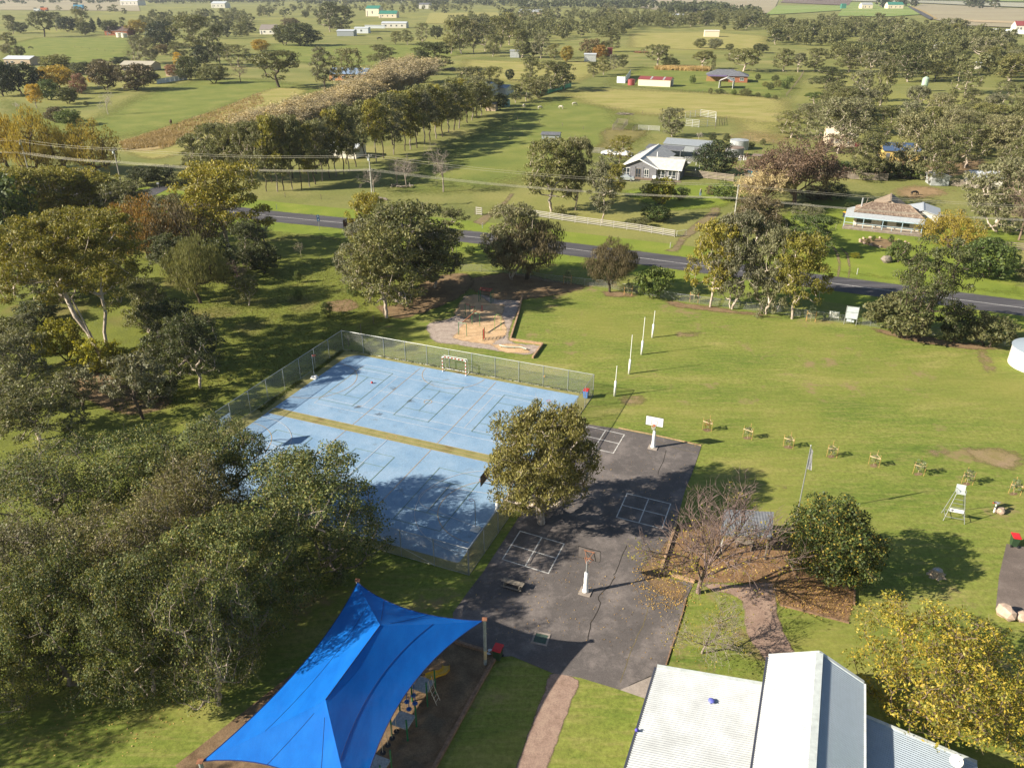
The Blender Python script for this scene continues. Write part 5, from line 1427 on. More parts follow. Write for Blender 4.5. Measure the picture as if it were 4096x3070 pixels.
MB().slab([(.2, -3.6, 2.6), (9.5, -3.6, 2.6), (9.5, -.2, 3.0), (.2, -.2, 3.0)], .08).build('patio_roof', plain('purple_brown_sheet', (.16, .12, .22)), dh)
for x in (12.4, 16.8): win(dh, x, -4.03, 1.5, 1.8, 1.3)
cp = thing('carport', 'open white gabled carport in front of the dark-roofed house', 'carport', (96.4, 390.0, .05), math.radians(-20))
for x in (0, 6.2):
    for y in (0, 3.5, 7): MB().box((x, y, 1.6), (.18, .18, 3.2)).build('post', M_white, cp)
for a, b in (((-.3, 3.15), (3.1, 4.6)), ((6.5, 3.15), (3.1, 4.6))): MB().slab([(a[0], -.3, a[1]), (a[0], 7.3, a[1]), (b[0], 7.3, b[1]), (b[0], -.3, b[1])], .1).build('roof', M_whiteroof, cp)
for x in (0.05, 6.15): MB().box((x, 3.5, 1.6), (.06, 6.8, 3.0)).build('side_wall', M_greysteel, cp)
M_panelwhite = plain('white_steel_panel', (.62, .66, .70), rough=.5)
t = thing('steel_yard_wall', 'white ribbed steel wall left of the red tank', 'wall', G(2467, 330))
for i, (p, q_) in enumerate(((G(2467, 332), G(2500, 334)), (G(2500, 334), G(2522, 304)))):
    n = 4 if i == 0 else 9
    for k in range(n):
        MB(t.location).bar(p.lerp(q_, k / n) + zz * 1.5, p.lerp(q_, (k + .94) / n) + zz * (1.5 + .02 * k), .08, 3.0).build('panel', M_panelwhite, t)

# simple farm buildings farther out: name, label, category, base px (left front corner), width px, depth m, eave m, ridge m, rotation, wall, roof, axis
def far_building(name, label, cat, u, v, wpx, depth, eave, ridge, rot, wallm, roofm, axis='x', wins=2, oh=.3):
    w = wpx / PXM(u, v) / max(.5, math.cos(math.radians(rot)))
    t = thing(name, label, cat, G(u, v, .05), math.radians(rot))
    gable(t, 0, w, 0, depth, eave, ridge, axis, roofm, wallm, oh)
    for k in range(wins):
        win(t, w * (k + .8) / (wins + .6), -.03, eave * .52, min(1.8, w * .14), eave * .36)
    if wins: MB().box((w * .12, -.04, eave * .36), (min(1.1, w * .1), .06, eave * .72)).build('door', M_slate, t)
    return t
M_offwhite = plain('off_white_wall', (.66, .63, .56), rough=.7)
M_palebrick = plain('pale_brick_wall', (.46, .36, .26), rough=.8, var=.15)
M_blueroof = plain('steel_blue_roof', (.22, .30, .42), rough=.45, metal=.1)
M_palesteel = plain('pale_steel_roof', (.55, .58, .62), rough=.4, var=.06)
FB = [
 ('tin_shed', 'small dark grey tin shed standing alone in the green paddock', 'shed', 2166, 578, 68, 4.0, 2.9, 3.3, -12, M_greysteel, M_slate, 'x', 0),
 ('tin_shed', 'plain pale blue-grey shed under trees at the left of the dry paddock', 'shed', 2040, 231, 36, 7, 4.2, 4.6, -8, M_tin, M_tin, 'x', 0),
 ('tin_shed', 'pale grey shed beside the orange-brown tree', 'shed', 2336, 247, 46, 7, 4.2, 4.6, -8, M_tin, M_palesteel, 'x', 0),
 ('shipping_container', 'faded red container half hidden by trees', 'container', 2428, 226, 20, 4, 5, 5.2, -8, M_maroon, M_maroon, 'x', 0),
 ('orange_brick_house', 'orange brick house with steel-blue roof behind two gums', 'house', 1318, 322, 150, 12, 3.2, 5.4, -10, M_orangebrick, M_blueroof, 'x', 4),
 ('farm_house', 'cream house with grey roof at the left edge of the middle paddock', 'house', 1040, 138, 64, 14, 4.5, 8.5, -6, M_offwhite, plain('brown_grey_roof', (.22, .19, .17)), 'x', 2),
 ('tin_shed', 'grey flat shed with white roof in the middle paddock', 'shed', 1348, 145, 68, 12, 4.5, 5.5, -5, M_greysteel, M_palesteel, 'x', 0),
 ('tin_shed', 'long white and blue shed right of the flat grey one', 'shed', 1418, 134, 56, 10, 5.0, 5.6, -5, M_panelwhite, M_panelwhite, 'x', 1),
 ('farm_house', 'long open-fronted white farm house in the middle paddock', 'house', 1526, 113, 100, 14, 5, 6.5, -5, M_offwhite, M_palesteel, 'x', 4),
 ('farm_wall', 'low white wall in front of the open-fronted farm house', 'wall', 1460, 114, 80, 1.5, 3, 3.2, -5, M_panelwhite, M_panelwhite, 'x', 0),
 ('barn', 'tall cream barn with green roof far beyond the paddocks', 'barn', 1464, 66, 54, 20, 11, 15, -12, M_creamwall, M_greenroof, 'x', 1),
 ('farm_house', 'low cream house with green roof next to the tall barn', 'house', 1515, 72, 72, 18, 5.5, 9.5, -6, M_creamwall, M_greenroof, 'x', 3),
 ('tin_shed', 'white shed with grey roof far off, right of the barn', 'shed', 1676, 36, 46, 20, 8, 11, -4, M_offwhite, M_slate, 'x', 0),
 ('farm_house', 'white farm house with pale hipped roof near the top left edge', 'house', 482, 23, 72, 40, 10, 17, -4, M_offwhite, M_palesteel, 'x', 4),
 ('farm_house', 'white homestead with blue-grey roof near the top edge', 'house', 846, 33, 56, 30, 9, 13, -4, M_offwhite, M_palesteel, 'x', 3),
 ('brick_house', 'brown-roofed brick house behind cream tanks at the left paddock edge', 'house', 420, 142, 95, 14, 4, 7.5, -6, M_redbrick, plain('dark_brown_roof', (.13, .09, .08)), 'x', 3),
 ('low_house', 'white-roofed house at the left edge between dark trees', 'house', 20, 262, 112, 10, 3.6, 5, -8, M_palebrick, M_palesteel, 'x', 2),
 ('low_house', 'long low brown house with pale roof behind bare bushes', 'house', 485, 282, 130, 10, 3.0, 4.6, -8, M_palebrick, plain('buff_roof', (.42, .38, .30)), 'x', 3),
 ('low_house', 'small flat-roofed shed above the white sheet fence', 'shed', 665, 306, 52, 7, 2.2, 2.5, -6, M_palebrick, plain('buff_roof', (.42, .38, .30)), 'x', 0),
 ('blue_roof_house', 'house with blue-grey roof half hidden behind the gum row', 'house', 1815, 392, 130, 16, 3.6, 6.0, -20, M_offwhite, M_blueroof, 'x', 3),
 ('blue_roof_house', 'second blue roof with white carport at the end of the gum row', 'house', 1945, 378, 80, 9, 3.0, 3.8, -22, M_offwhite, M_blueroof, 'x', 0),
 ('brick_shed', 'small brown brick shed at the end of the gum row', 'shed', 1942, 444, 40, 4, 2.6, 3.0, -14, M_palebrick, M_slate, 'x', 0),
 ('brick_shed', 'grey-roofed garage glimpsed between trunks of the gum row', 'garage', 1310, 630, 120, 7, 2.6, 3.4, -14, M_offwhite, M_palesteel, 'x', 0),
 ('farm_house', 'long low house with grey roof in the far tree belt', 'house', 2075, 66, 90, 16, 6, 10, -5, M_palebrick, M_tin, 'x', 3),
 ('tin_shed', 'white shed glimpsed between gums in the far belt', 'shed', 2690, 86, 44, 14, 7, 9, -5, M_offwhite, M_palesteel, 'x', 0),
 ('tin_shed', 'cream shed at the far side of the dry paddock', 'shed', 2817, 148, 57, 9, 5, 5.6, -8, M_creamwall, M_offwhite, 'x', 0),
 ('cream_house', 'cream house hidden among gums beside the cluttered yard', 'house', 3310, 585, 105, 8, 3.2, 5.2, -10, M_creamwall, M_creamwall, 'x', 2),
 ('blue_shed', 'low shed with shade-darkened blue roof and yellow wall behind gums', 'shed', 3530, 640, 135, 7, 2.6, 4.0, -10, plain('yellow_wall', (.62, .46, .16)), plain('shade_darkened_blue_roof', (.06, .10, .19)), 'x', 1),  # tree shade on the blue roof is put into its colour
 ('tin_shed', 'low leaning shed of pale corrugated sheets by the yard fence', 'shed', 3722, 742, 66, 4, 2.2, 2.9, -8, M_tin, M_tin, 'y', 0),
 ('tin_shed', 'shed with pale blue roof under the right-hand gums', 'shed', 3880, 752, 110, 6, 2.6, 3.4, -12, M_offwhite, M_palesteel, 'x', 0),
 ('white_house', 'white roof glimpsed in the right-hand tree belt', 'house', 3735, 212, 66, 12, 4, 6.5, -8, M_offwhite, M_palesteel, 'x', 2),
 ('tin_shed', 'small pale shed on the grass by the right-hand belt', 'shed', 3903, 276, 18, 3, 3, 3.6, -8, M_offwhite, M_palesteel, 'x', 0),
 ('farm_house', 'cream sheds standing in the far green field', 'house', 3446, 37, 42, 20, 8, 12, -4, M_creamwall, M_tin, 'x', 2),
 ('farm_house', 'cream farm house between dark trees beside the far road', 'house', 3550, 37, 60, 20, 8, 13, -4, M_creamwall, M_greenroof, 'x', 3),
 ('tin_shed', 'tiny teal shed at the edge of the far green field', 'shed', 3365, 37, 18, 10, 9, 10, -4, M_greenroof, M_greenroof, 'x', 0),
 ('red_roof_house', 'white house with red roof at the far right edge', 'house', 4060, 128, 60, 14, 6, 10, -10, M_offwhite, M_maroon, 'x', 2),
]
for r in FB: far_building(*r)
def panel_fence(label, P, h, sp, m, name='panel_fence'):
    t = thing(name, label, 'fence', P[0])
    for a, b in zip(P[:-1], P[1:]):
        n = max(1, round((b - a).length / sp))
        for k in range(n): MB(P[0]).bar(a.lerp(b, k / n) + zz * (h / 2), a.lerp(b, (k + .96) / n) + zz * (h / 2 + .03 * (k % 2)), .06, h).build('panel', m, t)
        for k in range(n + 1): MB(P[0]).box(a.lerp(b, k / n) + zz * (h / 2) + Vector((0, .08, 0)), (.1, .1, h + .2)).build('post', M_oldwood, t)
panel_fence('white sheet metal fence below the low brown house', [G(628, 336), G(750, 318)], 2.2, 3.2, M_panelwhite)
panel_fence('long white fence beyond the right-hand tree belt', [G(3960, 128), G(4110, 138)], 3.5, 8, M_panelwhite)
panel_fence('green shade-cloth fence along the row of bushy trees', [G(2150, 385), G(2285, 347)], 1.6, 3, plain('green_mesh', (.05, .30, .16)))
t = thing('feed_silo', 'pale green feed silo standing among the right-hand gums', 'silo', G(3693, 366))
for x, y in ((-1, -1), (1, -1), (1, 1), (-1, 1)): MB().box((x * .9, y * .9, 1.3), (.14, .14, 2.6)).build('leg', M_galv, t)
MB().lathe((0, 0, 1.0), [(.3, 0), (1.4, 1.6), (1.4, 4.6), (.3, 5.3)], 14).build('hopper', plain('pale_green_paint', (.36, .48, .38)), t)
t = thing('red_truck', 'red truck parked among trees in the cluttered yard', 'truck', G(3440, 592), .3)
MB().box((0, 0, 1.3), (2.2, 2.2, 1.8)).build('cab', M_maroon, t); MB().box((3.6, 0, 1.5), (4.6, 2.3, 2.0)).build('tray', M_panelwhite, t); MB().box((0, -1.11, 1.7), (1.2, .04, .6)).build('side_window', M_glass, t)
for x in (0, 2.4, 5.0):
    for s in (-1, 1): MB().tube([(x, s * .95, .45), (x, s * 1.15, .45)], .45, 12).build('wheel', M_black, t)

# ------------------------------------------------------------------ fences in the paddocks
M_fpost = plain('old_fence_post', (.20, .16, .12), rough=.95, var=.3)
def wire_fence(label, px, sp=5.0, h=1.15, r=.06, wires=3):
    return chain_fence('wire_fence', [G(u, v) for u, v in px], h, sp, label, r=r, pm=M_fpost, rail=False, mesh=False, wires=wires)
wire_fence('post and wire fence along the far edge of the road verge', [(1000, 782), (1285, 798), (1460, 812), (1640, 830), (1810, 845), (1900, 858)], 9)
wire_fence('wire fence along the front of the cream shed paddock', [(2420, 345), (2640, 362), (2900, 378), (3160, 396)], 9, r=.08)
wire_fence('wire fence behind the dark-roofed house and umbrella trees', [(2520, 262), (2720, 268), (3080, 288), (3270, 300)], 10, r=.09)
wire_fence('wire fence round the yards left of the round grey tree', [(2500, 492), (2530, 465), (2570, 455), (2640, 462), (2720, 470)], 7, r=.07)
wire_fence('wire fence right of the cattle panels', [(2860, 505), (2905, 478), (2890, 500), (2860, 515)], 7, r=.07)
wire_fence('wire fence at the top of the garden behind the tanks', [(2730, 530), (2850, 545), (3000, 560), (3190, 590)], 8, r=.07)
wire_fence('wire fence along the shady paddock by the gum row', [(2050, 520), (2090, 540), (2040, 560), (2180, 545), (2300, 556)], 9, r=.07)
wire_fence('wire fence across the long paddock below the yards', [(2070, 480), (2250, 505), (2420, 535), (2480, 530)], 9, r=.07)
wire_fence('wire fence along the edge of the tall dry grass', [(740, 490), (860, 450), (940, 420), (1030, 375), (1130, 345)], 7, r=.06)
wire_fence('wire fence across the upper left paddock', [(300, 190), (420, 205), (530, 215), (520, 222)], 14, r=.1)
wire_fence('wire fence below the dry paddock with umbrella trees behind', [(1830, 225), (1960, 230), (2080, 240), (2330, 250)], 12, r=.09)
wire_fence('white posted fence line beside the young orchard', [(3145, 385), (3175, 350), (3205, 310), (3215, 290)], 5, 1.4, r=.1)
wire_fence('short post fence climbing from the court corner to the big tree', [(1395, 1385), (1445, 1330), (1495, 1295), (1535, 1262)], 3.2, 1.3, r=.06)
# low chain-link fence along the school front
chain_fence('school_front_fence', [G(1840, 1085), G(2010, 1090), G(2180, 1125)], 1.2, 3.0, 'low chain-link fence behind the climbing playground', r=.025)
chain_fence('school_front_fence', [G(2180, 1125), G(2420, 1150), G(2720, 1205), G(2960, 1235)], 1.2, 3.0, 'low chain-link fence along the road side of the oval', r=.025)
chain_fence('school_front_fence', [G(2960, 1235), G(3200, 1268), G(3480, 1305), G(3800, 1350), G(4130, 1400)], 1.2, 3.0, 'low chain-link fence by the notice board and low bushes', r=.025)
# cattle yards
M_panel = plain('galvanised_cattle_panel', (.55, .56, .55), rough=.5, metal=.2)
def cattle_panels(label, px, h=1.7, rails=5, m=None, sp=3.0):
    t = thing('cattle_yard', label, 'fence', G(*px[0])); o = t.location.copy()
    for a, b in zip(px[:-1], px[1:]):
        a = G(*a); b = G(*b); n = max(1, round((b - a).length / sp))
        for k in range(n):
            p, q_ = a.lerp(b, (k + .02) / n), a.lerp(b, (k + .98) / n)
            for w in (p, q_): MB(o).tube([w, w + zz * h], .05, 5).build('upright', m or M_panel, t)
            for j in range(rails): MB(o).bar(p + zz * (.3 + (h - .35) * j / (rails - 1)), q_ + zz * (.3 + (h - .35) * j / (rails - 1)), .04, .09).build('rail', m or M_panel, t)
cattle_panels('round yard of galvanised cattle panels right of the grey tree', [(2740, 475), (2800, 466), (2862, 475), (2862, 505), (2795, 510), (2742, 505)], 2.4)
cattle_panels('pale steel gate panels left of the round grey tree', [(2552, 520), (2594, 522), (2638, 525)], 1.6)
cattle_panels('brown timber loading yard in the paddock', [(2449, 522), (2490, 524), (2510, 500), (2470, 495), (2449, 522)], 1.8, 5, M_oldwood)
cattle_panels('short brown timber yard panel next to the loading yard', [(2530, 528), (2552, 515)], 1.6, 5, M_oldwood)
# logs, brush piles, trough, bale
def logpile(label, u, v, n, L, r, seed, name='log_pile', spread=1.2, m=None):
    rr = random.Random(seed); t = thing(name, label, 'log pile', G(u, v))
    for k in range(n):
        a = rr.uniform(0, 3.14); c = Vector((rr.uniform(-spread, spread), rr.uniform(-spread, spread) * .6, r + rr.uniform(0, r * 3)))
        d = Vector((math.cos(a), math.sin(a), rr.uniform(-.15, .25))) * (L * rr.uniform(.4, 1) / 2)
        MB().tube([c - d, c + d], [r * rr.uniform(.5, 1), r * rr.uniform(.3, .8)], 6).build('log', m or M_oldwood, t)
logpile('brush heap of grey branches in the paddock', 2500, 458, 40, 4, .10, 1, 'brush_pile', 2.4)
logpile('brown brush heap by the umbrella tree', 2566, 212, 40, 6, .2, 2, 'brush_pile', 4.5, M_rust)
logpile('fallen logs under the bare trees by the far verge', 1610, 752, 14, 2.5, .16, 3, 'log_pile', 2.2)
logpile('split logs lying beside the power pole', 1510, 802, 6, 3.2, .25, 4, 'log_pile', 1.5)
logpile('pile of fallen branches under the gum by the tan track', 3520, 432, 14, 3, .14, 5, 'log_pile', 1.6)
logpile('long branch heap under the dark gum right of the bare poplars', 1790, 280, 24, 7, .22, 6, 'brush_pile', 5)

# ------------------------------------------------------------------ road furniture and power line
M_sbrown = plain('brown_sign', (.13, .045, .03), rough=.5); M_sblue = plain('blue_sign', (.02, .16, .40), rough=.5)
a = G(1399, 950); t = thing('tourist_sign', 'brown and blue tourist information sign on two posts by the road', 'sign', a, math.radians(28))
hs = 3.6
for x in (-.75, .75): MB().tube([(x, 0, 0), (x, 0, hs)], .045, 7).build('post', M_galv, t)
pb = MB().box((0, -.08, hs - .75), (2.15, .05, 1.45)).build('brown_panel', M_sbrown, t)
pl = MB().box((0, -.08, hs - 1.78), (2.15, .05, .55)).build('blue_panel', M_sblue, t)
q = MB()
for s in (-1, 1): q.box((s * 1.05, -.108, hs - .75), (.03, .006, 1.4)); q.box((0, -.109, hs - .75 + s * .69), (2.1, .006, .03))
q.build('border', M_white, pb)
M_slet = plain('sign_lettering_cream', (.70, .66, .50), rough=.6)
for k, w in enumerate(((.28, .95), (.62,), (.4,))):
    x = -(sum(w) + .12 * (len(w) - 1)) / 2
    for v in w: MB().box((x + v / 2, -.11, hs - .38 - .36 * k), (v, .006, .17 - .02 * k)).build('lettering', M_slet, pb); x += v + .12
for k in range(5):
    MB().box((-.8 + .4 * k, -.108, hs - 1.78), (.26, .006, .3)).build('pictogram', M_white, pl); MB().lathe((0, 0, 0), [(.0, 0), (.07, .001), (.07, .01), (0, .011)], 10).build('pictogram_dot', M_sblue, pl)
    pl.children[-1].location = (-.8 + .4 * k, -.112, hs - 1.78); pl.children[-1].rotation_euler = (math.pi / 2, 0, 0)
a = G(1278, 921); t = thing('service_sign', 'tall narrow blue service sign on a single post by the road', 'sign', a, math.radians(10))
MB().tube([(0, 0, 0), (0, 0, 3.1)], .04, 7).build('post', M_galv, t)
for k, z_ in enumerate((2.75, 2.1)):
    p = MB().box((0, -.06, z_), (.5, .04, .58)).build('panel', M_sblue, t); MB().box((.0, -.085, z_), (.16, .006, .32)).build('pictogram', M_white, p)
for i, (u, v) in enumerate(((1107, 837), (1930, 913), (2681, 992), (3428, 1098), (480, 770))):
    t = thing('guide_post', ['white guide post by the far verge left of the tourist sign', 'white guide post at the dirt track corner', 'white guide post beside the rail fence drive', 'leaning white guide post below the verandah house', 'white guide post at the side road'][i], 'guide post', G(u, v), .3, 'roadside guide posts')
    MB().box((0, 0, .55), (.12, .05, 1.1)).build('post', M_white, t); MB().box((0, -.03, .9), (.08, .01, .12)).build('reflector', M_red, t)
t = thing('mail_box', 'small grey mail box on a post by the side road', 'mail box', G(635, 752)); MB().box((0, 0, .5), (.1, .1, 1.0)).build('post', M_oldwood, t); MB().box((0, 0, 1.1), (.5, .35, .35)).build('box', M_tin, t)
ball('pale round rock at the far verge near the power pole', G(1428, 845), .3, M_conc, 'field_stone')

M_pole = plain('weathered_power_pole', (.33, .30, .25), rough=.9, var=.2, scale=2)
M_polegrey = plain('pale_power_pole', (.42, .41, .36), rough=.9, var=.2, scale=2)
poles = []
PD = [((124, 718), 9.6, 'wooden power pole at the far left edge', M_pole), ((491, 762), 9.7, 'wooden power pole beside the yellow willows', M_pole), ((1493, 838), 11.5, 'tall pale power pole in front of the gum row', M_polegrey), ((2930, 930), 9.0, 'short grey power pole rising from trees right of the drive', M_polegrey)]
for (uv, h, lab, m) in PD:
    t = thing('power_pole', lab, 'power pole', G(*uv), math.radians(68), 'power poles along the road')
    MB().tube([(0, 0, 0), (0, 0, h)], [.17, .11], 10).build('pole', m, t)
    arms = ((h - .5, 2.2), (h - 3.4, 2.0)) if h > 9.2 else ((h - .2, 1.6), (h - 2.6, 1.4))
    for z_, L in arms:
        a_ = MB().box((0, 0, z_), (L, .12, .14)).build('crossarm', M_oldwood, t)
        for x in (-L / 2 + .1, -L / 6, L / 6, L / 2 - .1): MB().tube([(x, 0, z_ + .07), (x, 0, z_ + .25)], .04, 6).build('insulator', M_ridgecap, a_)
    if h > 9.2: MB().box((-.32, 0, h - .95), (.3, .3, .55)).build('transformer', M_ridgecap, t)
    poles.append((G(*uv), h, arms))
M_wire = plain('aluminium_wire', (.60, .56, .46), rough=.4, metal=.3)
far_l = G(124, 718) + (G(124, 718) - G(491, 762)).normalized() * 45
p3 = poles[3][0]; far_r = p3 + (p3 - poles[2][0]).normalized() * 85 + Vector((6, 0, 0))
chain = [(far_l, 9.6, poles[0][2])] + poles + [(far_r, 9.0, poles[3][2])]
nw = 0
for lvl in (0, 1):
    for s in (-1, -.33, .33, 1):
        if lvl == 0 and abs(s) < .5: continue
        root = thing('power_line', 'upper pair of power line conductors strung along the road' if lvl == 0 else 'lower four power line conductors strung along the road', 'power line', (0, 0, 0), 0, 'upper conductors' if lvl == 0 else 'lower conductors')
        for (a, ha, aa), (b, hb, ab) in zip(chain[:-1], chain[1:]):
            za, La = aa[lvl]; zb, Lb = ab[lvl]; x = Vector((math.cos(math.radians(68)), math.sin(math.radians(68)), 0))
            pa = a + x * (s * (La / 2 - .1)) + zz * (za + .26); pb_ = b + x * (s * (Lb / 2 - .1)) + zz * (zb + .26)
            sag = (pb_ - pa).length * .014
            MB().tube([pa.lerp(pb_, k / 12) - zz * (sag * 4 * (k / 12) * (1 - k / 12)) for k in range(13)], .017, 4).build('span', M_wire, root)
# ------------------------------------------------------------------ trees
def np_mesh(name, verts, nper, mat, smooth=False):
    """mesh of separate quads / triangles: verts (n*nper, 3)"""
    me = bpy.data.meshes.new(name)
    nv = len(verts); nf = nv // nper
    me.vertices.add(nv); me.vertices.foreach_set('co', verts.astype(np.float32).ravel())
    me.loops.add(nv); me.loops.foreach_set('vertex_index', np.arange(nv, dtype=np.int32))
    me.polygons.add(nf); me.polygons.foreach_set('loop_start', np.arange(0, nv, nper, dtype=np.int32))
    me.update(calc_edges=True)
    me.materials.append(mat)
    return me

def unit(a): return a / np.maximum(np.linalg.norm(a, axis=-1, keepdims=True), 1e-9)

def wood_mesh(name, A, B, ra, rb, mat, thick=.05):
    """prisms along the edges A-B; thick limbs are rounder and share end rings so that they look continuous"""
    out_v = []; out_f = []; base = 0
    for sel, k in ((np.maximum(ra, rb) >= thick, 7), (np.maximum(ra, rb) < thick, 3)):
        if not sel.any(): continue
        a, b, r0, r1 = A[sel], B[sel], ra[sel], rb[sel]
        d = unit(b - a); up = np.where(np.abs(d[:, 2:3]) > .95, np.array([[1., 0, 0]]), np.array([[0, 0, 1.]]))
        x = unit(np.cross(d, up)); y = np.cross(d, x)
        n = len(a); an = np.arange(k) * 2 * np.pi / k
        ring = np.cos(an)[None, :, None] * x[:, None, :] + np.sin(an)[None, :, None] * y[:, None, :]
        ext = d * (np.minimum(r0, r1) * .5)[:, None]
        v0 = (a - ext)[:, None, :] + ring * r0[:, None, None]; v1 = (b + ext)[:, None, :] + ring * r1[:, None, None]
        V = np.concatenate([v0, v1], 1).reshape(-1, 3)
        i0 = (np.arange(n) * 2 * k)[:, None] + np.arange(k)[None, :]; i1 = (np.arange(n) * 2 * k)[:, None] + (np.arange(k)[None, :] + 1) % k
        F = np.stack([i0, i1, i1 + k, i0 + k], -1).reshape(-1, 4) + base
        out_v.append(V); out_f.append(F); base += len(V)
    V = np.concatenate(out_v); F = np.concatenate(out_f)
    me = bpy.data.meshes.new(name)
    me.vertices.add(len(V)); me.vertices.foreach_set('co', V.astype(np.float32).ravel())
    me.loops.add(F.size); me.loops.foreach_set('vertex_index', F.astype(np.int32).ravel())
    me.polygons.add(len(F)); me.polygons.foreach_set('loop_start', np.arange(0, F.size, 4, dtype=np.int32))
    me.polygons.foreach_set('use_smooth', np.ones(len(F), bool))
    me.update(calc_edges=True); me.materials.append(mat)
    return me

def crown_points(rng, n, H, R, b, low=-.55, shell=.45, lump=.22, cone=0.0, off=(0, 0), lobes=0):
    """clump centres spread through a crown whose outline is lumpy"""
    if lobes:
        rl = R * (.68 if lobes < 9 else .58); fz = min(1.0, H * (1 - b) / 2 / R)
        M_ = crown_points(rng, lobes, H, R - rl * .8, b, low, .75, lump, cone, off); k = n // lobes; out = []
        c0 = np.array([off[0], off[1], H * (1 + b) / 2 - R * .25])
        for c in M_:
            r_ = rl * rng.uniform(.7, 1.15); o = c - c0; o /= np.linalg.norm(o) + 1e-6
            d = unit(rng.normal(size=(k * 3, 3)) + o * .8 + np.array([0, 0, .45]))
            sel = [0]
            for _ in range(k - 1):
                dd = np.min(((d[:, None] - d[sel][None]) ** 2).sum(-1), 1); sel.append(int(dd.argmax()))
            out.append(c + d[sel] * r_ * rng.uniform(.72, 1.0, (k, 1)) * np.array([1, 1, .35 + .55 * fz]))
        P = np.concatenate(out); P[:, 2] = np.clip(P[:, 2], .25, H)
        return P
    zc = H * (1 + b) / 2; rz = H * (1 - b) / 2
    ph = rng.uniform(0, 6.28, 6); pts = []
    tries = 0
    while len(pts) < n:
        tries += 1
        best = None; bd = -1
        for _ in range(6):
            d = rng.normal(size=3); d /= np.linalg.norm(d)
            if d[2] < low: d[2] = -d[2]
            th = math.atan2(d[1], d[0])
            k = 1 + lump * (math.sin(2 * th + ph[0] + 2 * d[2]) * .6 + math.sin(3 * th + ph[1] - 3 * d[2]) * .5 + math.sin(5 * th + ph[2]) * .25)
            r = (shell + (1 - shell) * rng.random() ** .6) * k
            p = np.array([d[0] * R * r, d[1] * R * r, d[2] * rz * min(r, 1.0)])
            if cone: p[:2] *= 1 - cone * (p[2] / rz + 1) / 2
            if pts:
                q = (np.array(pts) - p) / np.array([R, R, rz]); dd = (q ** 2).sum(1).min()
            else: dd = 1
            if dd > bd: bd, best = dd, p
        pts.append(best)
    P = np.array(pts); P[:, 2] += zc; P[:, :2] += np.array(off)
    P[:, 2] = np.maximum(P[:, 2], .25)
    return P

def skeleton(rng, tips, H, b, fork=.5, trunk_r=.25, ntrunk=1, splay=.15, r_tip=.02, wig=.06, bow=.12, expo=.46):
    nodes = []; par = []
    c = tips[:, :2].mean(0)
    for t in range(ntrunk):
        ang = 2 * np.pi * (t + rng.random() * .5) / ntrunk
        top = np.array([c[0] * .7, c[1] * .7, H * b * (1 + .25 * rng.random()) + H * .06]) + (np.array([math.cos(ang), math.sin(ang), 0]) * splay * H if ntrunk > 1 else np.array([rng.normal() * splay * H * .3, rng.normal() * splay * H * .3, 0]))
        start = np.array([0.15 * math.cos(ang), .15 * math.sin(ang), -.15]) if ntrunk > 1 else np.array([0, 0, -.15])
        prev = -1
        for s in np.linspace(0, 1, 6):
            p = start + (top - start) * s + (rng.normal(size=3) * wig * H * .25 * math.sin(s * 3.1416) * np.array([1, 1, 0]))
            nodes.append(p); par.append(prev); prev = len(nodes) - 1
    order = np.argsort(np.linalg.norm((tips - np.array([c[0], c[1], H * b])) , axis=1))
    for i in order:
        t = tips[i]; N_ = np.array(nodes); v = t - N_; d = np.linalg.norm(v, axis=1)
        slope = v[:, 2] / np.maximum(d, 1e-6)
        cost = d * (1 + .9 * np.maximum(0, .15 - slope)) + .25 * np.maximum(0, (H * b * fork) - N_[:, 2]) * 3
        j = int(np.argmin(cost)); p = N_[j]
        L = d[j]; ns = 2 if L > .12 * H else 1
        prev = j
        for s in range(1, ns + 1):
            f = s / (ns + 1)
            q = p + (t - p) * f + np.array([0, 0, -bow * L * math.sin(f * 3.14) * .5]) + rng.normal(size=3) * wig * L
            nodes.append(q); par.append(prev); prev = len(nodes) - 1
        nodes.append(t); par.append(prev)
    nodes = np.array(nodes); par = np.array(par)
    cnt = np.zeros(len(nodes)); haschild = np.zeros(len(nodes), bool)
    haschild[par[par >= 0]] = True
    cnt[~haschild] = 1
    for i in range(len(nodes) - 1, -1, -1):
        if par[i] >= 0: cnt[par[i]] += cnt[i]
    tot = cnt.max()
    r = np.maximum(r_tip, trunk_r * (cnt / tot) ** expo)
    return nodes, par, r

def leaf_verts(rng, P, rad, per, L, W, flat=.7, droop=.3, out=.6, hollow=.35, tri=False, upb=.25, size_var=.35):
    n = len(P) * per
    c = np.repeat(P, per, 0); rr = np.repeat(rad, per)
    d = unit(rng.normal(size=(n, 3))); d[:, 2] += upb; d = unit(d)
    r = (hollow + (1 - hollow) * rng.random(n) ** .55) * rr
    pos = c + d * r[:, None] * np.array([1, 1, flat])
    nr = unit(d * out + rng.normal(size=(n, 3)) * (1 - out) + np.array([0, 0, .15]))
    a = np.cross(nr, unit(rng.normal(size=(n, 3)))); a = unit(a)
    a = unit(a * (1 - droop) + np.array([0, 0, -1.]) * droop)
    s = unit(np.cross(nr, a)); 
    k = 1 + size_var * rng.normal(size=n).clip(-1.5, 1.5)
    l = (L * k / 2)[:, None]; w = (W * k / 2)[:, None]
    if tri: V = np.stack([pos - a * l - s * w, pos - a * l * .6 + s * w, pos + a * l], 1)
    else: V = np.stack([pos - a * l, pos + s * w, pos + a * l, pos - s * w], 1)
    return V.reshape(-1, 3), (3 if tri else 4)

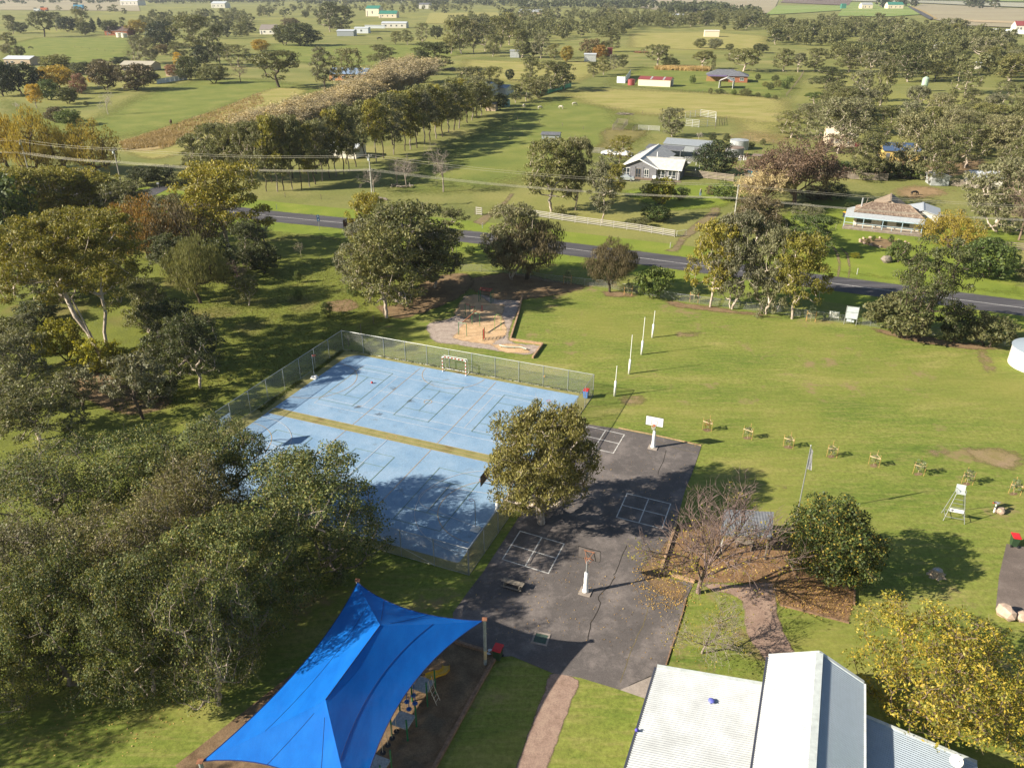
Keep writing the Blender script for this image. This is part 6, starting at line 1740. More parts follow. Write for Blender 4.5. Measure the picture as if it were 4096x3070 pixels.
_LM = {}
def leaf_mat(name, cols, trans=.28, clump=.9, bright=.35, rough=.55):
    if name in _LM: return _LM[name]
    m, nt, b = new_mat(name)
    g = N(nt, 'ShaderNodeNewGeometry')
    c = ramp(nt, g.outputs['Random Per Island'], [(i / max(1, len(cols) - 1), k) for i, k in enumerate(cols)])
    f = pos_noise(nt, clump, 2, .5)
    c = mixc(nt, 1.0, c, ramp(nt, f, [(.32, (1 - bright,) * 3), (.68, (1 + bright,) * 3)]), 'MULTIPLY')
    oi = N(nt, 'ShaderNodeObjectInfo')
    c = mixc(nt, 1.0, c, ramp(nt, oi.outputs['Random'], [(0, (.82, .80, .85)), (.5, (1.0, 1.0, 1.0)), (1, (1.2, 1.12, .95))]), 'MULTIPLY')
    nt.links.new(c, b.inputs['Base Color'])
    b.inputs['Roughness'].default_value = rough
    b.inputs['Specular IOR Level'].default_value = .35
    tr = N(nt, 'ShaderNodeBsdfTranslucent'); nt.links.new(mixc(nt, 1.0, c, (1.15, 1.1, .6), 'MULTIPLY'), tr.inputs[0])
    mx = N(nt, 'ShaderNodeMixShader'); mx.inputs[0].default_value = trans
    nt.links.new(b.outputs[0], mx.inputs[1]); nt.links.new(tr.outputs[0], mx.inputs[2])
    nt.links.new(mx.outputs[0], nt.nodes['Material Output'].inputs[0])
    _LM[name] = m
    return m
def bark_mat(name, a, b_, scale=3):
    if name in _LM: return _LM[name]
    m, nt, b = new_mat(name)
    f = pos_noise(nt, scale, 5, .65, 'obj', stretch=(1, 1, .35))
    nt.links.new(ramp(nt, f, [(.35, a), (.62, b_)]), b.inputs['Base Color']); b.inputs['Roughness'].default_value = .9
    b.inputs['Specular IOR Level'].default_value = .2
    bump(nt, b, f, .5, .05); _LM[name] = m
    return m
L_gum = leaf_mat('gum_leaves', [(.10, .115, .045), (.14, .15, .056), (.18, .185, .068), (.22, .21, .085)], bright=.25)
L_gumgrey = leaf_mat('grey_gum_leaves', [(.12, .13, .07), (.165, .17, .09), (.21, .21, .115), (.25, .24, .14)], bright=.25)
L_gumyel = leaf_mat('golden_gum_leaves', [(.14, .15, .03), (.21, .205, .036), (.28, .26, .045), (.33, .28, .06)], bright=.3, trans=.33)
L_gumdark = leaf_mat('dark_gum_leaves', [(.06, .078, .03), (.085, .10, .037), (.12, .13, .046)], bright=.3)
L_dark = leaf_mat('dark_evergreen_leaves', [(.022, .038, .016), (.035, .052, .020), (.055, .068, .024)], bright=.3, trans=.15)
L_shrub = leaf_mat('green_shrub_leaves', [(.06, .095, .025), (.09, .13, .034), (.13, .17, .042)], bright=.3)
L_alder = leaf_mat('autumn_green_leaves', [(.056, .086, .028), (.09, .122, .038), (.13, .162, .05), (.185, .20, .07), (.30, .265, .065)], bright=.35, clump=.7, rough=.65)
L_alderbrown = leaf_mat('thinning_brown_green_leaves', [(.10, .115, .045), (.14, .145, .06), (.18, .17, .08), (.20, .175, .10)], bright=.3, clump=.7)
L_yellowing = leaf_mat('yellowing_leaves', [(.035, .06, .018), (.05, .08, .022), (.065, .095, .026), (.085, .115, .03), (.12, .14, .035), (.42, .30, .045)], bright=.3)
L_willow = leaf_mat('yellow_willow_leaves', [(.24, .185, .035), (.32, .25, .045), (.40, .30, .05), (.24, .21, .045)], bright=.3, trans=.35)
L_gold = leaf_mat('bright_gold_leaves', [(.42, .28, .03), (.55, .37, .045), (.48, .36, .06), (.26, .22, .05)], bright=.25, trans=.35)
L_goldgreen = leaf_mat('gold_green_leaves', [(.15, .175, .026), (.23, .235, .034), (.33, .30, .042), (.48, .37, .05), (.52, .39, .055)], bright=.28, trans=.35)
L_orange = leaf_mat('rusty_orange_leaves', [(.20, .115, .03), (.28, .15, .035), (.33, .20, .05), (.15, .13, .04)], bright=.3)
L_lime = leaf_mat('lime_wattle_leaves', [(.19, .20, .022), (.28, .275, .03), (.36, .33, .04)], bright=.3, trans=.35)
L_sheoak = leaf_mat('sheoak_needles', [(.10, .085, .045), (.14, .115, .058), (.175, .14, .07)], bright=.3, trans=.2)
L_pink = leaf_mat('pinkish_brown_leaves', [(.22, .11, .08), (.28, .15, .11), (.24, .17, .10)], bright=.25)
L_bare = leaf_mat('straw_twig_tips', [(.33, .28, .16), (.42, .355, .21), (.48, .40, .23)], bright=.2, trans=.2)
L_purple = leaf_mat('mauve_brown_twigs', [(.11, .07, .045), (.15, .095, .06), (.20, .14, .085)], bright=.2, trans=.15)
B_gum = bark_mat('pale_gum_bark', (.26, .20, .155), (.55, .48, .41))
B_dark = bark_mat('dark_bark', (.05, .038, .03), (.12, .095, .075))
B_grey = bark_mat('grey_bark', (.20, .165, .14), (.34, .29, .25))
B_brown = bark_mat('brown_twig_bark', (.16, .11, .085), (.27, .20, .155))
B_pale = bark_mat('pale_dead_wood', (.38, .33, .27), (.56, .50, .43))
B_mauve = bark_mat('mauve_twig_bark', (.13, .09, .08), (.25, .185, .165))
B_straw = bark_mat('straw_twig_bark', (.34, .29, .20), (.50, .43, .31))

def make(seed, H, R, b=.35, n=60, per=60, L=.4, W=.2, crad=None, leaf=L_gum, bark=B_gum, tri=False, tr=None, ntrunk=1, low=-.55, shell=.45, lump=.22, cone=0, flat=.68, droop=.3, out=.6, splay=.15, off=(0, 0), r_tip=.022, twigs=0, fork=.5, hollow=.35, upb=.25, expo=.46, wig=.06, lobes=0):
    rng = np.random.default_rng(seed)
    tips = crown_points(rng, n, H, R, b, low, shell, lump, cone, off, lobes)
    nodes, par, r = skeleton(rng, tips, H, b, fork, tr or H * .022, ntrunk, splay, r_tip, expo=expo, wig=wig)
    e = par >= 0
    A, B_, ra, rb = nodes[par[e]], nodes[e], r[par[e]], r[e]
    # twig sprays at the tips
    if twigs:
        cr0 = crad or R * .28
        s = np.repeat(tips, twigs, 0); d = unit(rng.normal(size=s.shape) + np.array([0, 0, .25])); l = cr0 * (.6 + .7 * rng.random(len(s)))
        A = np.concatenate([A, s]); B_ = np.concatenate([B_, s + d * l[:, None]]); ra = np.concatenate([ra, np.full(len(s), r_tip * .8)]); rb = np.concatenate([rb, np.full(len(s), r_tip * .35)])
    wm = wood_mesh('trunk', A, B_, ra, rb, bark)
    cr = crad or R * .28
    rad = cr * rng.uniform(.75, 1.25, len(tips))
    lm = None
    if per:
        V, k = leaf_verts(rng, tips, rad, per, L, W, flat, droop, out, hollow, tri, upb)
        V[:, 2] = np.maximum(V[:, 2], .05)
        lm = np_mesh('crown', V, k, leaf)
    return dict(w=wm, l=lm, H=H + cr * .5, R=R + cr * .6)

def make_bare(seed, H, R, b=.18, bark=B_brown, leaf=None, nleaf=0, L=.12, n1=7, levels=4, tr=None, twig=.012, kids=(7, 5, 5, 4), spread=.9, up=.25, offx=0.0, clump=None, leaflow=0.0, fs0=.45, l0=1.05):
    """leafless tree grown branch by branch"""
    rng = np.random.default_rng(seed); segs = []; tips = []
    tr = tr or H * .02
    def grow(p, d, L_, r, lv, steps):
        pts = [p]; dd = d
        for s in range(steps):
            dd = unit(dd + rng.normal(size=3) * (.16 if lv else .06) + np.array([0, 0, .05])); q = pts[-1] + dd * L_ / steps
            r1 = r * (1 - .75 * (s + 1) / steps) if lv else r * (1 - .35 * (s + 1) / steps)
            segs.append((pts[-1], q, max(twig * .6, r * (1 - .75 * s / steps) if lv else r * (1 - .35 * s / steps)), max(twig * .5, r1))); pts.append(q)
        if lv >= levels: tips.append(pts[-1]); return
        k = kids[min(lv, len(kids) - 1)]
        for i in range(k):
            f0 = .35 if lv else fs0; f = f0 + (1 - f0) * (i + rng.random()) / k
            j = min(len(pts) - 2, int(f * steps)); base = pts[j] + (pts[j + 1] - pts[j]) * (f * steps - j if f * steps - j < 1 else 1)
            a = rng.uniform(0, 6.283); x = unit(np.cross(dd, np.array([.3, .1, 1.]))); y = np.cross(dd, x)
            nd = unit(dd * (1 - spread * .55) + (x * math.cos(a) + y * math.sin(a)) * spread + np.array([0, 0, up]))
            grow(base, nd, L_ * rng.uniform(.5, .8) * (l0 if lv == 0 else .85), r * (.5 if lv == 0 else .55), lv + 1, 3 if lv < 2 else 2)
    grow(np.array([0, 0, -.1]), unit(np.array([offx, 0, 1.])), H * (b + .25), tr, 0, 5)
    A = np.array([s[0] for s in segs]); B_ = np.array([s[1] for s in segs]); ra = np.array([s[2] for s in segs]); rb = np.array([s[3] for s in segs])
    h0 = B_[:, 2].max(); w0 = np.percentile(np.abs(B_[:, :2]), 97)
    S = np.array([R / w0, R / w0, H / h0]); A, B_ = A * S, B_ * S
    wm = wood_mesh('trunk', A, B_, ra, rb, bark, thick=.045)
    lm = None
    if leaf is not None and nleaf:
        T = np.array(tips) * S
        if leaflow: T = T[T[:, 2] < H * leaflow]
        V, k = leaf_verts(rng, T, np.full(len(T), clump or R * .09), nleaf, L, L * .55, .8, .2, .4)
        lm = np_mesh('crown', V, k, leaf)
    return dict(w=wm, l=lm, H=H, R=R)

ORD = 'first second third fourth fifth sixth seventh eighth ninth tenth eleventh twelfth thirteenth fourteenth fifteenth sixteenth seventeenth eighteenth nineteenth twentieth'.split()
ORD += ['twenty-' + o for o in ORD[:9]] + ['thirtieth'] + ['thirty-' + o for o in ORD[:9]]
TR = random.Random(77)
def put(proto, loc, sx, sz, rz, label, cat='tree', name='gum_tree', group=None, leaf=None, bark=None):
    t = thing(name, label, cat, loc, rz, group)
    for key, nm, mat in (('w', 'trunk', bark), ('l', 'crown', leaf)):
        if proto[key] is None: continue
        o = bpy.data.objects.new(nm, proto[key]); COL.objects.link(o); o.parent = t
        o.scale = (sx, sx, sz)
        if mat is not None:
            o.material_slots[0].link = 'OBJECT'; o.material_slots[0].material = mat
    return t
def tree_px(proto, u, v, vt, wpx, label, name='gum_tree', group=None, leaf=None, bark=None, rz=None, cat='tree', hs=1.04, ws=1.14):
    q = G(u, v); H = HT(u, v, vt) * hs; W = wpx / PRJ(q.x, q.y, H * .6)[2] * ws
    # the top row is set by the far rim of the crown as much as by its height
    sx = W / 2 / proto['R']; sz = max(.25 * sx, H / proto['H'])
    return put(proto, q + Vector((0, 0, .02)), sx, sz, TR.uniform(0, 6.28) if rz is None else rz, label, cat, name, group, leaf, bark)

# prototypes shared by the middle and far distance
MID = [make(100 + i, 11, 4.6, b=(.16, .24, .12, .08)[i], n=(72, 64, 88, 80)[i], per=74, L=.40, W=.20, crad=1.05, tr=.22, lump=.25, splay=.16, low=-.75, lobes=(9, 8, 11, 10)[i], hollow=.2) for i in range(4)]
MIDTALL = [make(120 + i, 14, 3.6, b=(.28, .36, .24)[i], n=70, per=70, L=.42, W=.2, crad=1.0, tr=.17, lump=.3, low=-.85, splay=.1, lobes=10, hollow=.2) for i in range(3)]
UMB = [make(140 + i, 9, 5.2, b=.3, n=64, per=80, L=.42, W=.2, crad=1.0, tr=.28, low=-.45, lump=.25, fork=.35, lobes=9, hollow=.2) for i in range(2)]
ROUND = [make(150 + i, 6, 3.4, b=.08, n=52, per=90, L=.34, W=.2, crad=.95, tr=.14, low=-.9, lump=.12, bark=B_dark, ntrunk=2) for i in range(2)]
BUSH = [make(160 + i, 3, 2.0, b=.02, n=34, per=70, L=.24, W=.13, crad=.65, tr=.06, low=-.9, lump=.18, bark=B_dark, ntrunk=3, splay=.2) for i in range(3)]
DENSE = [make(170, 12, 6, b=.06, n=90, per=80, L=.5, W=.28, crad=1.5, tr=.4, low=-.9, lump=.16, bark=B_dark)]
CYP = [make(175, 10, 1.5, b=.03, n=50, per=60, L=.4, W=.2, crad=.6, tr=.2, low=-.95, lump=.08, cone=.5, bark=B_dark, flat=1.3)]
FAR = [make(180 + i, 11, 4.6, b=(.08, .14, .05, .1, .18)[i], n=(30, 27, 36, 30, 24)[i], per=46, L=.95, W=.6, crad=1.35, tr=.25, lump=.25, tri=True, r_tip=.05, low=-.8, lobes=(6, 5, 7, 6, 5)[i], hollow=.2) for i in range(5)]
FARB = [make_bare(190 + i, 10, 4, levels=3, kids=(8, 6, 5), twig=.03, leaf=L_bare, nleaf=5, L=.4, clump=.6) for i in range(2)]
WIL = [make(195 + i, 9, 6, b=.12, n=64, per=130, L=.38, W=.13, crad=1.35, tr=.35, low=-.9, lump=.25, bark=B_dark, droop=.7, leaf=L_willow, flat=1.1) for i in range(2)]
POP = [make_bare(200 + i, 13, 3.2, b=.12, bark=B_straw, leaf=L_bare, nleaf=5, L=.3, levels=4, kids=(12, 6, 4, 3), twig=.022, spread=.6, up=.4, clump=.55) for i in range(3)]
BARE = [make_bare(210 + i, 8, 4, bark=B_grey, levels=4, kids=(7, 5, 4, 4), twig=.016) for i in range(2)]

WOOD_ = dict(name='gum_tree')
def row(items):
    for it in items: tree_px(*it[:6], **(it[6] if len(it) > 6 else {}))

# ---- near trees, each made on its own
# spreading gum in the yard
q = G(2165, 2092); Hm = HT(2165, 2092, 1690)
yg = make(11, Hm - .3, 4.75, b=.12, n=260, per=150, L=.26, W=.095, crad=.8, tr=.36, low=-.62, lump=.15, lobes=15, hollow=.2, droop=.55, leaf=leaf_mat('yard_gum_leaves', [(.115, .12, .038), (.165, .16, .05), (.215, .20, .062), (.26, .235, .085)], bright=.2), bark=B_gum, ntrunk=1, fork=.5, twigs=2)
put(yg, q, 1, 1, .6, 'big spreading gum growing in the asphalt beside the blue court')
# great golden gum on the left
q = G(432, 1465); Hm = HT(432, 1465, 895)
gg = make(21, Hm, 9.4, b=.46, n=276, per=165, L=.34, W=.13, crad=1.1, tr=.27, low=-.35, shell=.55, lump=.2, droop=.4, lobes=23, hollow=.2, leaf=L_gumyel, bark=B_gum, ntrunk=3, splay=.15, off=(-2.4, 1.0), fork=.15, twigs=2, expo=.5, flat=.55, wig=.03)
put(gg, q, 1, 1, 0, 'tall golden-green gum with long bare white limbs at the left', name='gum_tree')
# front-left stand of alders
AL = [make(30, 10.5, 5.2, b=.10, n=170, per=240, L=.155, W=.105, crad=1.0, tr=.2, low=-.75, lump=.22, leaf=L_alder, bark=B_grey, out=.6, droop=.2, twigs=3, lobes=17, hollow=.25, r_tip=.012, ntrunk=2, splay=.12),
      make(31, 9.5, 5.0, b=.15, n=150, per=215, L=.155, W=.105, crad=1.0, tr=.2, low=-.7, lump=.25, leaf=L_alder, bark=B_grey, out=.6, droop=.2, twigs=4, lobes=15, hollow=.25, r_tip=.012, ntrunk=2, splay=.12),
      make(32, 9.5, 5.2, b=.15, n=160, per=150, L=.145, W=.095, crad=1.1, tr=.2, low=-.7, lump=.25, leaf=L_alderbrown, bark=B_grey, out=.5, droop=.2, twigs=9, lobes=16, hollow=.2, r_tip=.012, ntrunk=2, splay=.12)]
def alder(k, cu, cv, r, label, h=10.2, zc=5.6, leaf=None):
    c = G(cu, cv, zc); px = PRJ(c.x, c.y, zc)[2]; s = r / px / AL[k]['R']; hs = h / AL[k]['H'] / s
    put(AL[k], Vector((c.x, c.y, .02)), s, s * hs, TR.uniform(0, 6.28), label, name='alder_tree', leaf=leaf, group='stand of alders left of the shade sail')
alder(0, 1255, 2040, 320, 'largest leafy green alder, rightmost of the stand beside the court')
alder(1, 880, 1900, 240, 'green alder overlapping the left court corner with the basketball hoop')
alder(1, 560, 1960, 270, 'green alder at the far edge of the stand left of the hoop')
alder(2, 190, 2010, 290, 'thin brownish alder at the left picture edge, upper part of the stand', leaf=L_alder)
alder(2, 520, 2270, 300, 'thin brown alder in the middle of the stand')
alder(0, 960, 2310, 300, 'green alder below the largest one, above the lawn by the sail')
alder(2, 60, 2330, 290, 'brown alder half cut by the left picture edge')
alder(1, 230, 2480, 260, 'dark green alder at the lower left edge of the stand')
alder(0, 560, 2560, 260, 'green alder at the lower front of the stand', 10.8, 5.0)
alder(2, 820, 2590, 250, 'shaded thin alder at the front of the stand near the sail', 11, 5.0, L_alder)
alder(1, 20, 2620, 200, 'low alder at the bottom left edge', 7.5, 4.6)
alder(2, 760, 2080, 230, 'thin brown alder in the gap behind the middle of the stand')
for x, y, i in ((-40, 23, 0), (-36, 16, 1), (-46, 31, 2)): put(AL[i], Vector((x, y, .02)), 1.05, 1.1, i * 2.1, ('alder left of the picture whose shadow lies on the lawn, near one', 'alder left of the picture throwing shade towards the sail', 'alder left of the picture behind the lawn, far one')[i], name='alder_tree')
# bare tree, small bare tree, yellowing tree, golden tree near the building
bt = make_bare(41, 11, 5.4, b=.0, bark=B_mauve, leaf=L_goldgreen, nleaf=4, L=.14, levels=4, kids=(8, 8, 6, 4), twig=.008, spread=.6, up=.1, tr=.2, clump=.4, leaflow=.55, fs0=.35, l0=2.2)
put(bt, G(2792, 2370), 1, 1, 2.0, 'wide bare mauve-twigged tree in front of the garden shelter', name='bare_tree')
sb = make_bare(42, 4.8, 3.0, b=.2, bark=B_grey, leaf=L_goldgreen, nleaf=2, L=.11, levels=4, kids=(6, 7, 6, 4), twig=.006, spread=.65, up=.1, fs0=.4, l0=2.0, tr=.09, clump=.3, leaflow=.6)
put(sb, G(2807, 2612), 1, 1, 1.0, 'small bare pale-twigged tree on the little lawn', name='bare_tree')
yt = make(43, 7.2, 3.6, b=.04, n=130, per=170, L=.17, W=.12, crad=.75, tr=.16, low=-.85, lump=.16, leaf=L_yellowing, bark=B_dark, out=.5, twigs=3, r_tip=.012)
put(yt, G(3300, 2322), 1, 1, .3, 'dense green tree with yellowing leaves beside the shelter', name='leafy_tree')
wt = make(44, 6.6, 5.4, b=.12, n=190, per=105, L=.20, W=.09, crad=.8, tr=.2, low=-.7, lump=.3, leaf=L_goldgreen, bark=B_brown, out=.35, droop=.4, twigs=9, r_tip=.013, shell=.35, hollow=.2)
put(wt, G(3790, 2755, 2.6) * 1 + Vector((0, 0, -2.6)), 1.0, 1.0, 1.7, 'golden-green weeping tree beside the school roof', name='leafy_tree')

# near-mid trees (60 to 150 m): fuller copies
NM = [make(300 + i, 10, 4.4, b=(.14, .2, .1)[i], n=140, per=110, L=.29, W=.13, crad=.82, tr=.2, lump=.25, splay=.16, low=-.75, lobes=(12, 11, 14)[i], hollow=.2, droop=.45, twigs=2, ntrunk=(1, 2, 2)[i]) for i in range(3)]
SHE = [make(310, 8, 3.6, b=.2, n=80, per=190, L=.42, W=.05, crad=.85, tr=.2, low=-.8, lump=.2, droop=.85, leaf=L_sheoak, bark=B_dark, flat=1.0)]
SHR = [make(315 + i, 3, 2.0, b=.02, n=48, per=130, L=.16, W=.08, crad=.55, tr=.06, low=-.9, lump=.2, bark=B_dark, ntrunk=3, splay=.2) for i in range(2)]
WAT = [make(320, 11, 5.4, b=.18, n=110, per=120, L=.26, W=.12, crad=.95, tr=.24, low=-.7, lump=.45, shell=.3, flat=.45, leaf=L_gumdark, bark=B_dark, ntrunk=2)]
D = dict
row([
 (NM[0], 1547, 1270, 935, 300, 'leafy gum in front of the clump left of the climbing playground', D(leaf=L_gum)),
 (NM[2], 1625, 1190, 838, 400, 'large pale-limbed gum in the clump left of the playground', D(leaf=L_gum)),
 (NM[1], 1480, 1185, 905, 240, 'grey gum at the left of the clump beside the tourist sign', D(leaf=L_gumgrey)),
 (NM[0], 1740, 1150, 930, 260, 'dense gum at the right of the clump by the playground', D(leaf=L_gum)),
 (MIDTALL[0], 1811, 1006, 838, 125, 'slim gum standing alone in front of the road', D(leaf=L_gum)),
 (NM[2], 1490, 1080, 790, 160, 'yellow-tinted tree behind the clump at the roadside', D(leaf=L_gumyel)),
 (NM[1], 2045, 1118, 830, 220, 'pale grey gum left of the sheoak by the low school fence', D(leaf=L_gumgrey)),
 (SHE[0], 2105, 1117, 890, 290, 'dark spreading sheoak behind the climbing playground', D(name='sheoak')),
 (SHE[0], 2440, 1168, 965, 178, 'rounded brown drooping sheoak on the edge of the oval', D(name='sheoak')),
 (BUSH[0], 2611, 1189, 1058, 145, 'small bright green tree right of the drooping sheoak', D(leaf=L_shrub, name='leafy_tree')),
 (NM[0], 2840, 1228, 905, 195, 'golden-green gum with orange trunk at the oval edge', D(leaf=L_gumyel)),
 (NM[1], 2925, 1235, 865, 205, 'big grey gum with forked white trunk at the oval edge', D(leaf=L_gumgrey)),
 (NM[2], 3062, 1255, 925, 165, 'grey leaning gum between the forked gum and the golden one', D(leaf=L_gumgrey)),
 (NM[0], 3168, 1275, 955, 215, 'broad golden-brown gum left of the notice board', D(leaf=L_gumyel)),
 (NM[1], 3230, 1010, 870, 190, 'dark bushy tree at the drive behind the golden-brown gum', D(leaf=L_shrub, name='leafy_tree')),
 (NM[0], 3020, 980, 800, 200, 'grey-brown tree by the short power pole', D(leaf=L_sheoak)),
 (WAT[0], 3674, 1356, 955, 300, 'tall open wattle with layered branches across the road view', D(name='wattle_tree')),
 (ROUND[0], 3590, 1345, 1180, 255, 'low olive conifer-like bush left of the layered wattle', D(leaf=L_gum, name='bush', cat='bush')),
 (ROUND[1], 3813, 1368, 1222, 135, 'small dark tree between the wattle and the end bush', D(leaf=L_gumdark, name='leafy_tree')),
 (ROUND[0], 3945, 1385, 1255, 170, 'rounded bush at the right end of the oval edge', D(leaf=L_gum, name='bush', cat='bush')),
 (ROUND[1], 3940, 1110, 960, 205, 'large dense green bush right of the layered wattle', D(leaf=L_shrub, name='bush', cat='bush')),
 (ROUND[0], 3588, 1048, 962, 85, 'rounded shrub below the oval flower bed', D(leaf=L_shrub, name='bush', cat='bush')),
 (WIL[0], 3795, 990, 850, 205, 'bright yellow tree in front of the verandah house', D(leaf=L_willow, name='autumn_tree')),
 (BUSH[1], 4110, 1112, 1035, 90, 'grey shrub cut by the right edge above the road', D(leaf=L_gumgrey, name='bush', cat='bush')),
 (NM[2], 3985, 925, 655, 270, 'grey-green gum with white trunk behind the yellow tree', D(leaf=L_gumgrey)),
 (BARE[0], 4075, 960, 700, 190, 'bare brown tree at the right edge above the yellow tree', D(bark=B_brown, name='bare_tree')),
 # left park
 (NM[0], 915, 1003, 672, 340, 'golden spreading gum with white limbs by the road on the left', D(leaf=L_gumyel)),
 (NM[2], 110, 945, 690, 280, 'broad golden gum hiding the road at the far left', D(leaf=L_gumyel)),
 (NM[0], 520, 915, 740, 200, 'olive gum hiding the road left of the orange tree', D(leaf=L_gum)),
 (NM[1], 250, 905, 680, 270, 'golden gum near the side road at the left', D(leaf=L_gumyel)),
 (NM[0], 340, 895, 690, 240, 'second golden gum near the side road, right of the first', D(leaf=L_gumyel)),
 (NM[2], 420, 890, 705, 220, 'third golden gum by the side road, nearest to the orange tree', D(leaf=L_gumyel)),
 (ROUND[0], 30, 1010, 690, 280, 'dark green leafy tree at the left picture edge by the road', D(leaf=L_shrub, name='leafy_tree')),
 (WIL[1], 600, 1030, 800, 300, 'rusty orange autumn tree behind the great golden gum', D(leaf=L_orange, name='autumn_tree')),
 (WIL[0], 740, 1040, 800, 260, 'olive-brown thinning tree right of the orange one', D(leaf=L_sheoak, name='autumn_tree')),
 (SHE[0], 806, 1212, 958, 235, 'feathery olive casuarina in the middle of the park', D(leaf=L_gum, name='sheoak')),
 (NM[1], 700, 1110, 950, 170, 'dark gum shaded behind the casuarina', D(leaf=L_gumdark)),
 (ROUND[1], 880, 1130, 960, 170, 'dark dense bush right behind the casuarina', D(leaf=L_gumdark, name='bush', cat='bush')),
 (BARE[0], 955, 1140, 1025, 125, 'small mauve bare tree right of the casuarina', D(bark=B_mauve, name='bare_tree')),
 (UMB[0], 996, 1222, 1112, 115, 'low twisted tree with forked stems in the park', D(leaf=L_gum, name='small_tree')),
 (BARE[1], 1056, 985, 845, 150, 'grey leafless tree near the road', D(bark=B_grey, name='bare_tree')),
 (ROUND[0], 1060, 1092, 970, 130, 'dark shrub below the grey leafless tree', D(leaf=L_gumdark, name='bush', cat='bush')),
 (NM[2], 706, 1475, 1225, 250, 'dark gum in front of the casuarina, lower park', D(leaf=L_gumdark)),
 (NM[0], 801, 1552, 1285, 240, 'dark olive gum beside the left court fence', D(leaf=L_gumdark)),
 (UMB[1], 574, 1675, 1445, 260, 'grey contorted tree with curved bare limbs near the alders', D(leaf=L_gumgrey, bark=B_dark, name='small_tree')),
 (BUSH[0], 153, 1410, 1335, 115, 'lime green shrub left of the golden gum trunks', D(leaf=L_lime, name='bush', cat='bush')),
 (ROUND[0], 273, 1445, 1270, 165, 'tall lime green wattle bush left of the golden gum trunks', D(leaf=L_lime, name='bush', cat='bush')),
 (BUSH[2], 385, 1485, 1355, 165, 'bright lime bush at the foot of the golden gum', D(leaf=L_lime, name='bush', cat='bush')),
 (BUSH[1], 470, 1470, 1370, 120, 'lime bush right behind the golden gum trunks', D(leaf=L_lime, name='bush', cat='bush')),
 (BUSH[0], 560, 1470, 1395, 110, 'yellow-green shrub between the golden gum and the dark gum', D(leaf=L_lime, name='bush', cat='bush')),
 (NM[1], 95, 1610, 1350, 260, 'grey-leaved gum at the left edge below the lime bushes', D(leaf=L_gumgrey)),
 (ROUND[1], 90, 1330, 1265, 130, 'hazy grey shrub above the lime bushes at the left', D(leaf=L_gumgrey, name='bush', cat='bush')),
 (NM[0], 160, 1760, 1565, 340, 'olive gum in front of the alders at the left edge', D(leaf=L_gum)),
 (UMB[0], 330, 1640, 1490, 190, 'grey low tree between the lime bushes and the contorted tree', D(leaf=L_gumgrey, bark=B_dark, name='small_tree')),
 (NM[0], 30, 1500, 1300, 240, 'olive gum cut by the left edge beside the lime bushes', D(leaf=L_gum)),
 (NM[2], 590, 1330, 1130, 190, 'slim olive gum between the great golden gum and the casuarina', D(leaf=L_gum)),
 (NM[1], 700, 960, 790, 220, 'olive gum at the roadside left of the white-limbed one', D(leaf=L_gum)),
 (ROUND[0], 160, 1290, 1200, 150, 'shaded bush under the great golden gum', D(leaf=L_gumdark, name='bush', cat='bush')),
 (NM[2], 1000, 1075, 900, 150, 'dark gum left of the grey leafless tree', D(leaf=L_gumdark)),
 (ROUND[1], 640, 1600, 1500, 150, 'dark bush between the contorted tree and the olive gum', D(leaf=L_gumdark, name='bush', cat='bush')),
 (NM[2], 250, 1210, 960, 260, 'shaded gum behind the great golden gum', D(leaf=L_gumdark)),
 (NM[1], 482, 1210, 960, 200, 'slim gum behind the right side of the great golden gum', D(leaf=L_gumyel)),
 (NM[0], 60, 1180, 930, 220, 'dark gum at the left edge behind the great golden gum', D(leaf=L_gumdark)),
])
for i, (u, v, vt, w) in enumerate(((1355, 1048, 1002, 34), (1193, 1131, 1083, 30), (1195, 1201, 1156, 34), (1310, 1263, 1209, 50), (1413, 1182, 1130, 58))):
    tree_px(SHR[i % 2], u, v, vt, w, ['small round shrub nearest the road left of the gum clump', 'small dark shrub in the shade in mid park', 'small round shrub just below the shaded one', 'rounded shrub nearest to the court corner in the park', 'shrub touching the left foot of the gum clump'][i], name='shrub', cat='shrub', leaf=L_shrub, ws=1.1)
tree_px(BARE[1], 1205, 1030, 960, 34, 'thin leafless sapling in the sunny park grass', name='sapling', bark=B_straw)
tree_px(BUSH[1], 1880, 1020, 982, 42, 'little drooping shrub on the road verge by the slim gum', name='shrub', cat='shrub', leaf=L_shrub)

# gum row along the drive north of the road
pts = [(1066, 766), (1110, 766), (1135, 762), (1170, 758), (1207, 760), (1240, 748), (1262, 738), (1290, 724), (1320, 714), (1345, 704), (1375, 696), (1395, 684), (1425, 668), (1505, 648), (1536, 634), (1575, 618), (1620, 604), (1642, 598), (1668, 592), (1698, 574), (1720, 562), (1745, 555), (1770, 548), (1795, 530), (1816, 522), (1836, 514), (1870, 492), (1888, 482), (1908, 472), (1925, 462), (1946, 446)]
tops = [(1040, 480), (1150, 470), (1260, 490), (1380, 430), (1480, 400), (1560, 370), (1700, 345), (1800, 330), (1900, 315), (1960, 320)]
for i, (u, v) in enumerate(pts):
    vt = float(np.interp(u, [a for a, _ in tops], [b for _, b in tops])) + TR.uniform(-8, 22)
    tree_px(MIDTALL[i % 3], u, v, vt, TR.uniform(84, 116), f'{ORD[i]} gum, counted from the road, in the long row along the drive', group='gum row along the drive', leaf=(L_gum, L_gumyel, L_gum, L_gumgrey)[i % 4], bark=(B_dark, B_grey)[i % 2])
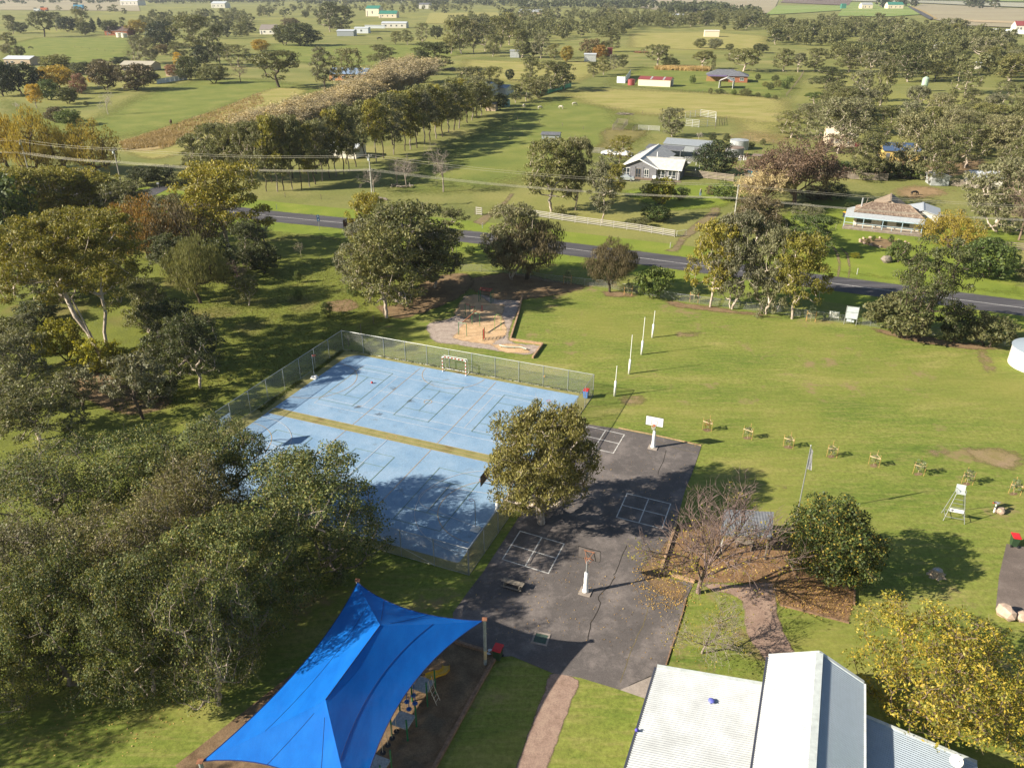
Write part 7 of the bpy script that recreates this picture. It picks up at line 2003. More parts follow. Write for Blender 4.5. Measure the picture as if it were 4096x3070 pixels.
for i in range(9):
    u = 1085 + i * 96 + TR.uniform(-12, 12); v = float(np.interp(u, [1060, 1300, 1500, 1750, 1950], [735, 690, 610, 510, 425])); vt = float(np.interp(u, [a for a, _ in tops], [b for _, b in tops])) - 6 + TR.uniform(-6, 14)
    tree_px(MIDTALL[i % 3], u, v, vt, TR.uniform(95, 125), f'{ORD[i]} gum, counted from the road, in the rear rank behind the drive row', group='rear rank of the drive gums', leaf=(L_gumdark, L_gum, L_gumyel)[i % 3], bark=B_dark)
for i, (u, v, vt, w) in enumerate(((880, 712, 505, 165), (787, 700, 545, 135), (960, 720, 520, 140), (1010, 730, 500, 130))):
    tree_px(NM[i % 3], u, v, vt, w, ['gum at the road end of the drive row, leftmost but one', 'leftmost gum before the drive row, above the low bushes', 'dense gum between the low bushes and the drive row', 'gum joining the near end of the drive row'][i], leaf=L_gum)
row([(ROUND[0], 579, 742, 665, 118, 'dark rounded tree at the side road mouth', D(leaf=L_gumdark, name='bush', cat='bush')), (ROUND[1], 650, 736, 660, 110, 'second dark rounded tree at the side road mouth', D(leaf=L_gumdark, name='bush', cat='bush')), (BUSH[0], 715, 740, 690, 90, 'low shrub right of the side road trees', D(leaf=L_gum, name='bush', cat='bush')),
 (BARE[0], 1774, 768, 565, 135, 'tall grey bare tree in the paddock right of the tall pole', D(name='bare_tree')), (BARE[1], 1626, 750, 618, 115, 'grey half-bare tree above the fallen logs', D(name='bare_tree')), (BARE[0], 1496, 768, 655, 105, 'bare tree directly behind the tall power pole', D(name='bare_tree')), (BARE[1], 1590, 740, 640, 80, 'bare shrub tree left of the half-bare one', D(name='bare_tree'))])
# straw-coloured bare poplar belt behind the row
n = 34
for i in range(n):
    s = i / (n - 1); u = 1010 + s * 690 + TR.uniform(-14, 14)
    vt = float(np.interp(u, [1000, 1150, 1300, 1400, 1490, 1580, 1700], [470, 430, 395, 365, 320, 262, 240])) + TR.uniform(-4, 14)
    vb = float(np.interp(u, [1000, 1300, 1490, 1700], [640, 530, 455, 380]))
    for kk in (0, 1, 2):
        tree_px(POP[(i + kk) % 3], u + kk * 14 - 40, vb - kk * 26, vt + kk * -10, 130, 'straw-brown bare poplar in the belt behind the gum row', name='bare_poplar', group='bare poplar belt behind the gum row')

# willows by the pond and the mixed garden on the upper left
row([
 (WIL[0], 40, 690, 445, 190, 'weeping yellow-green willow at the left edge by the poles', D(name='willow_tree')), (WIL[1], 155, 702, 440, 185, 'golden willow right of the first power pole', D(name='willow_tree')), (WIL[0], 270, 690, 520, 150, 'lower golden willow left of the pond', D(name='willow_tree')), (WIL[1], 390, 694, 490, 200, 'golden willow overhanging the pond', D(name='willow_tree')),
 (ROUND[0], 278, 503, 437, 105, 'dark rounded shrub mound above the willows', D(leaf=L_shrub, name='bush', cat='bush')), (ROUND[1], 225, 490, 428, 80, 'brownish rounded shrub left of the dark mound', D(leaf=L_sheoak, name='bush', cat='bush')),
 (BUSH[0], 346, 425, 403, 22, 'tiny bush on the bare patch of the lush paddock', D(leaf=L_gumdark, name='bush', cat='bush')),
 (BARE[0], 433, 458, 355, 62, 'pale dead tree alone in the lush paddock', D(bark=B_pale, name='dead_tree')), (BARE[1], 70, 445, 405, 30, 'small dead tree left of the small autumn tree', D(bark=B_pale, name='dead_tree')),
 (NM[0], 148, 434, 342, 66, 'small orange-gold autumn tree at the lush paddock edge', D(leaf=L_gold, name='autumn_tree')),
 (ROUND[0], 93, 375, 245, 165, 'dark tree mass at the left above the autumn tree', D(leaf=L_dark, name='leafy_tree')), (ROUND[1], 15, 385, 245, 110, 'dark tree at the left edge beside the white-roofed house', D(leaf=L_dark, name='leafy_tree')),
 (ROUND[0], 232, 358, 258, 140, 'yellow domed autumn tree among dark ones on the upper left', D(leaf=L_gold, name='autumn_tree')), (ROUND[1], 200, 400, 318, 90, 'green bush under the yellow domed tree', D(leaf=L_shrub, name='bush', cat='bush')), (ROUND[0], 275, 416, 345, 84, 'dark green bush right under the yellow domed tree', D(leaf=L_gumdark, name='bush', cat='bush')),
 (ROUND[1], 322, 376, 294, 66, 'pinkish brown bush right of the yellow dome', D(leaf=L_pink, name='bush', cat='bush')), (BUSH[2], 366, 330, 303, 32, 'bright yellow little shrub beside the pink bush', D(leaf=L_gold, name='bush', cat='bush')),
 (ROUND[0], 232, 294, 216, 120, 'olive tree behind the yellow dome', D(leaf=L_gum, name='leafy_tree')), (ROUND[1], 333, 298, 248, 95, 'dark tree behind the pink bush', D(leaf=L_gumdark, name='leafy_tree')), (ROUND[0], 426, 360, 240, 125, 'brown twiggy tree in front of the low brown house', D(leaf=L_sheoak, name='leafy_tree')), (ROUND[1], 547, 362, 255, 150, 'wide brown twiggy tree right in front of the low brown house', D(leaf=L_sheoak, name='leafy_tree')),
 (ROUND[0], 486, 262, 226, 68, 'dark domed bush behind the low brown house', D(leaf=L_dark, name='bush', cat='bush')), (ROUND[1], 398, 268, 236, 60, 'brown domed bush left of the dark dome', D(leaf=L_sheoak, name='bush', cat='bush')), (ROUND[0], 610, 335, 285, 60, 'dark shrub at the left end of the white sheet fence', D(leaf=L_gumdark, name='bush', cat='bush')),
 (ROUND[0], 690, 306, 255, 52, 'reddish shrub above the white sheet fence', D(leaf=L_pink, name='bush', cat='bush')), (MID[0], 722, 285, 213, 48, 'small orange tree above the white sheet fence', D(leaf=L_gold, name='autumn_tree')), (ROUND[1], 760, 320, 225, 100, 'dark green tree right of the white sheet fence', D(leaf=L_gumdark, name='leafy_tree')), (ROUND[0], 857, 334, 253, 112, 'olive dome at the top edge of the lush paddock', D(leaf=L_gum, name='leafy_tree')), (BARE[0], 963, 330, 243, 80, 'reddish bare tree at the top right of the lush paddock', D(bark=B_mauve, name='bare_tree')),
 (MID[1], 954, 268, 183, 112, 'pale-trunked gum above the reddish bare tree', D(leaf=L_gum)), (MID[2], 880, 262, 108, 98, 'tall dense gum in the upper left clump, right side', D(leaf=L_gumdark)), (ROUND[1], 815, 260, 180, 84, 'dark rounded tree in front of the tall dense gum', D(leaf=L_dark, name='leafy_tree')), (MID[3], 787, 225, 68, 160, 'largest gum of the upper left clump', D(leaf=L_gum)), (MID[0], 718, 240, 170, 80, 'gum at the left front of the upper left clump', D(leaf=L_gum)),
 (DENSE[0], 658, 192, 86, 138, 'broad dark cypress in the upper left clump', D(leaf=L_dark, name='cypress_tree')), (MID[1], 560, 252, 146, 76, 'grey thin gum left of the broad dark cypress', D(leaf=L_gumgrey)), (MID[2], 607, 256, 156, 80, 'second grey thin gum below the broad dark cypress', D(leaf=L_gumgrey)), (ROUND[0], 650, 220, 176, 62, 'brown shrub below the broad dark cypress', D(leaf=L_sheoak, name='bush', cat='bush')), (ROUND[1], 551, 140, 80, 88, 'yellow-green thinning tree beside the brick house', D(leaf=L_willow, name='autumn_tree')),
 (MID[0], 44, 236, 135, 86, 'white-trunked open gum at the upper left edge', D(leaf=L_gumgrey)), (ROUND[0], 83, 229, 182, 40, 'small dark tree right of the open white-trunked gum', D(leaf=L_gumdark, name='small_tree')),
 (MID[3], 51, 136, 64, 56, 'gum at the far left behind the upper paddock', D(leaf=L_gum)), (UMB[0], 178, 148, 52, 100, 'big dark shade tree alone on the upper left paddock', D(leaf=L_gumdark, bark=B_dark)), (ROUND[1], 83, 132, 88, 64, 'dark bush left of the big shade tree', D(leaf=L_gumdark, name='bush', cat='bush')), (MID[1], 227, 125, 52, 66, 'gum right behind the big shade tree', D(leaf=L_gumdark)), (ROUND[0], 273, 129, 64, 74, 'dark rounded tree right of the big shade tree', D(leaf=L_dark, name='leafy_tree')), (MID[2], 324, 118, 40, 66, 'pale gum left of the two dark cypresses', D(leaf=L_gum)), (ROUND[1], 342, 141, 88, 60, 'dark bush in front of the two cypresses', D(leaf=L_gumdark, name='bush', cat='bush')), (CYP[0], 377, 132, 73, 25, 'left of two narrow dark cypresses', D(leaf=L_dark, name='cypress_tree')), (CYP[0], 402, 112, 71, 22, 'right of two narrow dark cypresses', D(leaf=L_dark, name='cypress_tree')), (ROUND[0], 447, 141, 78, 64, 'green tree in front of the brick house', D(leaf=L_gumdark, name='leafy_tree')),
 # middle paddocks
 (UMB[1], 1117, 350, 205, 205, 'great domed olive gum right of the lush paddock', D(leaf=L_gum, bark=B_dark, hs=1.0)), (MID[0], 1302, 360, 197, 112, 'gum left of the orange brick house', D(leaf=L_gumgrey, bark=B_dark)), (MID[1], 1399, 361, 202, 118, 'gum in front of the orange brick house', D(leaf=L_gumgrey, bark=B_dark)), (MID[2], 1524, 262, 183, 116, 'gum right behind the orange brick house', D(leaf=L_gum)), (MID[3], 1742, 282, 174, 180, 'dark spreading gum at the end of the poplar belt', D(leaf=L_gumdark, bark=B_dark)), (MID[0], 1690, 300, 205, 90, 'dark gum left of the spreading one at the poplar end', D(leaf=L_gumdark)),
 (MID[1], 1320, 128, 14, 98, 'tall gum left of pair beside the flat grey shed', D(leaf=L_gumdark)), (MID[2], 1367, 129, 28, 115, 'tall gum right of pair beside the flat grey shed', D(leaf=L_gumdark)), (ROUND[0], 1163, 114, 70, 70, 'brown dome in the middle paddock trees', D(leaf=L_sheoak, name='leafy_tree')), (ROUND[1], 1209, 184, 92, 150, 'broad dark tree clump left of the flat grey shed', D(leaf=L_gumdark, name='leafy_tree')), (ROUND[0], 1140, 182, 96, 90, 'dark trees left of the broad clump', D(leaf=L_gumdark, name='leafy_tree')), (ROUND[1], 1044, 205, 158, 70, 'yellow-topped tree at the left of the middle paddock', D(leaf=L_gold, name='autumn_tree')),
 (MID[3], 1584, 178, 128, 54, 'low tree left of pair below the open-fronted farm house', D(leaf=L_gum)), (MID[0], 1630, 180, 122, 54, 'low tree right of pair below the open-fronted farm house', D(leaf=L_gum)), (MID[1], 1690, 174, 96, 54, 'upright gum right of the low pair', D(leaf=L_gum)), (ROUND[0], 1746, 158, 100, 50, 'rounded dark tree right of the upright gum', D(leaf=L_gumdark, name='leafy_tree')),
 (MID[2], 1806, 216, 88, 78, 'first gum in the belt left of the dry paddock', D(leaf=L_gum)), (MID[3], 1848, 216, 78, 90, 'second gum in the belt left of the dry paddock', D(leaf=L_gum)), (MID[0], 1894, 212, 88, 82, 'third gum in the belt left of the dry paddock', D(leaf=L_gumgrey)), (MID[1], 1940, 205, 100, 80, 'fourth gum in the belt left of the dry paddock', D(leaf=L_gum)), (MID[2], 1972, 226, 142, 76, 'front gum in the belt left of the dry paddock', D(leaf=L_gum)), (MID[3], 2000, 190, 72, 98, 'fifth gum in the belt left of the dry paddock', D(leaf=L_gum)), (MID[0], 2036, 180, 56, 92, 'sixth gum in the belt left of the dry paddock', D(leaf=L_gum)),
 (MID[1], 1881, 392, 272, 122, 'gum hiding the blue roof, left one', D(leaf=L_gum)), (MID[2], 1973, 380, 272, 98, 'gum hiding the blue roof, right one', D(leaf=L_gum)), (MID[0], 1925, 430, 310, 110, 'gum in front of the blue roof', D(leaf=L_gumgrey)), (ROUND[1], 2038, 322, 277, 38, 'dark little tree right of the blue roofs', D(leaf=L_dark, name='leafy_tree')), (ROUND[0], 2000, 440, 370, 60, 'dark shrub beside the pale green tank', D(leaf=L_gumdark, name='bush', cat='bush')),
 (MID[3], 2085, 232, 124, 76, 'gum beside the plain pale shed', D(leaf=L_gum)), (ROUND[0], 2127, 230, 166, 78, 'dark rounded tree right of the plain pale shed', D(leaf=L_gumdark, name='leafy_tree')), (MID[1], 2164, 234, 132, 76, 'tall gum right of the plain pale shed', D(leaf=L_gumgrey)), (MID[2], 2217, 239, 178, 54, 'small gum in the green strip', D(leaf=L_gum)), (ROUND[1], 2266, 248, 184, 54, 'brownish small tree in the green strip', D(leaf=L_willow, name='small_tree')), (ROUND[0], 2367, 230, 152, 92, 'brown round tree behind the grey shed', D(leaf=L_sheoak, name='leafy_tree')), (ROUND[1], 2400, 236, 180, 64, 'orange-brown round tree beside the grey shed', D(leaf=L_orange, name='autumn_tree')), (MID[0], 2441, 208, 128, 90, 'gum above the faded red container', D(leaf=L_gum)),
 (MID[3], 2372, 308, 250, 54, 'first bushy tree on the fence line left of the cream shed', D(leaf=L_gum)), (MID[0], 2414, 300, 230, 60, 'second bushy tree on the fence line left of the cream shed', D(leaf=L_gum)), (MID[1], 2455, 282, 221, 46, 'third bushy tree on the fence line left of the cream shed', D(leaf=L_gumgrey)), (MID[2], 2492, 272, 221, 48, 'last bushy tree on the fence line left of the cream shed', D(leaf=L_gumdark)),
 (UMB[0], 2629, 267, 184, 108, 'umbrella-shaped gum behind the cream shed', D(leaf=L_gum)), (ROUND[0], 2678, 269, 230, 70, 'dark bush right beside the umbrella gum', D(leaf=L_gumdark, name='bush', cat='bush')), (UMB[1], 2812, 277, 207, 94, 'rounded shade gum left of the dark-roofed house', D(leaf=L_gum)), (MID[3], 2851, 281, 240, 24, 'thin small tree right of the rounded shade gum', D(leaf=L_gum)), (UMB[0], 2972, 286, 200, 146, 'wide white-trunked gum above the dark-roofed house', D(leaf=L_gum)),
 (ROUND[1], 2798, 193, 154, 52, 'left of two round bushes in the dry paddock', D(leaf=L_gum, name='bush', cat='bush')), (ROUND[0], 2858, 197, 152, 64, 'right of two round bushes in the dry paddock', D(leaf=L_gumgrey, name='bush', cat='bush')), (ROUND[1], 2916, 201, 175, 34, 'small bush right of the two round bushes', D(leaf=L_gum, name='bush', cat='bush')), (ROUND[0], 3037, 213, 173, 62, 'dark round bush at the right of the dry paddock', D(leaf=L_gumdark, name='bush', cat='bush')),
 (MID[0], 2062, 412, 342, 62, 'first tree of the bushy clump by the shade-cloth fence', D(leaf=L_gumdark)), (MID[1], 2104, 405, 318, 84, 'second tree of the bushy clump by the shade-cloth fence', D(leaf=L_gum)), (MID[3], 2120, 340, 236, 88, 'back tree of the bushy clump by the shade-cloth fence', D(leaf=L_gum)), (MID[2], 2201, 368, 250, 126, 'large middle tree of the bushy clump by the shade-cloth fence', D(leaf=L_gum)), (MID[0], 2256, 356, 252, 98, 'right tree of the bushy clump by the shade-cloth fence', D(leaf=L_gumdark)), (ROUND[1], 2155, 395, 320, 80, 'grey shrub in front of the bushy clump', D(leaf=L_gumgrey, name='bush', cat='bush')),
 (MID[2], 2687, 546, 438, 112, 'round grey-leaved gum beside the cattle yards', D(leaf=L_gumgrey)), (DENSE[0], 2858, 696, 563, 152, 'dense dark round tree right of the white-roofed house', D(leaf=L_dark, name='evergreen_tree')),
 (NM[0], 2205, 846, 572, 240, 'big olive gum at the road left of the grey house', D(leaf=L_gum)), (NM[1], 2303, 840, 560, 130, 'slim open gum right of the big olive gum', D(leaf=L_gumgrey)), (MID[1], 2478, 652, 550, 108, 'light green tree at the left of the grey house', D(leaf=L_gumyel)), (MIDTALL[0], 2409, 892, 640, 125, 'tall thin pale gum behind the rail fence', D(leaf=L_gumgrey)), (NM[2], 2455, 790, 662, 98, 'yellowish young gum in front of the grey house', D(leaf=L_gumyel)), (ROUND[0], 2640, 822, 706, 110, 'yellow-green conifer in front of the grey house', D(leaf=L_lime, name='conifer', cat='tree')), (ROUND[1], 2622, 884, 818, 120, 'dark green shrubs behind the rail fence', D(leaf=L_shrub, name='bush', cat='bush')), (BUSH[0], 2560, 906, 868, 70, 'round shrub hugging the rail fence', D(leaf=L_gum, name='bush', cat='bush')), (BUSH[1], 2240, 862, 822, 56, 'little round shrub on the lawn behind the rail fence', D(leaf=L_gum, name='bush', cat='bush')), (BUSH[2], 2585, 790, 735, 50, 'dark shrub by the terrace of the grey house', D(leaf=L_gumdark, name='bush', cat='bush')), (BUSH[0], 2720, 800, 745, 70, 'feathery green shrub right of the yellow-green conifer', D(leaf=L_shrub, name='bush', cat='bush')), (BUSH[1], 2900, 800, 725, 110, 'green shrub at the left foot of the wide bare tree', D(leaf=L_shrub, name='bush', cat='bush')), (BUSH[2], 2840, 780, 740, 40, 'small shrub beside the garden path', D(leaf=L_sheoak, name='bush', cat='bush')), (ROUND[0], 2980, 880, 800, 110, 'olive bush left of the drive under the wires', D(leaf=L_gum, name='bush', cat='bush')), (BUSH[0], 2380, 745, 690, 90, 'grey-green shrub between the slim gum and the house', D(leaf=L_gumgrey, name='bush', cat='bush')),
 (BARE[1], 2794, 560, 525, 26, 'pruned pale fruit tree, left of three behind the shed', D(bark=B_pale, name='fruit_tree')), (BUSH[1], 2849, 563, 530, 32, 'small clipped tree, middle of three behind the shed', D(leaf=L_gumdark, name='fruit_tree')), (BUSH[2], 2905, 566, 533, 30, 'small clipped tree, right of three behind the shed', D(leaf=L_gumdark, name='fruit_tree')), (BUSH[0], 2966, 583, 556, 34, 'small round shrub behind the pale tank', D(leaf=L_gumdark, name='fruit_tree')), (BUSH[1], 3006, 592, 565, 24, 'small tree right of the pale tank', D(leaf=L_gum, name='fruit_tree')), (BUSH[2], 3050, 580, 555, 26, 'small leafy tree near the straw strip', D(leaf=L_gum, name='fruit_tree')),
])
for i, (u, v, vt, w) in enumerate(((3100, 398, 380, 22), (3070, 394, 372, 26), (3030, 388, 370, 22), (2980, 384, 352, 52), (2935, 380, 358, 26), (2880, 374, 356, 40), (2840, 378, 350, 18), (2770, 335, 300, 28), (3080, 360, 330, 30), (3110, 350, 318, 34), (3140, 355, 320, 36), (3100, 325, 300, 34), (3060, 350, 325, 26), (3160, 330, 305, 30), (3030, 320, 295, 22))):
    tree_px(BUSH[i % 3], u, v, vt, w, 'small round orchard bush in front of the dark-roofed house', name='orchard_bush', cat='bush', group='orchard bushes by the dark-roofed house', leaf=(L_gum, L_shrub, L_gumdark)[i % 3])
# wide bare tree and the right-hand gums
wb = make_bare(220, 12, 8.5, b=.1, bark=B_brown, leaf=L_purple, nleaf=14, L=.3, levels=4, kids=(11, 7, 5, 4), twig=.02, up=.1, spread=.65, fs0=.3, l0=2.0, tr=.4, clump=.7)
tree_px(wb, 3175, 815, 540, 330, 'wide mauve-brown bare tree right of the drive', name='bare_tree')
tree_px(wb, 3060, 830, 640, 190, 'lower brown bare tree left of the wide mauve one', name='bare_tree', leaf=L_bare)
RG = [(3132, 286, 198, 100), (3192, 290, 216, 58), (3257, 286, 198, 100), (3392, 290, 194, 138), (3438, 407, 286, 92), (3517, 430, 268, 90), (3628, 328, 184, 120), (3656, 458, 350, 96), (3739, 324, 249, 128), (3859, 374, 254, 120), (3757, 439, 374, 78), (3794, 448, 360, 66), (3878, 444, 356, 90), (3975, 467, 382, 116), (4077, 458, 342, 66), (4044, 328, 220, 160), (3924, 254, 152, 126), (3331, 414, 358, 118), (3304, 356, 272, 150), (3257, 415, 372, 90), (4020, 400, 330, 90), (3560, 310, 230, 90), (3480, 300, 210, 100)]
RL = ['first of three gums along the top fence right of the house', 'small middle gum along the top fence', 'third gum along the top fence above the orchard', 'broad gum right of the gate panels', 'grey half-bare gum with pale limbs beside the track', 'leaning white-limbed gum above the log pile', 'tall golden-brown gum in the right-hand belt', 'bushy gum casting shade on the clay patch', 'low spreading gum beside the green silo', 'wide gum with white forked stems right of the silo', 'low rounded tree left of the clay patch', 'grey twiggy tree above the clay patch', 'grey-green gum right of the clay patch', 'brown-green gum at the right above the clay', 'thin gum on the right picture edge', 'big gum at the right edge below the white fence', 'white-stemmed gum in the upper right', 'grey gum below the dark dome', 'dark domed tree beside the orchard fence', 'bright green bush at the orchard corner', 'small gum near the right edge in the open grass', 'gum between the gate panels and the silo', 'gum above the leaning white-limbed one']
for i, (u, v, vt, w) in enumerate(RG):
    tree_px((MID[i % 4], UMB[i % 2], MID[(i + 1) % 4])[i % 3], u, v, vt, w, RL[i], leaf=L_gumdark if i in (18, 6) else (L_shrub if i == 19 else (L_gum, L_gumgrey, L_gum)[i % 3]))
RG2 = [(3350, 615, 406, 235), (3165, 552, 452, 140), (3466, 720, 545, 150), (3614, 714, 470, 180), (3720, 736, 532, 180), (3859, 672, 508, 172), (3998, 676, 476, 200), (3540, 540, 430, 130), (3680, 560, 440, 150), (3800, 560, 430, 140), (3930, 560, 420, 160), (4060, 560, 440, 150), (3230, 500, 420, 110), (3440, 520, 425, 110), (4080, 780, 560, 190), (3760, 640, 500, 140)]
RL2 = ['great white-trunked gum hiding the cream house', 'gum above the wide mauve bare tree', 'pale-trunked gum in front of the yard fence', 'large gum over the blue shed', 'gum beside the leaning tin shed', 'dark gum right of the yard', 'large gum at the right above the pale blue roof', 'gum behind the cream house, right side', 'gum behind the blue shed', 'gum left of the clay-patch paddock', 'gum below the clay-patch paddock', 'gum on the right edge of the cluttered yard', 'gum left of the great white-trunked one', 'gum right behind the cream house', 'tall gum on the right edge above the bare tree', 'gum among the right-hand yard trees']
for i, (u, v, vt, w) in enumerate(RG2):
    tree_px((NM[i % 3], MID[i % 4])[i % 2], u, v, vt, w, RL2[i], leaf=(L_gumgrey, L_gum, L_gum)[i % 3])
for i, u in enumerate((3345, 3400, 3455, 3510, 3560, 3610, 3650)):
    tree_px(ROUND[i % 2], u, 706 + i * 1.5, 640 + (i % 3) * 6, 84, f'{ORD[i]} dark green hedge bush from the left above the slatted fence', name='hedge_bush', cat='bush', group='hedge above the slatted fence', leaf=L_dark if i % 2 else L_shrub)
for i, (u, v, vt, w, l, lab) in enumerate(((3260, 800, 745, 110, L_sheoak, 'brown shrub right of the wide bare tree'), (3330, 800, 735, 120, L_gumdark, 'dark shrub below the slatted fence'), (3400, 850, 810, 50, L_shrub, 'green shrub by the verandah end'), (3230, 880, 820, 120, L_gumgrey, 'grey shrub right of the short pole'), (3130, 960, 880, 150, L_gumdark, 'dark shrubs at the drive bend'), (3491, 966, 942, 16, L_shrub, 'small topiary in the oval flower bed, left'), (3562, 970, 940, 22, L_shrub, 'small topiary in the oval flower bed, right'), (3470, 975, 955, 18, L_gumdark, 'little shrub at the left of the flower bed'), (3418, 1030, 1012, 40, L_lime, 'low lime clump on the lawn by the wheel tracks'))):
    tree_px(SHR[i % 2], u, v, vt, w, lab, name='bush', cat='bush', leaf=l)

# ---- far belts: gums one can still tell apart stand as trees
def in_poly(x, y, P):
    c = False; j = len(P) - 1
    for i in range(len(P)):
        if (P[i][1] > y) != (P[j][1] > y) and x < (P[j][0] - P[i][0]) * (y - P[i][1]) / (P[j][1] - P[i][1]) + P[i][0]: c = not c
        j = i
    return c
def belt(poly, n, label, group, hr=(9, 15), leafs=(L_gum, L_gumgrey, L_gumdark), seed=1, wr=(.9, 1.4), mind=.45, mass=0, protos=None):
    r = random.Random(seed); us = [p[0] for p in poly]; vs_ = [p[1] for p in poly]; got = []
    tries = 0
    while len(got) < n and tries < n * 60:
        tries += 1
        u = r.uniform(min(us), max(us)); v = r.uniform(min(vs_), max(vs_))
        if not in_poly(u, v, poly): continue
        q = G(u, v); h = r.uniform(*hr)
        if any((q - g).length < mind * h for g in got): continue
        got.append(q); P_ = r.choice(protos or FAR); s = h / P_['H']
        put(P_, q, s * r.uniform(*wr), s, r.uniform(0, 6.28), label, name='gum_tree', group=group, leaf=r.choice(leafs))
    for _ in range(mass * 40):
        if mass <= 0: break
        u = r.uniform(min(us), max(us)); v = r.uniform(min(vs_), max(vs_))
        if in_poly(u, v, poly): MASS.append((G(u, v), r.uniform(*hr))); mass -= 1
    return got
MASS = []
belt([(560, 95), (700, 60), (1000, 60), (1010, 150), (900, 165), (760, 120), (600, 130), (480, 110)], 22, 'gum in the thick clump behind the broad dark cypress', 'clump behind the dark cypress', (9, 14), (L_gumdark, L_gum, L_gum), 3, mass=50)
belt([(1030, 40), (1330, 42), (1330, 82), (1030, 75)], 10, 'gum in the windbreak behind the middle paddock farm', 'windbreak behind the middle farm', (9, 13), (L_gumdark, L_gum), 4, mass=26)
belt([(1780, 95), (2080, 55), (2480, 42), (2540, 110), (2480, 150), (2330, 165), (2080, 185), (2050, 160), (1860, 150)], 34, 'gum in the wooded block beyond the dry paddock', 'wooded block beyond the dry paddock', (10, 15), (L_gumdark, L_gum, L_gum, L_gumgrey), 5, mass=150)
belt([(2500, 60), (2780, 65), (3060, 70), (3080, 125), (2850, 122), (2700, 118), (2500, 118)], 20, 'gum in the belt behind the far dry paddock', 'belt behind the far dry paddock', (10, 15), (L_gumdark, L_gum), 6, mass=110)
belt([(3072, 110), (3230, 92), (3420, 95), (3700, 108), (3880, 130), (4060, 190), (4096, 240), (3920, 225), (3700, 215), (3420, 190), (3080, 182)], 44, 'gum in the broad belt at the upper right', 'broad belt at the upper right', (9.5, 14), (L_gum, L_gum, L_gumgrey, L_gumdark), 7, mass=190)
belt([(3320, 430), (3600, 470), (3700, 500), (4090, 500), (4096, 640), (3900, 650), (3700, 600), (3500, 590), (3330, 560)], 22, 'gum in the thick clump behind the cluttered yard', 'clump behind the cluttered yard', (8, 11.5), (L_gum, L_gumgrey), 21, protos=MID + NM)
belt([(3300, 215), (3700, 235), (4096, 270), (4096, 335), (3900, 330), (3600, 300), (3420, 270)], 26, 'gum in the lower edge of the upper right belt', 'lower edge of the upper right belt', (9, 13), (L_gum, L_gumgrey, L_gumdark), 22, protos=MID, mass=40)
belt([(1024, 22), (1500, 24), (2060, 30), (2060, 52), (1640, 58), (1330, 48), (1030, 44)], 10, 'small far gum in the line above the barns', 'far line above the barns', (10, 15), (L_gumdark, L_gum), 8, mind=1.0, mass=40)
belt([(180, 46), (330, 40), (480, 46), (540, 60), (300, 60)], 10, 'gum in the thin group by the far left machinery', 'thin group by the far machinery', (9, 13), (L_gum,), 9)
belt([(3505, 22), (3560, 24), (3660, 22), (3665, 34), (3520, 36)], 12, 'dark tree round the farm beside the far road', 'trees round the far road farm', (18, 30), (L_dark, L_gumdark), 10, mind=.3)
belt([(3815, 18), (3900, 22), (3980, 30), (3975, 40), (3880, 36)], 12, 'dark tree in the small far windbreak by the lake', 'far windbreak by the lake', (18, 28), (L_dark, L_gumdark), 11, mind=.3)
# the rest of the distance reads as one mass
def distant_mass():
    r = np.random.default_rng(5); C_ = []; Rr = []
    def line(u0, v0, u1, v1, n, h, jv=2.0):
        for _ in range(n):
            s = r.random(); q = G(u0 + (u1 - u0) * s, v0 + (v1 - v0) * s + r.normal() * jv); hh = h * r.uniform(.6, 1.3)
            for k in range(5):
                C_.append((q.x + r.normal() * hh * .3, q.y + r.normal() * hh * .3, hh * r.uniform(.3, .8))); Rr.append(hh * .32)
    for a in ((0, 4, 800, 2, 90, 18), (600, 14, 1100, 10, 90, 15), (900, 6, 1500, 2, 110, 17), (1200, 16, 1800, 14, 90, 15), (1500, 4, 2300, 2, 150, 18), (1700, 20, 2200, 22, 70, 14), (2200, 18, 2620, 14, 110, 15), (2080, 34, 2520, 30, 80, 14), (2500, 34, 2900, 36, 70, 14), (0, 16, 480, 12, 30, 14), (2300, -4, 3300, -6, 120, 22), (700, -6, 2300, -8, 150, 22), (2640, 52, 3060, 58, 60, 13), (3240, 4, 3300, 3, 10, 18)):
        line(*a)
    for q, h in MASS:
        for k in range(13):
            d = unit(r.normal(size=3)); rr_ = h * .36; C_.append((q.x + d[0] * rr_ * .85, q.y + d[1] * rr_ * .85, h * .52 + d[2] * h * .36)); Rr.append(h * .19)
    V2, k = leaf_verts(r, np.array(C_[-13 * len(MASS):]), np.array(Rr[-13 * len(MASS):]), 34, 1.25, .8, .8, .1, .6, tri=True)
    me = np_mesh('tree_belt', V2, k, L_gum); o = bpy.data.objects.new('tree_belt', me); COL.objects.link(o); setp(o, 'dense inner part of the far gum belts', 'woodland', kind='stuff')
    del C_[-13 * len(MASS):], Rr[-13 * len(MASS):]
    V, k = leaf_verts(r, np.array(C_), np.array(Rr), 9, 5.5, 3.6, .8, .1, .6, tri=True)
    me = np_mesh('distant_trees', V, k, L_gumdark)
    o = bpy.data.objects.new('distant_trees', me); COL.objects.link(o)
    setp(o, 'far-off wooded skyline beyond the paddocks', 'woodland', kind='stuff')
distant_mass()

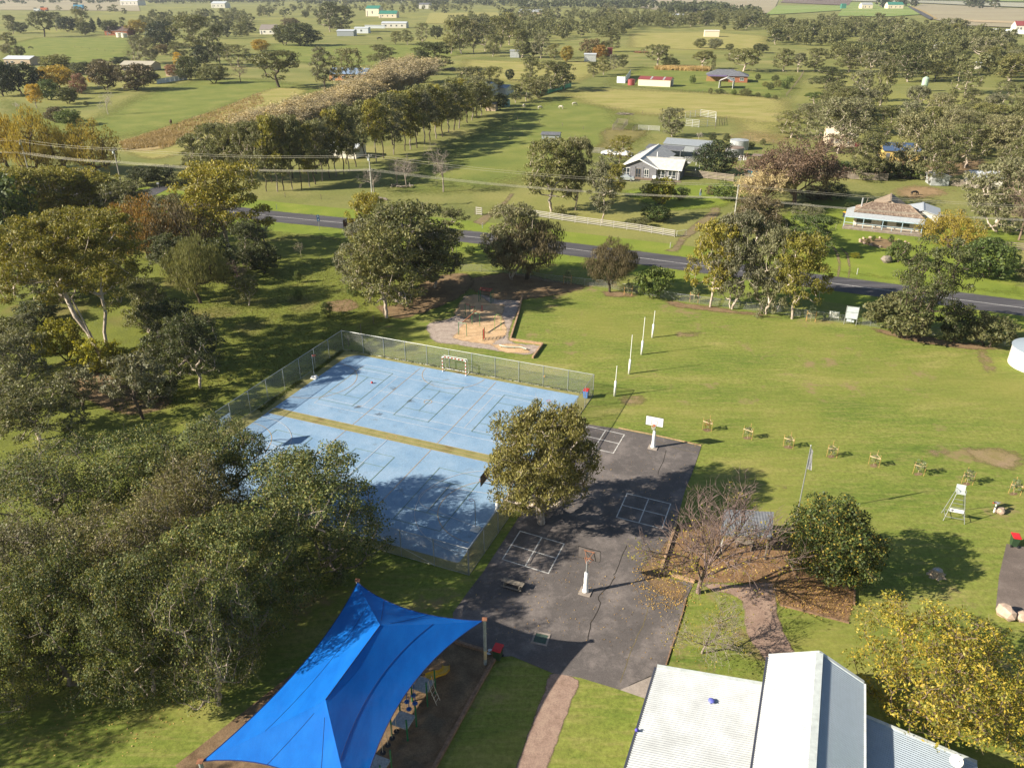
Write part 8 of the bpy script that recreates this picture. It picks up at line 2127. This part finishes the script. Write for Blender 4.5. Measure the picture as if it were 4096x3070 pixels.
# ---- staked saplings on the oval
M_stake = plain('hardwood_stake', (.46, .27, .10), rough=.8, var=.2)
M_hess = plain('hessian_tie', (.58, .45, .28), rough=.95)
sp = make(500, 1.5, .42, b=.25, n=14, per=26, L=.13, W=.06, crad=.2, tr=.018, r_tip=.006, leaf=leaf_mat('sapling_leaves', [(.11, .14, .07), (.16, .19, .10), (.22, .25, .14)]), bark=B_straw, lump=.3)
sr = random.Random(4)
SAP = [((2829, 1720), 'staked sapling with dry brown leaves nearest the basketball hoop'), ((2990, 1752), 'second staked sapling from the hoop'), ((3153, 1788), 'third staked sapling from the hoop'), ((3325, 1826), 'fourth staked sapling from the hoop'), ((3495, 1862), 'fifth staked sapling from the hoop'), ((3672, 1896), 'sixth staked sapling from the hoop'), ((3865, 1935), 'staked sapling behind the umpire chair'), ((4055, 1975), 'staked sapling at the right picture edge')]
for i, ((u, v), lab) in enumerate(SAP):
    t = thing('staked_sapling', lab, 'sapling', G(u, v, .012), sr.uniform(-.3, .2) - .35, 'staked saplings across the oval')
    for nm, key in (('stem', 'w'), ('leaves', 'l')):
        o = bpy.data.objects.new(nm, sp[key]); COL.objects.link(o); o.parent = t; o.rotation_euler[2] = sr.uniform(0, 6); s = sr.uniform(.8, 1.15); o.scale = (s, s, s * .95)
        if i == 0 and key == 'l': o.material_slots[0].link = 'OBJECT'; o.material_slots[0].material = L_orange
    for k, (x, y) in enumerate(((-.5, -.12), (.48, -.15), (.05, .5))):
        MB().tube([(x, y, 0), (x + sr.uniform(-.05, .05), y + sr.uniform(-.05, .05), 1.45 + (.15 if k == 2 else 0))], .021, 5).build('stake', M_stake, t)
    MB().bar((-.52, -.14, 1.05), (.5, -.17, 1.0), .01, .09).build('tie', M_hess, t)
    MB().bar((-.5, -.1, 1.0), (.05, .5, 1.02), .01, .08).build('tie', M_hess, t); MB().bar((.48, -.12, 1.0), (.05, .5, 1.04), .01, .08).build('tie', M_hess, t)
    sheet('mulch_ring', [(u + 17 * math.cos(a * .6283) * (1 + sr.uniform(-.2, .2)), v - 1 + 7 * math.sin(a * .6283) * (1 + sr.uniform(-.2, .2))) for a in range(10)], M_baresoil, .018)
for i, ((u, v), lab) in enumerate((((2270, 1136), 'staked sapling in the shade left of the drooping sheoak'), ((2512, 1180), 'thin young tree right of the drooping sheoak'), ((2775, 1208), 'staked sapling left of the orange-trunked gum'), ((3242, 1284), 'staked sapling left of the banner'))):
    t = thing('staked_sapling', lab, 'sapling', G(u, v, .012), -.3, 'staked saplings along the school fence')
    for nm, key in (('stem', 'w'), ('leaves', 'l')):
        o = bpy.data.objects.new(nm, sp[key]); COL.objects.link(o); o.parent = t; o.scale = (1.5, 1.5, 1.5)
    for x, y in ((-.6, -.1), (.6, -.1)): MB().box((x, y, .8), (.09, .09, 1.6)).build('stake', M_stake, t)
    MB().bar((-.6, -.12, 1.2), (.6, -.12, 1.15), .02, .12).build('tie', M_hess, t)

# ---- tufts and fallen leaves: too many to count
def tufts(name, label, polys, n, h, mat, seed, px=True, w=.5):
    r = np.random.default_rng(seed); pts = []
    for P in polys:
        us = [p[0] for p in P]; vs_ = [p[1] for p in P]; k = 0
        while k < n // len(polys):
            u = r.uniform(min(us), max(us)); v = r.uniform(min(vs_), max(vs_))
            if in_poly(u, v, P):
                q = G(u, v); pts.append((q.x, q.y, 0.0)); k += 1
    Pn = np.array(pts); m = len(Pn)
    Pn = np.repeat(Pn, 4, 0) + np.concatenate([r.normal(size=(m * 4, 2)) * w * .4, np.zeros((m * 4, 1))], 1)
    a = r.uniform(0, 6.28, m * 4); d = np.stack([np.cos(a), np.sin(a), np.zeros(m * 4)], 1); hh = h * r.uniform(.5, 1.3, m * 4)
    lean = r.normal(size=(m * 4, 3)) * .35 * hh[:, None]; lean[:, 2] = 0
    V = np.stack([Pn - d * w * .25, Pn + d * w * .25, Pn + lean + np.array([0, 0, 1]) * hh[:, None]], 1).reshape(-1, 3)
    me = np_mesh(name, V, 3, mat); o = bpy.data.objects.new(name, me); COL.objects.link(o); setp(o, label, 'grass', kind='stuff')
L_tall = leaf_mat('tall_dry_grass_blades', [(.30, .22, .10), (.40, .30, .14), (.48, .37, .19)], clump=.15, bright=.2)
tufts('tall_dry_grass', 'tall straw-coloured grass beside the pond paddock', [[(478, 572), (650, 520), (735, 530), (700, 580), (500, 602)], [(560, 545), (900, 430), (1040, 372), (1060, 410), (900, 490), (650, 600)]], 6000, .6, L_tall, 1)
tufts('tall_dry_grass', 'strip of tall dry grass behind the cream shed', [[(2625, 272), (2835, 276), (2835, 286), (2625, 280)]], 2500, 1.6, L_tall, 2, w=1.0)
L_tuft = leaf_mat('rough_grass_blades', [(.12, .15, .03), (.17, .19, .04), (.24, .22, .06)], clump=.2, bright=.2)
tufts('grass_tufts', 'rough grass tufts in the park left of the court', [[(600, 1250), (1300, 1020), (1480, 1250), (1300, 1380), (980, 1550), (820, 1620), (420, 1660)]], 9000, .16, L_tuft, 3, w=.22)
tufts('grass_tufts', 'weeds along the foot of the far court fence', [[(1400, 1400), (2364, 1576), (2364, 1582), (1400, 1406)], [(1250, 1485), (1370, 1398), (1376, 1406), (1262, 1492)], [(1030, 1640), (1200, 1518), (1210, 1526), (1045, 1650)]], 1500, .16, leaf_mat('weed_leaves', [(.09, .13, .025), (.14, .18, .035)]), 4, w=.25)
L_fall = leaf_mat('fallen_leaves', [(.55, .36, .10), (.45, .26, .08), (.62, .45, .16), (.30, .17, .07)], clump=2)
def litter(polys, n, seed, name='fallen_leaves', s=.11, z=.055, label='fallen yellow and brown leaves round the garden bed'):
    r = np.random.default_rng(seed); pts = []
    for P in polys:
        us = [p[0] for p in P]; vs_ = [p[1] for p in P]; k = 0
        while k < n // len(polys):
            u = r.uniform(min(us), max(us)); v = r.uniform(min(vs_), max(vs_))
            if in_poly(u, v, P): q = G(u, v); pts.append((q.x + r.normal() * .45, q.y + r.normal() * .45, z + r.random() * .03)); k += 1
    Pn = np.array(pts); m = len(Pn); a = r.uniform(0, 6.28, m); d = np.stack([np.cos(a), np.sin(a), r.normal(size=m) * .3], 1); e = np.stack([-np.sin(a), np.cos(a), r.normal(size=m) * .3], 1)
    k = (s * r.uniform(.5, 1.2, m))[:, None]
    V = np.stack([Pn - d * k * .6, Pn + e * k * .4, Pn + d * k * .6, Pn - e * k * .4], 1).reshape(-1, 3)
    me = np_mesh(name, V, 4, L_fall); o = bpy.data.objects.new(name, me); COL.objects.link(o); setp(o, label, 'leaves', kind='stuff')
litter([[(2540, 2280), (2700, 2130), (2720, 2300), (2760, 2420), (2600, 2440), (2560, 2380)], [(2700, 2120), (3100, 2150), (3410, 2310), (3400, 2470), (3100, 2400), (2790, 2320)], [(3100, 2330), (3410, 2320), (3395, 2470), (3130, 2420)]], 3300, 1)
litter([[(2350, 2300), (2700, 2250), (2700, 2640), (2420, 2640)], [(2300, 1700), (2780, 1790), (2700, 2060), (2300, 2050)], [(1900, 2340), (2400, 2200), (2350, 2550), (1900, 2560)]], 520, 2, s=.09, label='scattered single leaves on the asphalt yard')
litter([[(60, 2720), (700, 2660), (1100, 2500), (900, 2800), (400, 3050), (0, 3050)]], 500, 3, s=.10, z=.03, label='scattered yellow leaves on the lawn below the alders')

# ---- animals and the person
def skin_obj(name, verts, edges, radii, mat, root=0, sub=2):
    me = bpy.data.meshes.new(name); me.from_pydata(verts, edges, []); o = bpy.data.objects.new(name, me); COL.objects.link(o)
    m = o.modifiers.new('skin', 'SKIN'); sv = me.skin_vertices[0].data if me.skin_vertices else None
    if sv is None:
        bm = bmesh.new(); bm.from_mesh(me); bm.verts.layers.skin.verify(); bm.to_mesh(me); bm.free(); sv = me.skin_vertices[0].data
    for i, r in enumerate(radii): sv[i].radius = (r, r) if not isinstance(r, tuple) else r
    sv[root].use_root = True
    o.modifiers.new('sub', 'SUBSURF').levels = sub; o.modifiers['sub'].render_levels = sub
    dg = bpy.context.evaluated_depsgraph_get(); me2 = bpy.data.meshes.new_from_object(o.evaluated_get(dg)); bpy.data.objects.remove(o)
    me2.materials.clear(); me2.materials.append(mat)
    me2.polygons.foreach_set('use_smooth', [True] * len(me2.polygons))
    o = bpy.data.objects.new(name, me2); COL.objects.link(o)
    return o
def quadruped(mat, graze=True, h=1.0, fat=1.0):
    V = [(0, 0, 1.0), (.45, 0, 1.02), (.8, 0, 1.05), (-.45, 0, 1.0), (-.75, 0, 1.06)]; R_ = [(.26 * fat, .27 * fat), (.27 * fat, .27 * fat), (.2 * fat, .24), (.28 * fat, .27 * fat), (.2 * fat, .22)]
    E_ = [(0, 1), (1, 2), (0, 3), (3, 4)]
    nk = [(1.05, 0, .8), (1.22, 0, .45), (1.36, 0, .2)] if graze else [(1.05, 0, 1.3), (1.2, 0, 1.5), (1.5, 0, 1.42)]
    p = 2
    for q, r in zip(nk, (.15, .11, .07)): V.append(q); R_.append(r); E_.append((p, len(V) - 1)); p = len(V) - 1
    for x, hind in ((.68, 0), (-.68, 1)):
        for s in (-1, 1):
            par = 2 if not hind else 4
            pts = [(x, s * .17, .72), (x + (.03 if not hind else .1), s * .17, .42), (x - (.0 if not hind else .08), s * .17, .2), (x + .02, s * .17, .03)]
            for q, r in zip(pts, (.12, .06, .05, .055)): V.append(q); R_.append(r); E_.append((par, len(V) - 1)); par = len(V) - 1
    par = 4
    for q, r in (((-.98, 0, .9), .04), ((-1.02, 0, .55), .035)): V.append(q); R_.append(r); E_.append((par, len(V) - 1)); par = len(V) - 1
    return skin_obj('body', V, E_, R_, mat, 0, 1)
M_horse = plain('dark_brown_hide', (.08, .035, .02), rough=.7); M_cow = plain('black_hide', (.012, .011, .011), rough=.7); M_wool = plain('pale_wool', (.48, .44, .37), rough=.95, bmp=.4)
animals = {}
def animal(kind, label, u, v, rz, s, mat, fat=1.0, graze=True):
    if kind not in animals: o = quadruped(mat, graze, fat=fat); animals[kind] = o
    else: o = animals[kind].copy(); COL.objects.link(o)
    t = thing(kind, label, kind, G(u, v), rz, None if kind == 'horse' else kind + ' in the paddocks'); o.parent = t; o.scale = (s,) * 3
animal('horse', 'dark brown horse grazing in the lush left paddock', 685, 499, 1.9, 1.35, M_horse)
animal('cow', 'dark cow in the shadow of the big dark bush, middle paddock', 1518, 163, .2, 2.2, M_cow)
animal('cow', 'black cow standing on the grass left of the clay patch on the right', 3735, 490, 1.5, 1.3, M_cow)
animal('cow', 'black animal in the upper left paddock by the open gum', 123, 198, .4, 1.6, M_cow)
animal('cow', 'dark calf lying on the bare ground behind the tiled house', 3655, 782, .2, .9, M_cow)
for i, (u, v, rz, lab) in enumerate(((2096, 430, 1.2, 'leftmost pale sheep by the shady fence'), (2160, 438, .3, 'second pale sheep in the striped shade'), (2244, 436, 2.6, 'third pale sheep on the sunny grass'), (2297, 423, .2, 'rightmost pale sheep near the green weed patch'))): animal('sheep', lab, u, v, rz, 1.0, M_wool, 1.35)
def person():
    t = thing('person', 'person in a pale top and blue trousers walking on the garden path', 'person', G(2801, 784), math.radians(35))
    V = [(0, 0, .95), (0, 0, 1.2), (0, 0, 1.42), (0, 0, 1.52), (0, 0, 1.64)]; R_ = [(.15, .11), (.15, .11), (.13, .09), .05, (.085, .1)]; E_ = [(0, 1), (1, 2), (2, 3), (3, 4)]
    V.append((.02, 0, 1.74)); R_.append((.06, .07)); E_.append((4, 5))
    for s in (-1, 1):
        par = 2
        for q, r in (((s * .19, 0, 1.40), .06), ((s * .25, .02 * s, 1.12), .045), ((s * .24, -.12, .9), .035), ((s * .23, -.17, .82), .035)): V.append(q); R_.append(r); E_.append((par, len(V) - 1)); par = len(V) - 1
        par = 0
        for q, r in (((s * .09, 0, .85), .095), ((s * .10, -.12 * s, .48), .065), ((s * .10, -.02 * s - .05, .08), .045), ((s * .10, -.02 * s - .18, .04), .04)): V.append(q); R_.append(r); E_.append((par, len(V) - 1)); par = len(V) - 1
    o = skin_obj('body', V, E_, R_, plain('skin_tone', (.42, .26, .19), rough=.7), 0, 1); o.parent = t
    body = o
    def shell(name, z0, z1, mat, grow, xmin=None):
        me = body.data.copy(); bm = bmesh.new(); bm.from_mesh(me)
        bmesh.ops.delete(bm, geom=[f for f in bm.faces if not (z0 < f.calc_center_median().z < z1)], context='FACES')
        for v in bm.verts: v.co += v.normal * grow
        bm.to_mesh(me); bm.free(); me.materials.clear(); me.materials.append(mat); s_ = bpy.data.objects.new(name, me); COL.objects.link(s_); s_.parent = t
    shell('shirt', .93, 1.47, plain('pale_patterned_shirt', (.45, .43, .42), rough=.9, var=.4, scale=12), .015)
    shell('trousers', .09, .93, plain('blue_denim', (.12, .20, .40), rough=.9), .013)
    shell('hair', 1.70, 1.9, plain('pale_grey_hair', (.5, .47, .42), rough=.9), .02)
person()
# farm machinery glimpsed far left
for i, (u, v, w, m, lab) in enumerate(((150, 48, 22, M_panelwhite, 'white trailer beside the far left trees'), (180, 46, 26, M_orange, 'orange machine beside the white trailer'), (318, 40, 36, plain('machinery_blue', (.05, .3, .5)), 'blue and green machinery behind the far left gums'))):
    t = thing('farm_machine', lab, 'machinery', G(u, v), 0); s = w / PXM(u, v) / 4
    MB().box((0, 0, 1.3 * s), (4 * s, 1.8 * s, 1.5 * s)).build('body', m, t); MB().box((-1.2 * s, 0, 2.3 * s), (1.3 * s, 1.6 * s, .9 * s)).build('cab', M_glass, t)
    for x in (-1.3, 1.3):
        for y in (-.9, .9): MB().tube([(x * s, (y - .1) * s, .55 * s), (x * s, (y + .1) * s, .55 * s)], .55 * s, 12).build('wheel', M_black, t)

# ---- thin haze over the plain
hz = MB(); hz.box((0, 6500, 22.2), (21000, 17000, 46.4))
M_haze = bpy.data.materials.new('haze'); M_haze.use_nodes = True
nt = M_haze.node_tree; nt.nodes.remove(nt.nodes['Principled BSDF'])
pv_ = N(nt, 'ShaderNodeVolumePrincipled'); pv_.inputs['Color'].default_value = (.80, .86, .95, 1); pv_.inputs['Density'].default_value = .00008; pv_.inputs['Anisotropy'].default_value = .2
nt.links.new(pv_.outputs[0], nt.nodes['Material Output'].inputs['Volume'])
hz.build('haze', M_haze, kind='stuff', label='thin pale haze over the distant plain')
